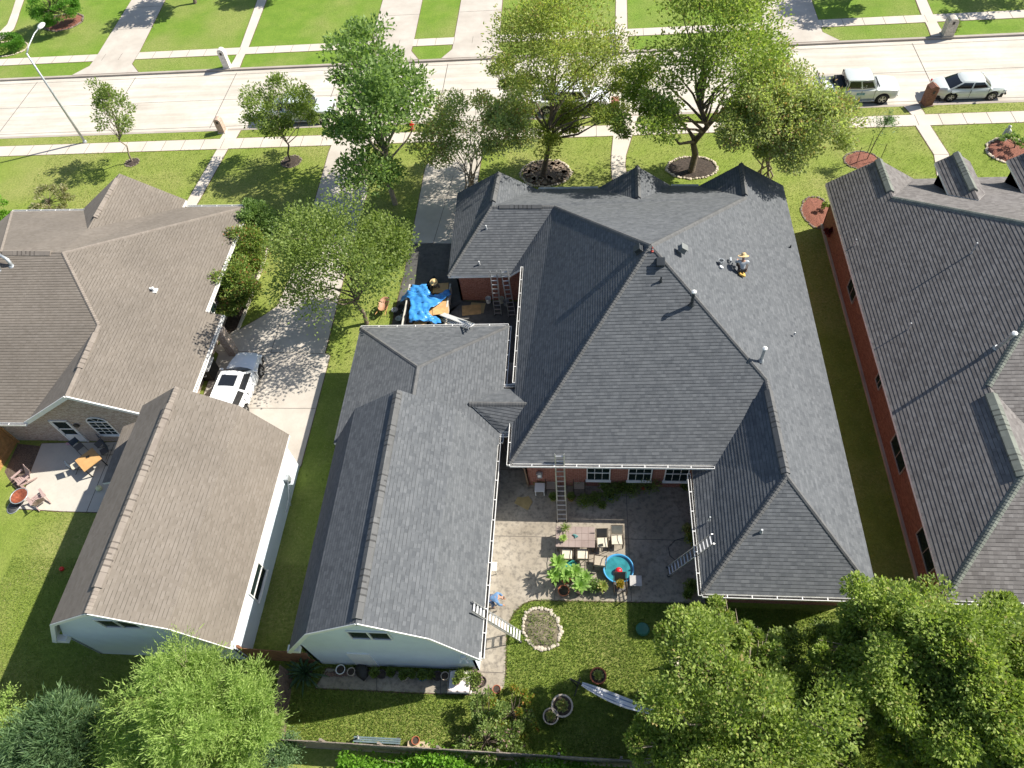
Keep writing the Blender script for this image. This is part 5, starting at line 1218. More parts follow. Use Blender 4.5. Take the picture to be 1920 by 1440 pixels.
ladder('left one of two ladders against the eave behind the blue tarp trailer', Vector((-5.22, 28.35, .03)), P(925, 508, 3.25), .4, X1, double=.45)
ladder('right one of two ladders against the eave behind the blue tarp trailer, more tilted', Vector((-4.35, 28.2, .03)), P(945, 505, 3.3), .4, X1, double=.4)
ladder('ladder lying up from the tarp trailer onto the front eave of the charcoal garage', P(818, 593, .35), P(884, 612, 3.75), .42, (.5, .85, 0))
mb = MB(); mb.bar(P(826, 588, 1.0), P(886, 610, 3.45), .3, .06, up=(0, 0, 1)); tag(mb.build('scaffold_plank', M_white), 'long white plank lying beside the ladder by the tarp trailer', 'plank')

# ================================================================== TRAILER COURT
tx0, tx1, ty0, ty1 = -10.65, -8.15, 24.9, 29.9
t = thing('utility_trailer', 'open utility trailer loaded with old boards under a blue tarp', 'trailer', ((tx0 + tx1) / 2, 27.4, 0))
mb = MB(); mb.box(((tx0 + tx1) / 2, 27.4, .5), (tx1 - tx0, ty1 - ty0, .08)); mb.build('bed', M_wood, t, world=True)
for x in (tx0, tx1):
    mb = MB(); mb.box((x, 27.4, .82), (.05, ty1 - ty0, .56)); mb.box((x, 27.4, 1.13), (.09, ty1 - ty0 + .1, .06)); mb.build('side_panel', mat('trailer_side', (.55, .52, .46), .6), t, world=True)
mb = MB(); mb.box(((tx0 + tx1) / 2, ty1, .82), (tx1 - tx0, .05, .56)); mb.build('front_panel', M_dark, t, world=True)
for x in (tx0 - .16, tx1 + .16):
    for y in (26.6, 27.5):
        mb = MB(); mb.lathe([(.18, -.1), (.33, -.1), (.36, -.06), (.36, .06), (.33, .1), (.18, .1)], (0, 0, 0), 20); mb.v = [(c_[2] + x, c_[1] + y, c_[0] + .36) for c_ in mb.v]; mb.build('wheel', M_black, t, world=True)
mb = MB(); mb.bar((tx0 + .4, ty1, .5), ((tx0 + tx1) / 2, ty1 + 1.3, .5), .08, .1); mb.bar((tx1 - .4, ty1, .5), ((tx0 + tx1) / 2, ty1 + 1.3, .5), .08, .1); mb.build('tow_bar', M_dark, t, world=True)
for i, (u, v, z, sx, sy, rz, lab) in enumerate(((826, 540, 1.2, .95, .8, .1, 'tan plywood sheet at the far right corner of the trailer load'), (829, 560, 1.1, .8, 1.0, -.1, 'tan plywood sheet sticking out from under the tarp edge'), (826, 580, 1.15, .95, .8, .15, 'tan board at the right rim of the trailer below the tarp'), (811, 584, 1.12, .55, .7, .5, 'small tan board scrap next to the right tarp edge'), (789, 604, 1.2, .75, .5, -.2, 'orange-tan board in front of the tarp near the garage eave'))):
    p = P(u, v, z); mb = MB(); mb.box(p, (sx, sy, .03), R=Matrix.Rotation(rz, 3, 'Z') @ Matrix.Rotation(random.uniform(-.12, .12), 3, 'X')); tag(mb.build('plywood_sheet', M_ply), lab, 'board')
mb = MB()
for i in range(60): rock(mb, (random.uniform(tx0 + .2, tx1 - .2), random.uniform(ty0 + .2, ty1 - .2), random.uniform(.6, .85)), random.uniform(.12, .26))
tag(mb.build('roof_debris', mat('debris', (.06, .055, .05), .95, var=.5, scale=8)), 'dark heap of torn shingles inside the trailer', 'debris', kind='stuff')
# tarp
M_tarp = mat('blue_tarp', (.05, .26, .62), .35, var=.15, scale=2.0, spec=.6, bmp=.2)
out = [(772, 532), (800, 531), (803, 545), (812, 553), (826, 547), (840, 538), (845, 545), (838, 554), (826, 562), (815, 572), (803, 583), (812, 590), (822, 594), (828, 605), (815, 607), (800, 601), (785, 602), (766, 601), (768, 585), (770, 566), (766, 556), (745, 551), (752, 545), (768, 544)]
pts = [P(u, v, 1.45) for u, v in out]
bm = bmesh.new()
tri = geometry.tessellate_polygon([pts]); bv = [bm.verts.new(p) for p in pts]
for tt in tri: bm.faces.new([bv[i] for i in tt])
bmesh.ops.subdivide_edges(bm, edges=bm.edges[:], cuts=5, use_grid_fill=True); bmesh.ops.triangulate(bm, faces=bm.faces[:])
bmesh.ops.subdivide_edges(bm, edges=[e for e in bm.edges if e.calc_length() > .22], cuts=1); bmesh.ops.triangulate(bm, faces=bm.faces[:])
for v in bm.verts:
    x, y = v.co.x, v.co.y; z = 1.3 + .22 * noise.noise(Vector((x * .9, y * .9, 2))) + .3 * abs(noise.noise(Vector((x * 2.4 + y, y * 1.1, 5)))) + .16 * abs(noise.noise(Vector((x * 4 - y * 2, y * 2.5 + x, 1)))) + .05 * noise.noise(Vector((x * 9, y * 9, 1)))
    ov = max(0, tx0 + .05 - x, x - tx1 + .0); z -= min(.9, ov * 1.2)
    v.co.z = z; v.co.x += .06 * noise.noise(Vector((x * 4, y * 4, 9))); v.co.y += .06 * noise.noise(Vector((x * 4, y * 4, 4)))
me = bpy.data.meshes.new('blue_tarp'); bm.to_mesh(me); bm.free(); me.materials.append(M_tarp); me.polygons.foreach_set('use_smooth', [True] * len(me.polygons))
o = bpy.data.objects.new('blue_tarp', me); COL.objects.link(o); tag(o, 'crumpled bright blue tarp thrown over the trailer load', 'tarp'); sm = o.modifiers.new('t', 'SOLIDIFY'); sm.thickness = .012
for u, v, sx, sy, rz, lab, mm in ((884, 581, 1.15, .8, .12, 'orange-brown plywood sheet lying on the dark court near the buckets', M_ply), (895, 577, .9, .8, -.1, 'dull tan board half under the orange-brown plywood sheet', mat('tan_board', (.36, .28, .14), .8))):
    p = P(u, v, .06 if mm is M_ply else .045); mb = MB(); mb.box(p, (sx, sy, .02), rz=rz); tag(mb.build('plywood_sheet', mm), lab, 'board')
p = P(983, 942, .05); mb = MB(); mb.prism([(p.x + a_, p.y + b_) for a_, b_ in ((-.5, -.05), (-.35, .3), (-.1, .27), (.2, .36), (.42, .05), (.2, -.42))], .035, .055); tag(mb.build('cardboard_sheet', mat('cardboard', (.36, .27, .12), .85, var=.15)), 'cut yellow-brown board lying on the shaded patio', 'board')
def bucket(u, v, r, h, m, label, z=0.03, name='bucket', fill=None):
    p = P(u, v, z + h * .6); t = thing(name, label, 'bucket', (p.x, p.y, z)); mb = MB(); mb.lathe([(r * .8, 0), (r, h), (r * 1.06, h + .001), (r * .92, h), (r * .76, .03), (0, .03)], (0, 0, 0), 20); mb.build('pail', m, t, smooth=False)
    mb = MB(); mb.tube([(r * math.cos(a_) * 1.04, r * 1.0 * math.sin(a_) * .3 - r * .1, h + .02 + r * .2 * math.sin(a_)) for a_ in np.linspace(0, math.pi, 9)], .006, 5); mb.build('handle', M_steel, t)
    if fill: mb = MB(); mb.lathe([(0, h * .8), (r * .9, h * .8)][::-1], (0, 0, 0), 16); mb.build('contents', fill, t)
bucket(915.5, 562, .17, .38, M_white, 'white bucket left of the two ladders'); bucket(940, 562, .17, .38, mat('cream_bucket', (.55, .52, .4), .6), 'cream bucket between the two ladders'); bucket(949, 567, .19, .34, M_steel, 'grey bucket behind the tilted right ladder')
bucket(1352, 491, .13, .28, M_steel, 'small metal bucket on the roof beside the worker', z=RP(1352, 494, (.67, 0, 1), RIGHT_EAVE).z)
# wheelbarrow
p = P(721, 588, 0); t = thing('wheelbarrow', 'copper-coloured wheelbarrow on the grass beside the trailer', 'wheelbarrow', (p.x, p.y, 0), -.1)
mb = MB(); mb.lathe([(.22, .32), (.38, .62), (.40, .64), (.37, .62), (.2, .35), (0, .35)], (0, .25, 0), 20, sx=.85, sy=1.45); mb.build('tray', mat('copper_pan', (.36, .19, .11), .6, .0, var=.3, scale=5), t, smooth=True)
for s in (-1, 1):
    mb = MB(); mb.tube([(0, .95, .25), (s * .2, .3, .34), (s * .3, -.6, .58)], .022, 6); mb.build('handle', M_woodo, t); mb = MB(); mb.tube([(s * .2, -.05, .35), (s * .24, -.25, 0)], .018, 6); mb.build('leg', M_dark, t)
mb = MB(); mb.lathe([(.1, -.05), (.2, -.05), (.2, .05), (.1, .05)], (0, 0, 0), 16); mb.v = [(c_[2], c_[1] + .95, c_[0] + .2) for c_ in mb.v]; mb.build('wheel', M_black, t)
for i in range(9):
    u, v = 752 + [0, 9, -8, 4, 14, -4, 10, -12, 0][i], 586 + [0, -3, 3, 8, 5, 12, 14, -4, -10][i]; p = P(u, v, .1); mb = MB()
    mb.lathe([(.13, .0), (.2, .12), (.21, .13), (.18, .12), (.1, .02), (0, .02)], p - Vector((0, 0, .06)), 14)
    o = tag(mb.build('plant_saucer', M_steel if i % 2 else M_dark), 'dark round saucer in the pile left of the trailer', 'saucer', group='pile of dark saucers left of the trailer')
# traffic-cone-like safety anchor on the ridge
p, nn_ = onroof(1223, 471, 'B'); t = thing('roof_anchor', 'small red roof anchor post near the peak of the charcoal roof', 'anchor', tuple(p)); t.scale = (.7, .7, .8)
mb = MB(); mb.lathe([(.1, -.02), (.1, .04), (.05, .06), (.03, .32), (0, .33)], (0, 0, 0), 10); mb.build('cone', mat('anchor_red', (.5, .06, .04), .5), t); mb = MB(); mb.lathe([(.045, .14), (.04, .2)], (0, 0, 0), 10); mb.build('band', M_white, t)

# ================================================================== PEOPLE
def skin(name, verts, edges, rad, m, parent, root=0, sub=2):
    me = bpy.data.meshes.new(name); me.from_pydata([tuple(v) for v in verts], edges, []); me.materials.append(m)
    o = bpy.data.objects.new(name, me); COL.objects.link(o); o.parent = parent
    md = o.modifiers.new('skin', 'SKIN'); me.skin_vertices.new(name='') if not me.skin_vertices else None
    for i, sv in enumerate(me.skin_vertices[0].data):
        r = rad[i]; sv.radius = (r, r) if isinstance(r, float) else r; sv.use_root = (i == root)
    md.use_smooth_shade = True; s = o.modifiers.new('sub', 'SUBSURF'); s.levels = sub; s.render_levels = sub
    return o
M_skin = mat('skin', (.42, .24, .16), .55, var=.05); M_denim = mat('denim', (.05, .085, .17), .85, var=.3, scale=9); M_shirt = mat('grey_shirt', (.42, .45, .47), .85, var=.15, scale=6); M_trou = mat('dark_trousers', (.06, .05, .045), .85)
M_straw = mat('straw', (.62, .45, .22), .8, var=.2, scale=25, bmp=.4); M_bshirt = mat('blue_shirt', (.12, .22, .38), .85, var=.2, scale=6); M_boot = mat('boot', (.12, .07, .04), .7)
def person(label, loc, rz, J, shirt, trou, hat=None, long_sleeve=True, group=None):
    t = thing('person', label, 'person', loc, rz, group)
    J = {k: Vector(v) for k, v in J.items()}
    V, E, R_ = [], [], []; ix = {}
    def add(k, p, r, par=None):
        ix[k] = len(V); V.append(Vector(p)); R_.append(r)
        if par is not None: E.append((ix[par], ix[k]))
    pel, ch, nk, hd = J['pelvis'], J['chest'], J['neck'], J['head']
    up = (hd - nk).normalized(); fw = J['face'].normalized(); sd = fw.cross(up).normalized()
    add('pelvis', pel, (.135, .11)); add('waist', pel.lerp(ch, .5), (.12, .10), 'pelvis'); add('chest', ch, (.15, .115), 'waist'); add('neck', nk, .055, 'chest')
    add('jaw', nk.lerp(hd, .5) + fw * .02, .062, 'neck'); add('head', hd + up * .02, .088, 'jaw'); add('crown', hd + up * .09, .066, 'head')
    add('nose', hd + fw * .105 - up * .01, .012, 'head')
    for s, n_s in ((1, 'r'), (-1, 'l')):
        add('ear' + n_s, hd + sd * s * .095, .016, 'head')
        add('sh' + n_s, J['sh' + n_s], .056, 'chest'); add('el' + n_s, J['el' + n_s], .042, 'sh' + n_s); add('wr' + n_s, J['wr' + n_s], .029, 'el' + n_s)
        d = (J['wr' + n_s] - J['el' + n_s]).normalized(); q = d.cross(Vector((0, 0, 1))); q = q.normalized() if q.length > .1 else Vector((1, 0, 0)); dn = q.cross(d)
        pm = J['wr' + n_s] + d * .07; add('pa' + n_s, pm, .03, 'wr' + n_s)
        for i, ln in enumerate((.062, .075, .07, .055)):
            o = (i - 1.5) * .021; b = pm + d * .03 + q * o
            add(f'f{i}a{n_s}', b, .0095, 'pa' + n_s); add(f'f{i}b{n_s}', b + d * ln * .55 - Vector((0, 0, .012)), .0088, f'f{i}a{n_s}'); add(f'f{i}c{n_s}', b + d * ln * .85 - Vector((0, 0, .035)), .008, f'f{i}b{n_s}')
        add('th1' + n_s, pm - d * .02 - q * s * .045, .011, 'pa' + n_s); add('th2' + n_s, pm + d * .02 - q * s * .065 - Vector((0, 0, .01)), .0095, 'th1' + n_s)
        add('hip' + n_s, J['hip' + n_s], .085, 'pelvis'); add('kn' + n_s, J['kn' + n_s], .055, 'hip' + n_s); add('an' + n_s, J['an' + n_s], .038, 'kn' + n_s); add('to' + n_s, J['to' + n_s], .036, 'an' + n_s)
    skin('body', V, E, R_, M_skin, t)
    def garment(nm, keys, edges, radii, m):
        skin(nm, [V[ix[k]] if isinstance(k, str) else k for k in keys], edges, radii, m, t)
    garment('shirt', ['pelvis', 'waist', 'chest', 'shr', 'elr', J['elr'].lerp(J['wrr'], .85), 'shl', 'ell', J['ell'].lerp(J['wrl'], .85), nk.lerp(ch, .45)], [(0, 1), (1, 2), (2, 3), (3, 4), (4, 5), (2, 6), (6, 7), (7, 8), (2, 9)],
            [(.155, .13), (.145, .125), (.17, .135), .075, .06, .048, .075, .06, .048, .085], shirt)
    garment('trousers', ['pelvis', 'hipr', 'knr', J['knr'].lerp(J['anr'], .92), 'hipl', 'knl', J['knl'].lerp(J['anl'], .92)], [(0, 1), (1, 2), (2, 3), (0, 4), (4, 5), (5, 6)], [(.15, .125), .105, .075, .058, .105, .075, .058], trou)
    for n_s in 'rl':
        skin('shoe', [J['an' + n_s], J['an' + n_s].lerp(J['to' + n_s], .5) - Vector((0, 0, .01)), J['to' + n_s]], [(0, 1), (1, 2)], [.05, .048, .045], M_boot, t)
    skin('hair', [hd + up * .03 - fw * .03, hd + up * .085 - fw * .01], [(0, 1)], [.095, .08], mat('dark_hair', (.03, .02, .015), .8), t)
    for s in (1, -1):
        mb = MB(); mb.lathe([(0, -.009), (.009, 0), (0, .009)], hd + fw * .083 + sd * s * .032 + up * .015, 8); mb.build('eye', M_dark, t)
    if hat:
        mb = MB(); br = hat; mb.lathe([(br, -.03), (br * .97, -.035), (.12, .0), (.115, .07), (.09, .12), (0, .135)], (0, 0, 0), 26, wob=.015); Rm = Matrix((sd, fw, up)).transposed()
        mb.v = [tuple(hd + up * .055 + Rm @ Vector(c_)) for c_ in mb.v]; mb.build('straw_hat', M_straw, t, smooth=True)
    return t
pr = RP(1390, 512, (.67, 0, 1), RIGHT_EAVE)
def slope(x): return -.67 * x
# worker sitting on the right slope, back to the viewer (local +y away); roof falls towards +x
person('worker in grey shirt and straw hat sitting on the right slope of the charcoal roof', (pr.x, pr.y, pr.z), 0,
       dict(pelvis=(0, 0, .26), chest=(-.02, .10, .62), neck=(-.02, .17, .80), head=(-.02, .24, .93), face=(0, .85, -.5), shr=(.20, .1, .72), elr=(.30, .28, .48), wrr=(.26, .5, .32), shl=(-.22, .1, .74), ell=(-.32, .25, .52), wrl=(-.22, .48, .45),
            hipr=(.1, .02, .24), knr=(.30, .38, .22), anr=(.24, .16, -.06), tor=(.34, .3, -.10), hipl=(-.1, .02, .27), knl=(-.22, .42, .45), anl=(-.2, .3, .2), tol=(-.2, .45, .2)), M_shirt, M_trou, hat=.27)
mb = MB(); nrm = Vector((.67, 0, 1)).normalized(); x_ = Vector((1, 0, -.67)).normalized(); mb.box(P(1391, 513, pr.z + .05), (.38, .3, .12), R=Matrix((x_, Vector((0, 1, 0)), nrm)).transposed()); tag(mb.build('foam_cushion', mat('yellow_foam', (.62, .38, .09), .9, var=.2, scale=9), bevel=.04), 'yellow foam cushion under the worker on the roof', 'cushion')
q = RP(1369, 490, (.67, 0, 1), RIGHT_EAVE); mb = MB(); mb.box(q + Vector((0, 0, .12)), (.1, .24, .1)); mb.box(q + Vector((0, -.06, .04)), (.06, .06, .16)); mb.tube([q + Vector((0, .1, .12)), q + Vector((.05, .2, .05))], .05, 8); tag(mb.build('nail_gun', M_steel, bevel=.015), 'grey nail gun between the worker and the metal bucket', 'tool')
mb = MB(); q = RP(1352, 502, (.67, 0, 1), RIGHT_EAVE); mb.box(q + Vector((0, 0, .05)), (.2, .12, .07), R=Matrix((x_, Vector((0, 1, 0)), nrm)).transposed()); tag(mb.build('nail_box', M_white), 'small white box of nails just below the metal bucket on the roof', 'box')
hp = P(813, 526, 1.72)
person('man in a straw hat standing in shade at the front of the trailer', (hp.x, hp.y, .03), math.pi,
       dict(pelvis=(0, 0, .92), chest=(0, .03, 1.28), neck=(0, .02, 1.47), head=(0, .05, 1.60), face=(0, 1, -.25), shr=(.2, .02, 1.4), elr=(.27, .08, 1.12), wrr=(.2, .3, 1.0), shl=(-.2, .02, 1.4), ell=(-.27, .08, 1.12), wrl=(-.2, .3, 1.0),
            hipr=(.1, 0, .88), knr=(.12, .04, .48), anr=(.12, 0, .08), tor=(.14, .15, .04), hipl=(-.1, 0, .88), knl=(-.12, .04, .48), anl=(-.12, 0, .08), tol=(-.14, .15, .04)), mat('tan_shirt', (.16, .13, .1), .85), M_trou, hat=.24)
hp = P(916, 1124, .75)
person('man in blue jeans bending under the garage eave near the bright ladder', (hp.x + .1, hp.y, .03), -math.pi / 2,
       dict(pelvis=(0, 0, .86), chest=(0, .30, 1.02), neck=(0, .45, 1.05), head=(0, .57, 1.02), face=(0, .4, -1), shr=(.2, .32, 1.02), elr=(.25, .42, .76), wrr=(.18, .55, .55), shl=(-.2, .32, 1.02), ell=(-.25, .42, .76), wrl=(-.18, .55, .55),
            hipr=(.1, 0, .82), knr=(.13, .12, .46), anr=(.13, 0, .08), tor=(.15, .15, .04), hipl=(-.1, 0, .82), knl=(-.13, .1, .46), anl=(-.13, -.05, .08), tol=(-.15, .1, .04)), M_bshirt, M_denim)

# ================================================================== BACK PATIO FURNITURE
M_sling = mat('tan_sling', (.40, .35, .27), .8, var=.1, scale=20); M_slingd = mat('grey_sling', (.13, .12, .11), .85); M_frame = mat('bronze_frame', (.10, .075, .055), .45, .4); M_cush = mat('cream_cushion', (.62, .56, .44), .85)
def chair(loc, rz, label, sling=M_sling, cushion=None, group='sling chairs on the back patio'):
    """back towards local +y, seat faces -y"""
    t = thing('patio_chair', label, 'chair', loc, rz, group)
    mb = MB(); n = 8
    sv = [(-.25, -.26), (.25, -.26)]; vs = []
    prof = [(-.27, .43), (-.1, .40), (.1, .38), (.22, .39)]
    bp_ = [(.24, .42), (.30, .62), (.37, .84), (.42, 1.0)]
    for name_, pf in (('seat', prof), ('backrest', bp_)):
        mb = MB(); vs = []
        for y, z in pf: vs += [(-.25, y, z), (.25, y, z)]
        k = len(vs); vs += [(x, y + (.0 if name_ == 'seat' else .02), z - .02) for x, y, z in vs]
        fs = [(2 * i, 2 * i + 1, 2 * i + 3, 2 * i + 2) for i in range(3)] + [(2 * i + k + 2, 2 * i + 3 + k, 2 * i + 1 + k, 2 * i + k) for i in range(3)] + [(0, k, k + 1, 1), (k - 2, k - 1, 2 * k - 1, 2 * k - 2)] + [(2 * i, 2 * i + 2, 2 * i + 2 + k, 2 * i + k) for i in range(3)] + [(2 * i + 1, 2 * i + 1 + k, 2 * i + 3 + k, 2 * i + 3) for i in range(3)]
        mb.add(vs, fs); mb.build(name_, sling, t)
    for s in (-1, 1):
        mb = MB(); x = s * .28
        mb.tube([(x, .43, 1.02), (x, .36, .84), (x, .26, .5), (x, .2, .4), (x, -.28, .44)], .016, 6); mb.tube([(x, .31, .64), (x * 1.05, .05, .66), (x * 1.05, -.25, .62), (x * 1.05, -.33, .45), (x * 1.02, -.3, .2), (x, -.3, .02), (x, .0, .015), (x, .3, .02), (x, .22, .4)], .016, 6); mb.build('side_frame', M_frame, t, smooth=True)
    mb = MB(); mb.tube([(-.28, .43, 1.02), (.28, .43, 1.02)], .016, 6); mb.tube([(-.28, -.28, .44), (.28, -.28, .44)], .014, 6); mb.build('cross_bar', M_frame, t)
    if cushion:
        mb = MB(); mb.box((0, -.03, .45), (.48, .48, .09)); mb.build('cushion', cushion, t, bevel=.03)
    return t
tb = [P(1043.3, 986.7, .74), P(1115.5, 989, .74), P(1114.4, 1027, .74), P(1042, 1025, .74)]
tc = sum(tb, Vector()) / 4; tw = (tb[1] - tb[0]).length; td = (tb[3] - tb[0]).length
t = thing('patio_table', 'rectangular stone-topped patio table in the sun on the back patio', 'table', (tc.x, tc.y, .03))
M_tile = concrete('table_tile', (.27, .21, .185), (.36, .29, .26), (.2, .16, .14), .3, 2); mb = MB(); mb.box((0, 0, .715), (tw, td, .04)); 
mb.build('tabletop', M_tile, t, bevel=.01)
mb = MB()
for i in range(1, 6): mb.box((-tw / 2 + tw * i / 6, 0, .7365), (.012, td * .97, .004))
for i in range(1, 3): mb.box((0, -td / 2 + td * i / 3, .7367), (tw * .97, .012, .004))
mb.build('tile_joint', mat('grout', (.16, .12, .1), .9), t)
mb = MB(); mb.box((0, 0, .685), (tw - .04, td - .04, .03)); mb.build('frame', M_frame, t)
for sx in (-1, 1):
    for sy in (-1, 1): mb = MB(); mb.tube([(sx * (tw / 2 - .1), sy * (td / 2 - .1), .68), (sx * (tw / 2 - .08), sy * (td / 2 - .08), 0)], .03, 8); mb.build('leg', M_frame, t)
def at(u, v, z=.03): p = P(u, v, z); return (p.x, p.y, .03)
chair(at(1129, 1016, .5), .05, 'patio chair with dark backrest at the right end of the stone table', M_slingd, M_cush)
chair(at(1157, 1010, .5), .02, 'patio chair with pale sling, rightmost beside the stone table', M_cush)
chair(at(1063, 1040, .5), math.pi, 'left patio chair on the near side of the stone table', M_frame and M_sling, M_cush); chair(at(1092, 1040, .5), math.pi, 'right patio chair on the near side of the stone table', M_sling, M_cush)
chair(at(1125, 1052, .5), math.pi * .97, 'empty tan patio chair between the stone table and the wading pool', M_sling)
chair(at(1163, 1098, .5), .05, 'patio chair holding a flower pot in front of the wading pool', M_slingd)
chair(at(1034, 908, .5), 0, 'tan patio chair by the brick wall left of the tall ladder', M_sling); chair(at(1086, 908, .5), 0, 'patio chair with a fern on it under the first rear window', M_sling)
def smalltable(u, v, label, m, sx=.5, sy=.5, h=.45, rz=0.0):
    p = P(u, v, h); t = thing('side_table', label, 'table', (p.x, p.y, .03), rz); mb = MB(); mb.box((0, 0, h - .02), (sx, sy, .035)); mb.build('tabletop', m, t, bevel=.01)
    for a_ in (-1, 1):
        for b_ in (-1, 1): mb = MB(); mb.bar((a_ * (sx / 2 - .04), b_ * (sy / 2 - .04), 0), (a_ * (sx / 2 - .04), b_ * (sy / 2 - .04), h - .03), .035, .035); mb.build('leg', m, t)
    return p
smalltable(1192, 1089, 'low grey side table to the right of the wading pool', mat('grey_table', (.42, .4, .38), .6), .55, .5, .42); smalltable(1012, 914, 'white plastic side table with a potted plant by the brick wall', M_white, .5, .5, .5); smalltable(920, 1062, 'cream garden side table standing under the garage eave on the patio', mat('cream_table', (.6, .55, .46), .6), .6, .45, .5)
# wading pool
p = P(1159.7, 1066.5, .28); t = thing('wading_pool', 'round blue wading pool full of water', 'pool', (p.x, p.y, .03)); pr_ = .70
M_pool = mat('pool_blue', (.06, .30, .55), .4, var=.05); mb = MB(); mb.lathe([(pr_ * .93, 0), (pr_ * .98, .28), (pr_ * 1.03, .3), (pr_ * 1.02, .315), (pr_ * .93, .3), (pr_ * .9, .03), (0, .03)], (0, 0, 0), 40, wob=.004); mb.build('shell', M_pool, t, smooth=True)
mb = MB(); mb.lathe([(0, .2), (pr_ * .925, .2)][::-1], (0, 0, 0), 40); mb.build('water', mat('pool_water', (.03, .20, .22), .04, var=.25, scale=4, bmp=.15, spec=.8), t)
p = P(1160, 1070, .36); mb = MB(); bm = bmesh.new(); bmesh.ops.create_uvsphere(bm, u_segments=20, v_segments=12, radius=.17); mb.add([v.co + Vector((p.x, p.y, .33)) for v in bm.verts], [tuple(v.index for v in f.verts) for f in bm.faces]); bm.free()
tag(mb.build('rubber_ball', mat('red_rubber', (.65, .02, .03), .35, var=.05), smooth=True), 'red ball floating in the blue wading pool', 'ball')
# teal pleated umbrella standing folded low
p = P(1068, 1064, .5); t = thing('garden_umbrella', 'small pleated teal garden umbrella behind the leafy rosette plants', 'umbrella', (p.x, p.y, .03)); mb = MB(); n = 32; vs = [(0, 0, .72)]
for r_k, z in ((.22, .66), (.40, .52)):
    for k in range(n): a_ = 2 * math.pi * k / n; q = 1 if k % 2 else .93; vs.append((r_k * q * math.cos(a_), r_k * q * math.sin(a_), z + (.03 if k % 2 else 0)))
mb.add(vs, [(0, 1 + k, 1 + (k + 1) % n) for k in range(n)] + [(1 + k, 1 + k + n, 1 + (k + 1) % n + n, 1 + (k + 1) % n) for k in range(n)]); mb.build('canopy', mat('teal_cloth', (.03, .26, .24), .7, var=.15), t)
mb = MB(); mb.tube([(0, 0, 0), (0, 0, .7)], .025, 8); mb.build('pole', M_frame, t)
# plants in pots
M_terra = mat('terracotta', (.38, .12, .06), .8, var=.25, scale=6); M_bluepot = mat('blue_pot', (.06, .16, .26), .4); M_cream = mat('cream_pot', (.5, .42, .33), .8, var=.2); M_darkpot = mat('dark_pot', (.06, .045, .04), .7); M_purple = mat('mauve_pot', (.35, .2, .24), .7)
def rosette(C, n, L, Wd, droop=.3, el=(.15, 1.2)):
    vs = []
    for i in range(n):
        a = i * 2.4 + random.uniform(-.2, .2); e = el[0] + (el[1] - el[0]) * (i / n); d = Vector((math.cos(a) * math.cos(e), math.sin(a) * math.cos(e), math.sin(e))); s = Vector((-math.sin(a), math.cos(a), 0)); l = L * random.uniform(.8, 1.1)
        p0, p1, p2, p3 = C, C + d * l * .35, C + d * l * .72 - Vector((0, 0, droop * l * .15)), C + d * l - Vector((0, 0, droop * l * .5))
        w1, w2 = Wd * .35, Wd * .5
        vs += [p0 - s * w1 * .3, p0 + s * w1 * .3, p1 + s * w1, p1 - s * w1]; vs += [p1 - s * w1, p1 + s * w1, p2 + s * w2, p2 - s * w2]; vs += [p2 - s * w2, p2 + s * w2, p3 + s * .004, p3 - s * .004]
    return vs
def pot(u, v, r, h, m, label, plant='bush', pm=L_mid, pr=None, ph=None, z0=.03, grp=None, name='flower_pot', npl=1):
    p = P(u, v, z0 + h); t = thing(name, label, 'potted plant' if plant else 'pot', (p.x, p.y, z0), group=grp)
    mb = MB(); mb.lathe([(r * .7, 0), (r * .95, h * .85), (r * 1.08, h * .87), (r * 1.08, h), (r * .92, h), (r * .88, h * .84)], (0, 0, 0), 20); mb.build('pot', m, t)
    mb = MB(); mb.lathe([(0, h * .88), (r * .9, h * .86)][::-1], (0, 0, 0), 16); mb.build('soil', M_soil, t)
    pr = (pr or r * 1.2) * (1.2 if pm is L_mid else 1); ph = ph or pr
    if plant == 'bush':
        k = int(90 + 900 * pr); rr = np.random.default_rng(int(u)); o = rr.normal(0, 1, (k, 3)); o /= np.linalg.norm(o, axis=1)[:, None]; o[:, 2] = np.abs(o[:, 2]); q = (rr.random(k) ** .5)[:, None]
        pts = o * q * np.array([pr, pr, ph]) + np.array([0, 0, h]); quadmesh('foliage', leaves(pts, o + np.array([0, 0, .4]), .12, .05, .6, seed=int(v)), pm, t, world=False)
    elif plant == 'rosette':
        vs = []
        for k in range(npl):
            c_ = Vector((0, 0, h + ph)) if npl == 1 else Vector((random.uniform(-1, 1) * pr * .5, random.uniform(-1, 1) * pr * .5, h + ph * random.uniform(.6, 1.1)))
            vs += rosette(c_, 26, pr, pr * .26)
        quadmesh('foliage', np.array([tuple(x) for x in vs]), pm, t, world=False)
        mb = MB(); mb.tube([(0, 0, h * .8), (.02, 0, h + ph)], .03, 6); mb.build('stem', M_barkl, t)
    elif plant == 'spike':
        vs = rosette(Vector((0, 0, h)), 40, pr, pr * .09, .5, (.1, 1.4)); quadmesh('foliage', np.array([tuple(x) for x in vs]), pm, t, world=False)
    return t
for i, (u, v, r, lab) in enumerate(((1047, 1068, .55, 'large bright green rosette plant, rearmost beside the teal umbrella'), (1041, 1088, .5, 'bright green rosette plant at the left end of the patio row'), (1061, 1086, .48, 'bright green rosette plant in the middle above the terracotta pot'), (1078, 1080, .5, 'rosette plant with longer leaves right of the teal umbrella'), (1087, 1106, .52, 'rosette plant nearest the lawn edge in the patio row'), (1097, 1090, .42, 'smaller rosette plant behind the one nearest the lawn'))):
    pot(u, v, .2, .3, M_terra if i == 2 else M_darkpot, lab, 'rosette', L_plum, r, .5 if i else .75)
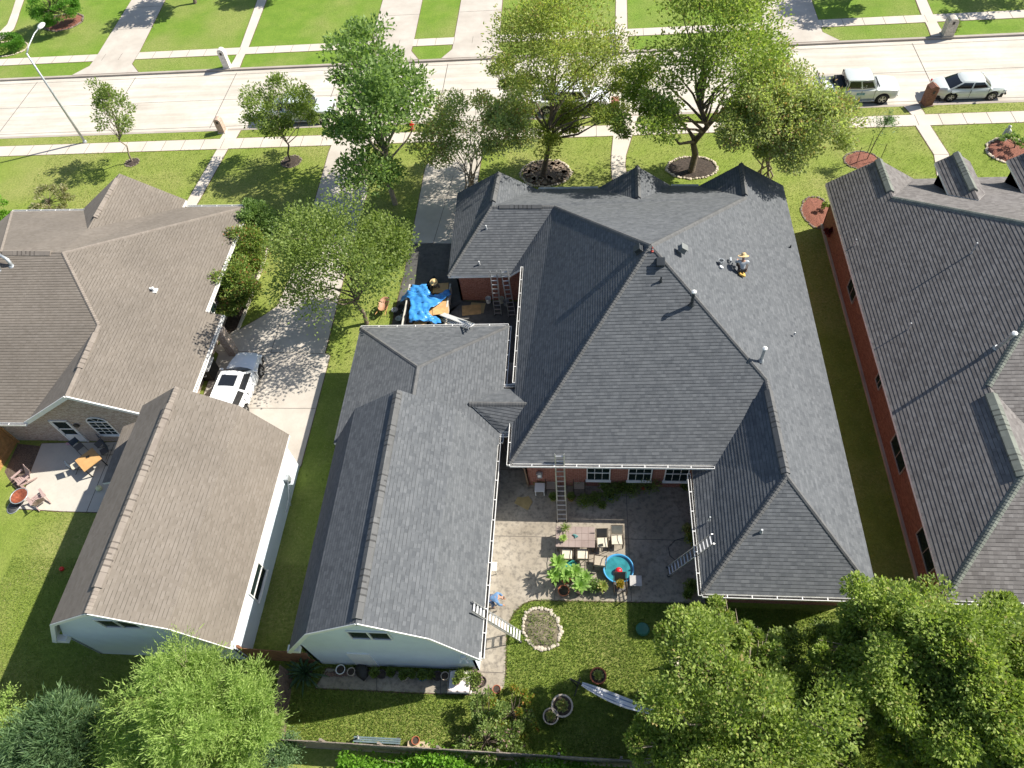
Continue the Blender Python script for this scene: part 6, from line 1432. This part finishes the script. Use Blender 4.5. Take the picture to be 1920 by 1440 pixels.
pot(1057, 1107, .25, .3, M_terra, 'wide terracotta pot among the rosette plants', None); pot(1113, 1098, .2, .26, M_darkpot, 'round green bush in a pot right of the rosette plants', 'bush', L_dark, .34, .35); pot(1130, 1103, .2, .24, M_cream, 'pale broad-leaved plant next to the chair in front of the pool', 'rosette', L_yel, .36, .2)
pot(1163, 1096, .13, .2, M_darkpot, 'small pot of red and yellow flowers on the chair seat by the pool', 'bush', leafmat('leaf_flower', (.2, .22, .03), (.5, .35, .05), (.6, .03, .02), .4), .15, .15, z0=.48)
pot(1056, 1010, .14, .12, M_cream, 'lime-coloured succulent on the left corner of the stone table', 'rosette', L_lime, .24, .02, z0=.77); pot(1060, 990, .1, .12, M_cream, 'small spiky plant at the far left corner of the stone table', 'spike', L_mid, .28, z0=.77)
p = P(1079, 1004, .8); mb = MB(); mb.tube([p + Vector((-.12, .05, 0)), p, p + Vector((.12, -.06, .02))], [.03, .06, .03], 8); mb.box(p + Vector((.02, -.08, 0)), (.1, .06, .05), rz=.5); tag(mb.build('garden_ornament', mat('teal_ornament', (.12, .28, .27), .5)), 'small teal ornament in the middle of the stone table', 'ornament')
mb = MB(); p = P(1127, 1022, .55); mb.box(p, (.2, .12, .03), rz=.2); tag(mb.build('book', M_dark), 'dark book lying on the cushion of the chair at the table end', 'book')
for (u, v, r, h, m, lab, pm, pr, ph) in ((1012, 903, .16, .2, M_white, 'fern in a white pot on the white side table', L_mid, .26, .2), (1086, 900, .14, .15, M_darkpot, 'fluffy fern standing on the chair under the first rear window', L_mid, .38, .35), (1136, 912, .3, .3, M_cream, 'big cream pot with a low plant between the rear windows', L_mid, .3, .15),
        (1071, 932, .17, .28, M_terra, 'red and cream striped pot right of the ladder foot', L_mid, .16, .12), (1038, 932, .16, .26, mat('yellow_pot', (.5, .38, .15), .6), 'yellow pot left of the tall ladder', L_mid, .18, .12), (1096, 940, .18, .26, M_bluepot, 'round blue pot with trailing plant in the shaded row', L_mid, .32, .2), (1116, 936, .15, .24, M_darkpot, 'bushy plant in a dark pot beside the blue pot', L_mid, .3, .28),
        (1129, 947, .15, .2, M_cream, 'small tan pot nearest the patio joint in the shade', L_mid, .14, .1), (1145, 928, .22, .26, M_bluepot, 'large bushy plant in a wide blue pot in the shaded row', L_mid, .38, .32), (1165, 914, .18, .25, M_darkpot, 'dark shrub in a pot beneath the middle rear window', L_mid, .38, .4), (1184, 918, .18, .25, M_darkpot, 'leafy shrub in a pot right of the middle rear window', L_mid, .36, .35),
        (1218, 908, .22, .35, M_darkpot, 'tall leafy plant in the corner by the last rear window', L_mid, .48, .6), (1285, 912, .16, .24, M_darkpot, 'small dark pot in the deep shade by the wing wall', L_mid, .2, .2), (1296, 1010, .2, .3, mat('pale_blue_pot', (.35, .45, .45), .5), 'pale blue pot of flowers against the wing wall', L_yel, .32, .28), (1290, 992, .15, .25, M_terra, 'pinkish flowering plant against the wing wall', L_crape, .24, .22), (1296, 1100, .18, .28, M_terra, 'terracotta pot at the near corner of the wing wall', L_mid, .28, .25), (1290, 1115, .16, .2, M_terra, 'orange pot beside the lawn at the wing corner', L_mid, .16, .12)):
    pot(u, v, r, h, m, lab, 'bush', pm, pr, ph)
p = P(1206, 915, .3); mb = MB(); rock(mb, (p.x, p.y, .25), .12); tag(mb.build('garden_ornament', mr), 'small red ornament beside the tall plant in the corner', 'ornament')
p = P(1013, 893, .8); t = thing('garden_lantern', 'grey metal lantern with white panes on the brick wall', 'lantern', (p.x, 16.88, 0)); mb = MB(); mb.box((0, 0, 1.5), (.3, .16, .06)); mb.box((0, 0, 1.15), (.26, .14, .04)); mb.box((0, 0, 1.57), (.16, .1, .08)); mb.build('frame', M_steel, t); mb = MB(); mb.box((0, 0, 1.32), (.18, .1, .3)); mb.build('pane', M_white, t)
mb = MB(); pts = [P(1308, 1006, .05), P(1285, 1008, .05), P(1266, 1013, .05), P(1253, 1026, .05), P(1256, 1042, .05), P(1268, 1052, .05)]; mb.tube(pts, .014, 6); tag(mb.build('garden_hose', M_dark, smooth=True), 'black garden hose looping over the dark patio', 'hose')
# steel planter ring on lawn, half barrels
for u, v, r, h, lab in ((1121.7, 1266.7, .33, .35, 'half-barrel planter on the lawn just behind the hammock end'), (1054, 1323, .43, .42, 'largest white-rimmed planter on the lawn'), (1032.7, 1342.7, .31, .38, 'smaller white-rimmed planter touching the largest one')):
    pot(u, v, r, h, M_cream if r > .4 or u < 1040 else M_terra, lab, 'bush', L_crape, r * .5, .05)
pot(931, 1292, .17, .24, M_terra, 'lone small terracotta pot on the corner of the rear slab', None)
# table with cloth and pots
p = P(862, 1277, .6); t = thing('plant_table', 'low table under a white cloth at the rear corner of the charcoal garage', 'table', (p.x, p.y, .03)); mb = MB(); mb.box((0, 0, .52), (1.0, .85, .04)); mb.build('tabletop', M_frame, t)
for a_ in (-1, 1):
    for b_ in (-1, 1): mb = MB(); mb.box((a_ * .42, b_ * .34, .25), (.05, .05, .5)); mb.build('leg', M_frame, t)
mb = MB(); vs = []; nx, ny = 14, 12
for j in range(ny + 1):
    for i in range(nx + 1):
        x, y = -.6 + 1.2 * i / nx, -.52 + 1.04 * j / ny; ov = max(abs(x) - .5, abs(y) - .43, 0); vs.append((max(-.53, min(.53, x)), max(-.46, min(.46, y)), .548 - ov * 2.3 + .01 * math.sin(x * 20) * (ov > 0)))
mb.add(vs, [(j * (nx + 1) + i, j * (nx + 1) + i + 1, (j + 1) * (nx + 1) + i + 1, (j + 1) * (nx + 1) + i) for j in range(ny) for i in range(nx)]); tag(mb.build('tablecloth', mat('white_cloth', (.72, .66, .66), .9, var=.12, scale=5), smooth=True), 'white cloth draped over the low plant table', 'tablecloth').location = (p.x, p.y, .03)
pot(863, 1265, .16, .24, M_cream, 'small potted shrub at the back of the cloth-covered table', 'bush', L_mid, .18, .2, z0=.6); pot(855.5, 1277, .16, .22, M_purple, 'small round pot at the front left of the cloth-covered table', 'bush', L_mid, .1, .08, z0=.6)
pot(888, 1274, .36, .5, M_purple, 'very large mauve pot of green succulents beside the cloth-covered table', 'bush', L_mid, .32, .14); pot(903, 1277, .2, .4, M_darkpot, 'dark maroon pot right of the largest mauve pot', None); pot(877, 1256, .18, .4, M_darkpot, 'dark potted cactus behind the cloth-covered table', 'spike', L_mid, .3)
pot(572, 1262, .3, .25, M_darkpot, 'big dark spiky agave plant at the left rear corner of the charcoal garage', 'spike', L_agave, 1.05, grp=None)
for i, (u, v, r, h, m, pl, lab) in enumerate(((638, 1255, .2, .3, M_white, None, 'white ring-shaped pot near the spiky agave'), (658, 1259, .17, .35, M_cream, None, 'tan empty pot right of the white ring-shaped pot'), (702, 1262, .2, .3, M_darkpot, 'bush', 'leafy dark pot just right of the black boulder'), (715, 1264, .18, .3, M_darkpot, None, 'black pot with a white tag behind the garage'), (733, 1260, .2, .25, M_darkpot, 'bush', 'green leafy pot in the middle of the row behind the garage'),
        (756, 1266, .23, .3, M_cream, 'bush', 'round grey-rimmed pot in the row behind the garage'), (772, 1264, .18, .25, M_darkpot, 'bush', 'small leafy pot right of the grey-rimmed one'), (792, 1266, .23, .28, M_bluepot, 'bush', 'bluish-rimmed pot in the row behind the garage'), (808, 1266, .17, .25, M_darkpot, 'bush', 'dark small pot right of the bluish-rimmed pot'), (820, 1267, .2, .28, M_darkpot, None, 'dark empty pot second from the tall tan pot'), (834, 1267, .17, .45, M_cream, None, 'tall tan pot at the right end of the shaded row'))):
    pot(u, v, r, h, m, lab, pl, L_mid, r * .75, .15, grp='pots in the shaded row behind the charcoal garage')
mb = MB(); p = P(678, 1258, .3); rock(mb, (p.x, p.y, .25), .42); tag(mb.build('boulder', mat('black_stone', (.03, .028, .026), .7), smooth=True), 'big black boulder in the row of pots behind the garage', 'stone')
mb = MB(); p = P(633, 1264, .1)
for i in range(9): rock(mb, (p.x - .5 + .13 * i, p.y + random.uniform(-.05, .05), .1), .1)
tag(mb.build('brick_pile', mat('old_brick', (.16, .1, .08), .9)), 'low pile of old bricks below the white ring-shaped pot', 'bricks')
# hammock
a_, b_ = P(1091, 1283, .75), P(1232, 1338, .75); t = thing('hammock', 'long white and blue striped hammock stretched across the back lawn', 'hammock', ((a_.x + b_.x) / 2, (a_.y + b_.y) / 2, 0))
d = (b_ - a_); L_ = d.length; d.normalize(); s = Vector((-d.y, d.x, 0)); mats_ = [mat('hammock_white', (.72, .72, .72), .85), mat('hammock_blue', (.22, .28, .42), .85)]
mb = MB(); nx = 28; ny = 9
g_ = [[a_ + d * L_ * i / nx + s * ((j / ny - .5) * .42 * (math.sin(math.pi * (.06 + .88 * i / nx)) ** .6)) + Vector((0, 0, -.35 * math.sin(math.pi * i / nx) + .35 * (j / ny - .5) ** 2)) for i in range(nx + 1)] for j in range(ny + 1)]
for j in range(ny):
    for i in range(nx): mb.add([g_[j][i], g_[j][i + 1], g_[j + 1][i + 1], g_[j + 1][i]], [(0, 1, 2, 3)], 1 if j % 4 == 2 else 0)
mb.build('cloth', mats_, t, world=True, smooth=True)
for e, q in ((a_, -1), (b_, 1)):
    mb = MB(); mb.tube([e, e + d * q * .5 + Vector((0, 0, .15)), e + d * q * .2 + Vector((0, 0, -.75))], .03, 8); mb.bar(e + d * q * .2 + s * .4 - Vector((0, 0, .72)), e + d * q * .2 - s * .4 - Vector((0, 0, .72)), .05, .05); mb.build('stand', M_dark, t, world=True)
# things by the back fence
p = P(707, 1388, .4); t = thing('garden_bench', 'narrow blue-grey bench against the back fence', 'bench', (p.x, p.y, 0)); mb = MB()
for i in range(3): mb.box((0, -.08 + .08 * i, .42), (2.0, .06, .03))
mb.build('seat', mat('bench_blue', (.12, .17, .19), .8), t); 
for x in (-.85, .85): mb = MB(); mb.box((x, 0, .2), (.08, .32, .4)); mb.build('leg', M_darkpot, t)
pot(779, 1388, .16, .4, M_terra, 'tall salmon-coloured pot on the ledge by the back fence', None)
mb = MB(); p = P(785, 1397, .2); mb.box((p.x, p.y, .15), (.9, .25, .3)); tag(mb.build('wooden_crate', mat('pale_wood', (.45, .36, .24), .8)), 'pale low wooden box beside the salmon pot at the fence', 'box')
mb = MB(); p = P(671, 1385, .3); mb.tube([(p.x, p.y, 0), (p.x + .05, p.y, .5), (p.x + .12, p.y + .05, .8)], [.06, .04, .01], 6); tag(mb.build('garden_stake', M_white), 'white tapering garden ornament by the back fence', 'ornament')
for i, (u, v, lab) in enumerate(((961, 1375, 'pale pink metal flower ornament, upper one in the fence shrubs'), (944, 1384, 'pale pink metal flower ornament, lower left one in the fence shrubs'))):
    p = P(u, v, .8); t = thing('flower_ornament', lab, 'ornament', (p.x, p.y, 0)); mb = MB(); mb.tube([(0, 0, 0), (0, 0, .8)], .012, 5); mb.build('stake', M_dark, t); mb = MB()
    for k in range(6): a2 = k * math.pi / 3; mb.lathe([(0, 0), (.09, .01), (0, .03)], (.09 * math.cos(a2), .09 * math.sin(a2), .8), 8)
    mb.build('petal', mat('petal_pink', (.6, .42, .46), .6), t)
for u, v, lab in ((1267, 1250, 'cream plastic chair half hidden by the tree at the bottom'),):
    p = P(u, v, .4); t = thing('plastic_chair', lab, 'chair', (p.x, p.y, 0), .2); mb = MB(); mb.box((0, 0, .42), (.46, .46, .04)); mb.build('seat', M_cush, t, bevel=.01); mb = MB(); mb.box((0, .24, .66), (.46, .04, .5)); mb.build('backrest', M_cush, t, bevel=.01)
    for a2 in (-1, 1):
        for b2 in (-1, 1): mb = MB(); mb.box((a2 * .2, b2 * .2, .2), (.04, .04, .4)); mb.build('leg', M_cush, t)
p = P(1205, 1180, .1); mb = MB(); mb.lathe([(.28, 0), (.31, .12), (.26, .2), (0, .24)], (p.x, p.y, .0), 20); tag(mb.build('sandbox_lid', mat('dark_green', (.02, .12, .08), .5)), 'dark green round plastic lid in the shade left of the bottom tree', 'lid')

# ================================================================== LEFT PATIO
M_pinkw = mat('pinkish_plastic', (.42, .30, .27), .75, var=.1)
def adirondack(u, v, rz, label):
    p = P(u, v, .35); t = thing('garden_chair', label, 'chair', (p.x, p.y, .03), rz, 'slatted lounge chairs round the fire pit')
    mb = MB()
    for i in range(6): mb.box((0, -.28 + .1 * i, .36 - .02 * i), (.52, .085, .02))
    mb.build('seat', M_pinkw, t)
    mb = MB()
    for i in range(7):
        x = (i - 3) * .085; top = .98 - .035 * abs(i - 3) ** 1.3; mb.bar((x * .8, .26, .28), (x * 1.15, .55, top), .078, .02, up=(0, -1, .3))
    mb.build('backrest', M_pinkw, t)
    for s in (-1, 1):
        mb = MB(); mb.box((s * .34, -.02, .56), (.13, .66, .025)); mb.build('armrest', M_pinkw, t); mb = MB(); mb.box((s * .31, -.28, .28), (.03, .1, .55)); mb.build('leg', M_pinkw, t); mb = MB(); mb.bar((s * .31, -.25, .33), (s * .31, .5, .03), .03, .1); mb.build('leg', M_pinkw, t)
adirondack(43, 898, -.6, 'dusty pink slatted garden chair behind the copper fire pit'); adirondack(72, 936, -2.3, 'dusty pink slatted garden chair right of the copper fire pit, seen from behind')
p = P(36, 930, .45); t = thing('fire_pit', 'round copper fire pit bowl on the corner of the left patio', 'fire pit', (p.x, p.y, .03)); mb = MB(); mb.lathe([(.1, .22), (.33, .38), (.42, .42), (.42, .44), (.3, .4), (0, .3)], (0, 0, 0), 24); mb.build('bowl', mat('copper', (.35, .10, .05), .5, .4, var=.4, scale=9), t)
mb = MB(); mb.tube([(.46 * math.cos(a2), .46 * math.sin(a2), .44) for a2 in np.linspace(0, 6.283, 25)], .025, 6); mb.build('rim', M_steel, t)
for k in range(3): a2 = k * 2.09; mb = MB(); mb.tube([(.3 * math.cos(a2), .3 * math.sin(a2), .38), (.4 * math.cos(a2), .4 * math.sin(a2), 0)], .015, 6); mb.build('leg', M_dark, t)
p = P(25, 948, .1); t = thing('mesh_lid', 'dark round mesh lid leaning on the lawn below the fire pit', 'lid', (p.x, p.y, 0)); mb = MB(); mb.lathe([(.42, .02), (.4, .06), (.25, .14), (0, .17)], (0, 0, 0), 22, sx=.8); mb.build('dome', mat('mesh_dark', (.06, .06, .06), .6), t); mb = MB(); mb.tube([(.43 * .8 * math.cos(a2), .43 * math.sin(a2), .03) for a2 in np.linspace(0, 6.283, 25)], .02, 6); mb.build('rim', M_steel, t)
p = P(166, 862, .75); t = thing('wooden_table', 'square orange-brown wooden table set corner-on on the left patio', 'table', (p.x, p.y, .03), math.radians(45 + 6)); mb = MB(); mb.box((0, 0, .73), (1.05, 1.05, .04)); mb.build('tabletop', mat('table_wood', (.55, .32, .13), .45, var=.15, scale=3), t)
for a2 in (-1, 1):
    for b2 in (-1, 1): mb = MB(); mb.box((a2 * .46, b2 * .46, .35), (.06, .06, .7)); mb.build('leg', M_dark, t)
pt = p
for i, (du, dv, rz, lab) in enumerate(((148, 838, .9, 'dark folding chair at the far left side of the wooden table'), (186, 832, -.6, 'dark folding chair at the far side of the wooden table'), (196, 846, -.9, 'dark folding chair at the right side of the wooden table'), (141, 873, 2.3, 'folding chair with pale seat at the near left side of the wooden table'))):
    q = P(du, dv, .45); t = thing('folding_chair', lab, 'chair', (q.x, q.y, .03), rz, 'folding chairs round the wooden table'); mm = M_slingd if i < 3 else M_cush
    mb = MB(); mb.box((0, 0, .45), (.42, .42, .025)); mb.build('seat', mm, t); mb = MB(); mb.box((0, .24, .75), (.42, .03, .4)); mb.build('backrest', mat('navy_cloth', (.04, .06, .09), .8), t)
    for s in (-1, 1): mb = MB(); mb.tube([(s * .21, .26, .96), (s * .21, .18, .45), (s * .21, -.22, 0)], .014, 6); mb.tube([(s * .19, -.2, .46), (s * .19, .28, 0)], .014, 6); mb.build('side_frame', M_dark, t)
p = P(165, 857, .78); mb = MB(); mb.box((p.x, p.y, .80), (.16, .12, .05), rz=.4); tag(mb.build('tissue_box', M_dark), 'small black box on the wooden table', 'box')
p = P(186, 916, .15); mb = MB(); bm = bmesh.new(); bmesh.ops.create_uvsphere(bm, u_segments=16, v_segments=10, radius=.16); mb.add([v.co + Vector((p.x, p.y, .19)) for v in bm.verts], [tuple(v.index for v in f.verts) for f in bm.faces]); bm.free(); tag(mb.build('toy_ball', mat('pale_yellow', (.6, .6, .35), .5), smooth=True), 'pale yellow ball on the left patio by the garage', 'ball')
p = P(116, 1067, .1); mb = MB(); bm = bmesh.new(); bmesh.ops.create_uvsphere(bm, u_segments=16, v_segments=10, radius=.12); mb.add([v.co + Vector((p.x, p.y, .12)) for v in bm.verts], [tuple(v.index for v in f.verts) for f in bm.faces]); bm.free(); tag(mb.build('toy_ball', mr, smooth=True), 'small red ball in the shaded lawn left of the brown garage', 'ball')
mb = MB(); p = P(213, 806, .6); t = thing('garden_grill', 'covered dark kettle grill against the tan brick wall', 'grill', (p.x, p.y, .03)); mb.lathe([(.22, .6), (.33, .75), (.33, .82), (.22, .98), (0, 1.03)], (0, 0, 0), 20); mb.build('bowl', mat('teal_dark', (.03, .06, .08), .4), t, smooth=True)
for k in range(3): a2 = k * 2.09 + .4; mb = MB(); mb.tube([(.2 * math.cos(a2), .2 * math.sin(a2), .65), (.32 * math.cos(a2), .32 * math.sin(a2), 0)], .018, 6); mb.build('leg', M_dark, t)
p = P(127, 832, .1); t = thing('plush_toy', 'small pink toy lying by the door of the tan brick house', 'toy', (p.x, p.y, .03)); mb = MB(); rock(mb, (0, 0, .1), .13); rock(mb, (.17, -.03, .12), .1); mb.build('body', mat('toy_pink', (.6, .35, .4), .8), t, smooth=True)
# storage bin beside the left driveway
q0_ = Vector((-21.15, 22.9, .03)); q0_ = P(383, 684, 1.0); t = thing('storage_bin', 'white box-shaped bin with a dark front beside the eave of the brown-roofed house', 'bin', (q0_.x, q0_.y, .03)); mb = MB(); mb.box((0, 0, .5), (.75, .95, .95), taper=1.06); mb.build('body', M_dark, t, bevel=.03); mb = MB(); mb.box((.02, 0, 1.02), (.85, 1.05, .1)); mb.build('lid', M_white, t, bevel=.04)
mb = MB(); mb.tube([(-.15, -.53, .72), (-.15, -.58, .6), (.15, -.58, .6), (.15, -.53, .72)], .02, 6); mb.build('handle', M_white, t)

# ================================================================== GRASS BLADES ON THE NEAR LAWNS
def inpoly(px, py, poly):
    c = np.zeros(len(px), bool); n = len(poly); j = n - 1
    for i in range(n):
        xi, yi, xj, yj = poly[i][0], poly[i][1], poly[j][0], poly[j][1]
        if yi != yj: c ^= ((yi > py) != (yj > py)) & (px < (xj - xi) * (py - yi) / (yj - yi) + xi)
        j = i
    return c
FOOT = [[(-3.0, 17), (5.5, 17), (5.5, 11), (11.4, 11), (11.4, 35.6), (-7.6, 35.6), (-7.6, 29.6), (-3, 29.6)], [(xl, 7.9), (xr, 7.9), (xr, 24.7), (xl, 24.7)], [(GX0, 7.9), (GX1, 7.9), (GX1, 18), (GX0, 18)], [(14.9, 11), (40, 11), (40, 35.7), (14.9, 35.7)], [(-46, 19.3), (-21.9, 19.3), (-21.9, 35), (-46, 35)]]
def blades(name, x0, x1, y0_, y1, n, L, m, seed):
    r = np.random.default_rng(seed); px, py = r.uniform(x0, x1, n), r.uniform(y0_, y1, n); ok = np.ones(n, bool)
    for pl in SLABS + FOOT: ok &= ~inpoly(px, py, pl)
    px, py = px[ok], py[ok]; n = len(px); d = np.stack([r.normal(0, .6, n), r.normal(0, .6, n), np.ones(n)], 1)
    V = leaves(np.stack([px, py, np.zeros(n)], 1), d, L, L * .22, .2, seed=seed); o = quadmesh(name, V, m); tag(o, kind='stuff'); return o
M_blade = leafmat('grass_blade', (.13, .20, .03), (.28, .37, .08), (.45, .40, .2), .15, trans=.3)
M_bladeg = leafmat('grass_blade_green', (.09, .16, .022), (.24, .33, .06), (.36, .34, .14), .08, trans=.3)
blades('grass_blades', -29, -12.9, 4.7, 12.5, 60000, .09, M_blade, 1); blades('grass_blades', -12.8, 13, 4.7, 12.5, 170000, .11, M_bladeg, 4); blades('grass_blades', -29, 15, 12.5, 26, 60000, .10, M_blade, 2); blades('grass_blades', -42, 34, 26, 47.7, 90000, .12, M_blade, 3)
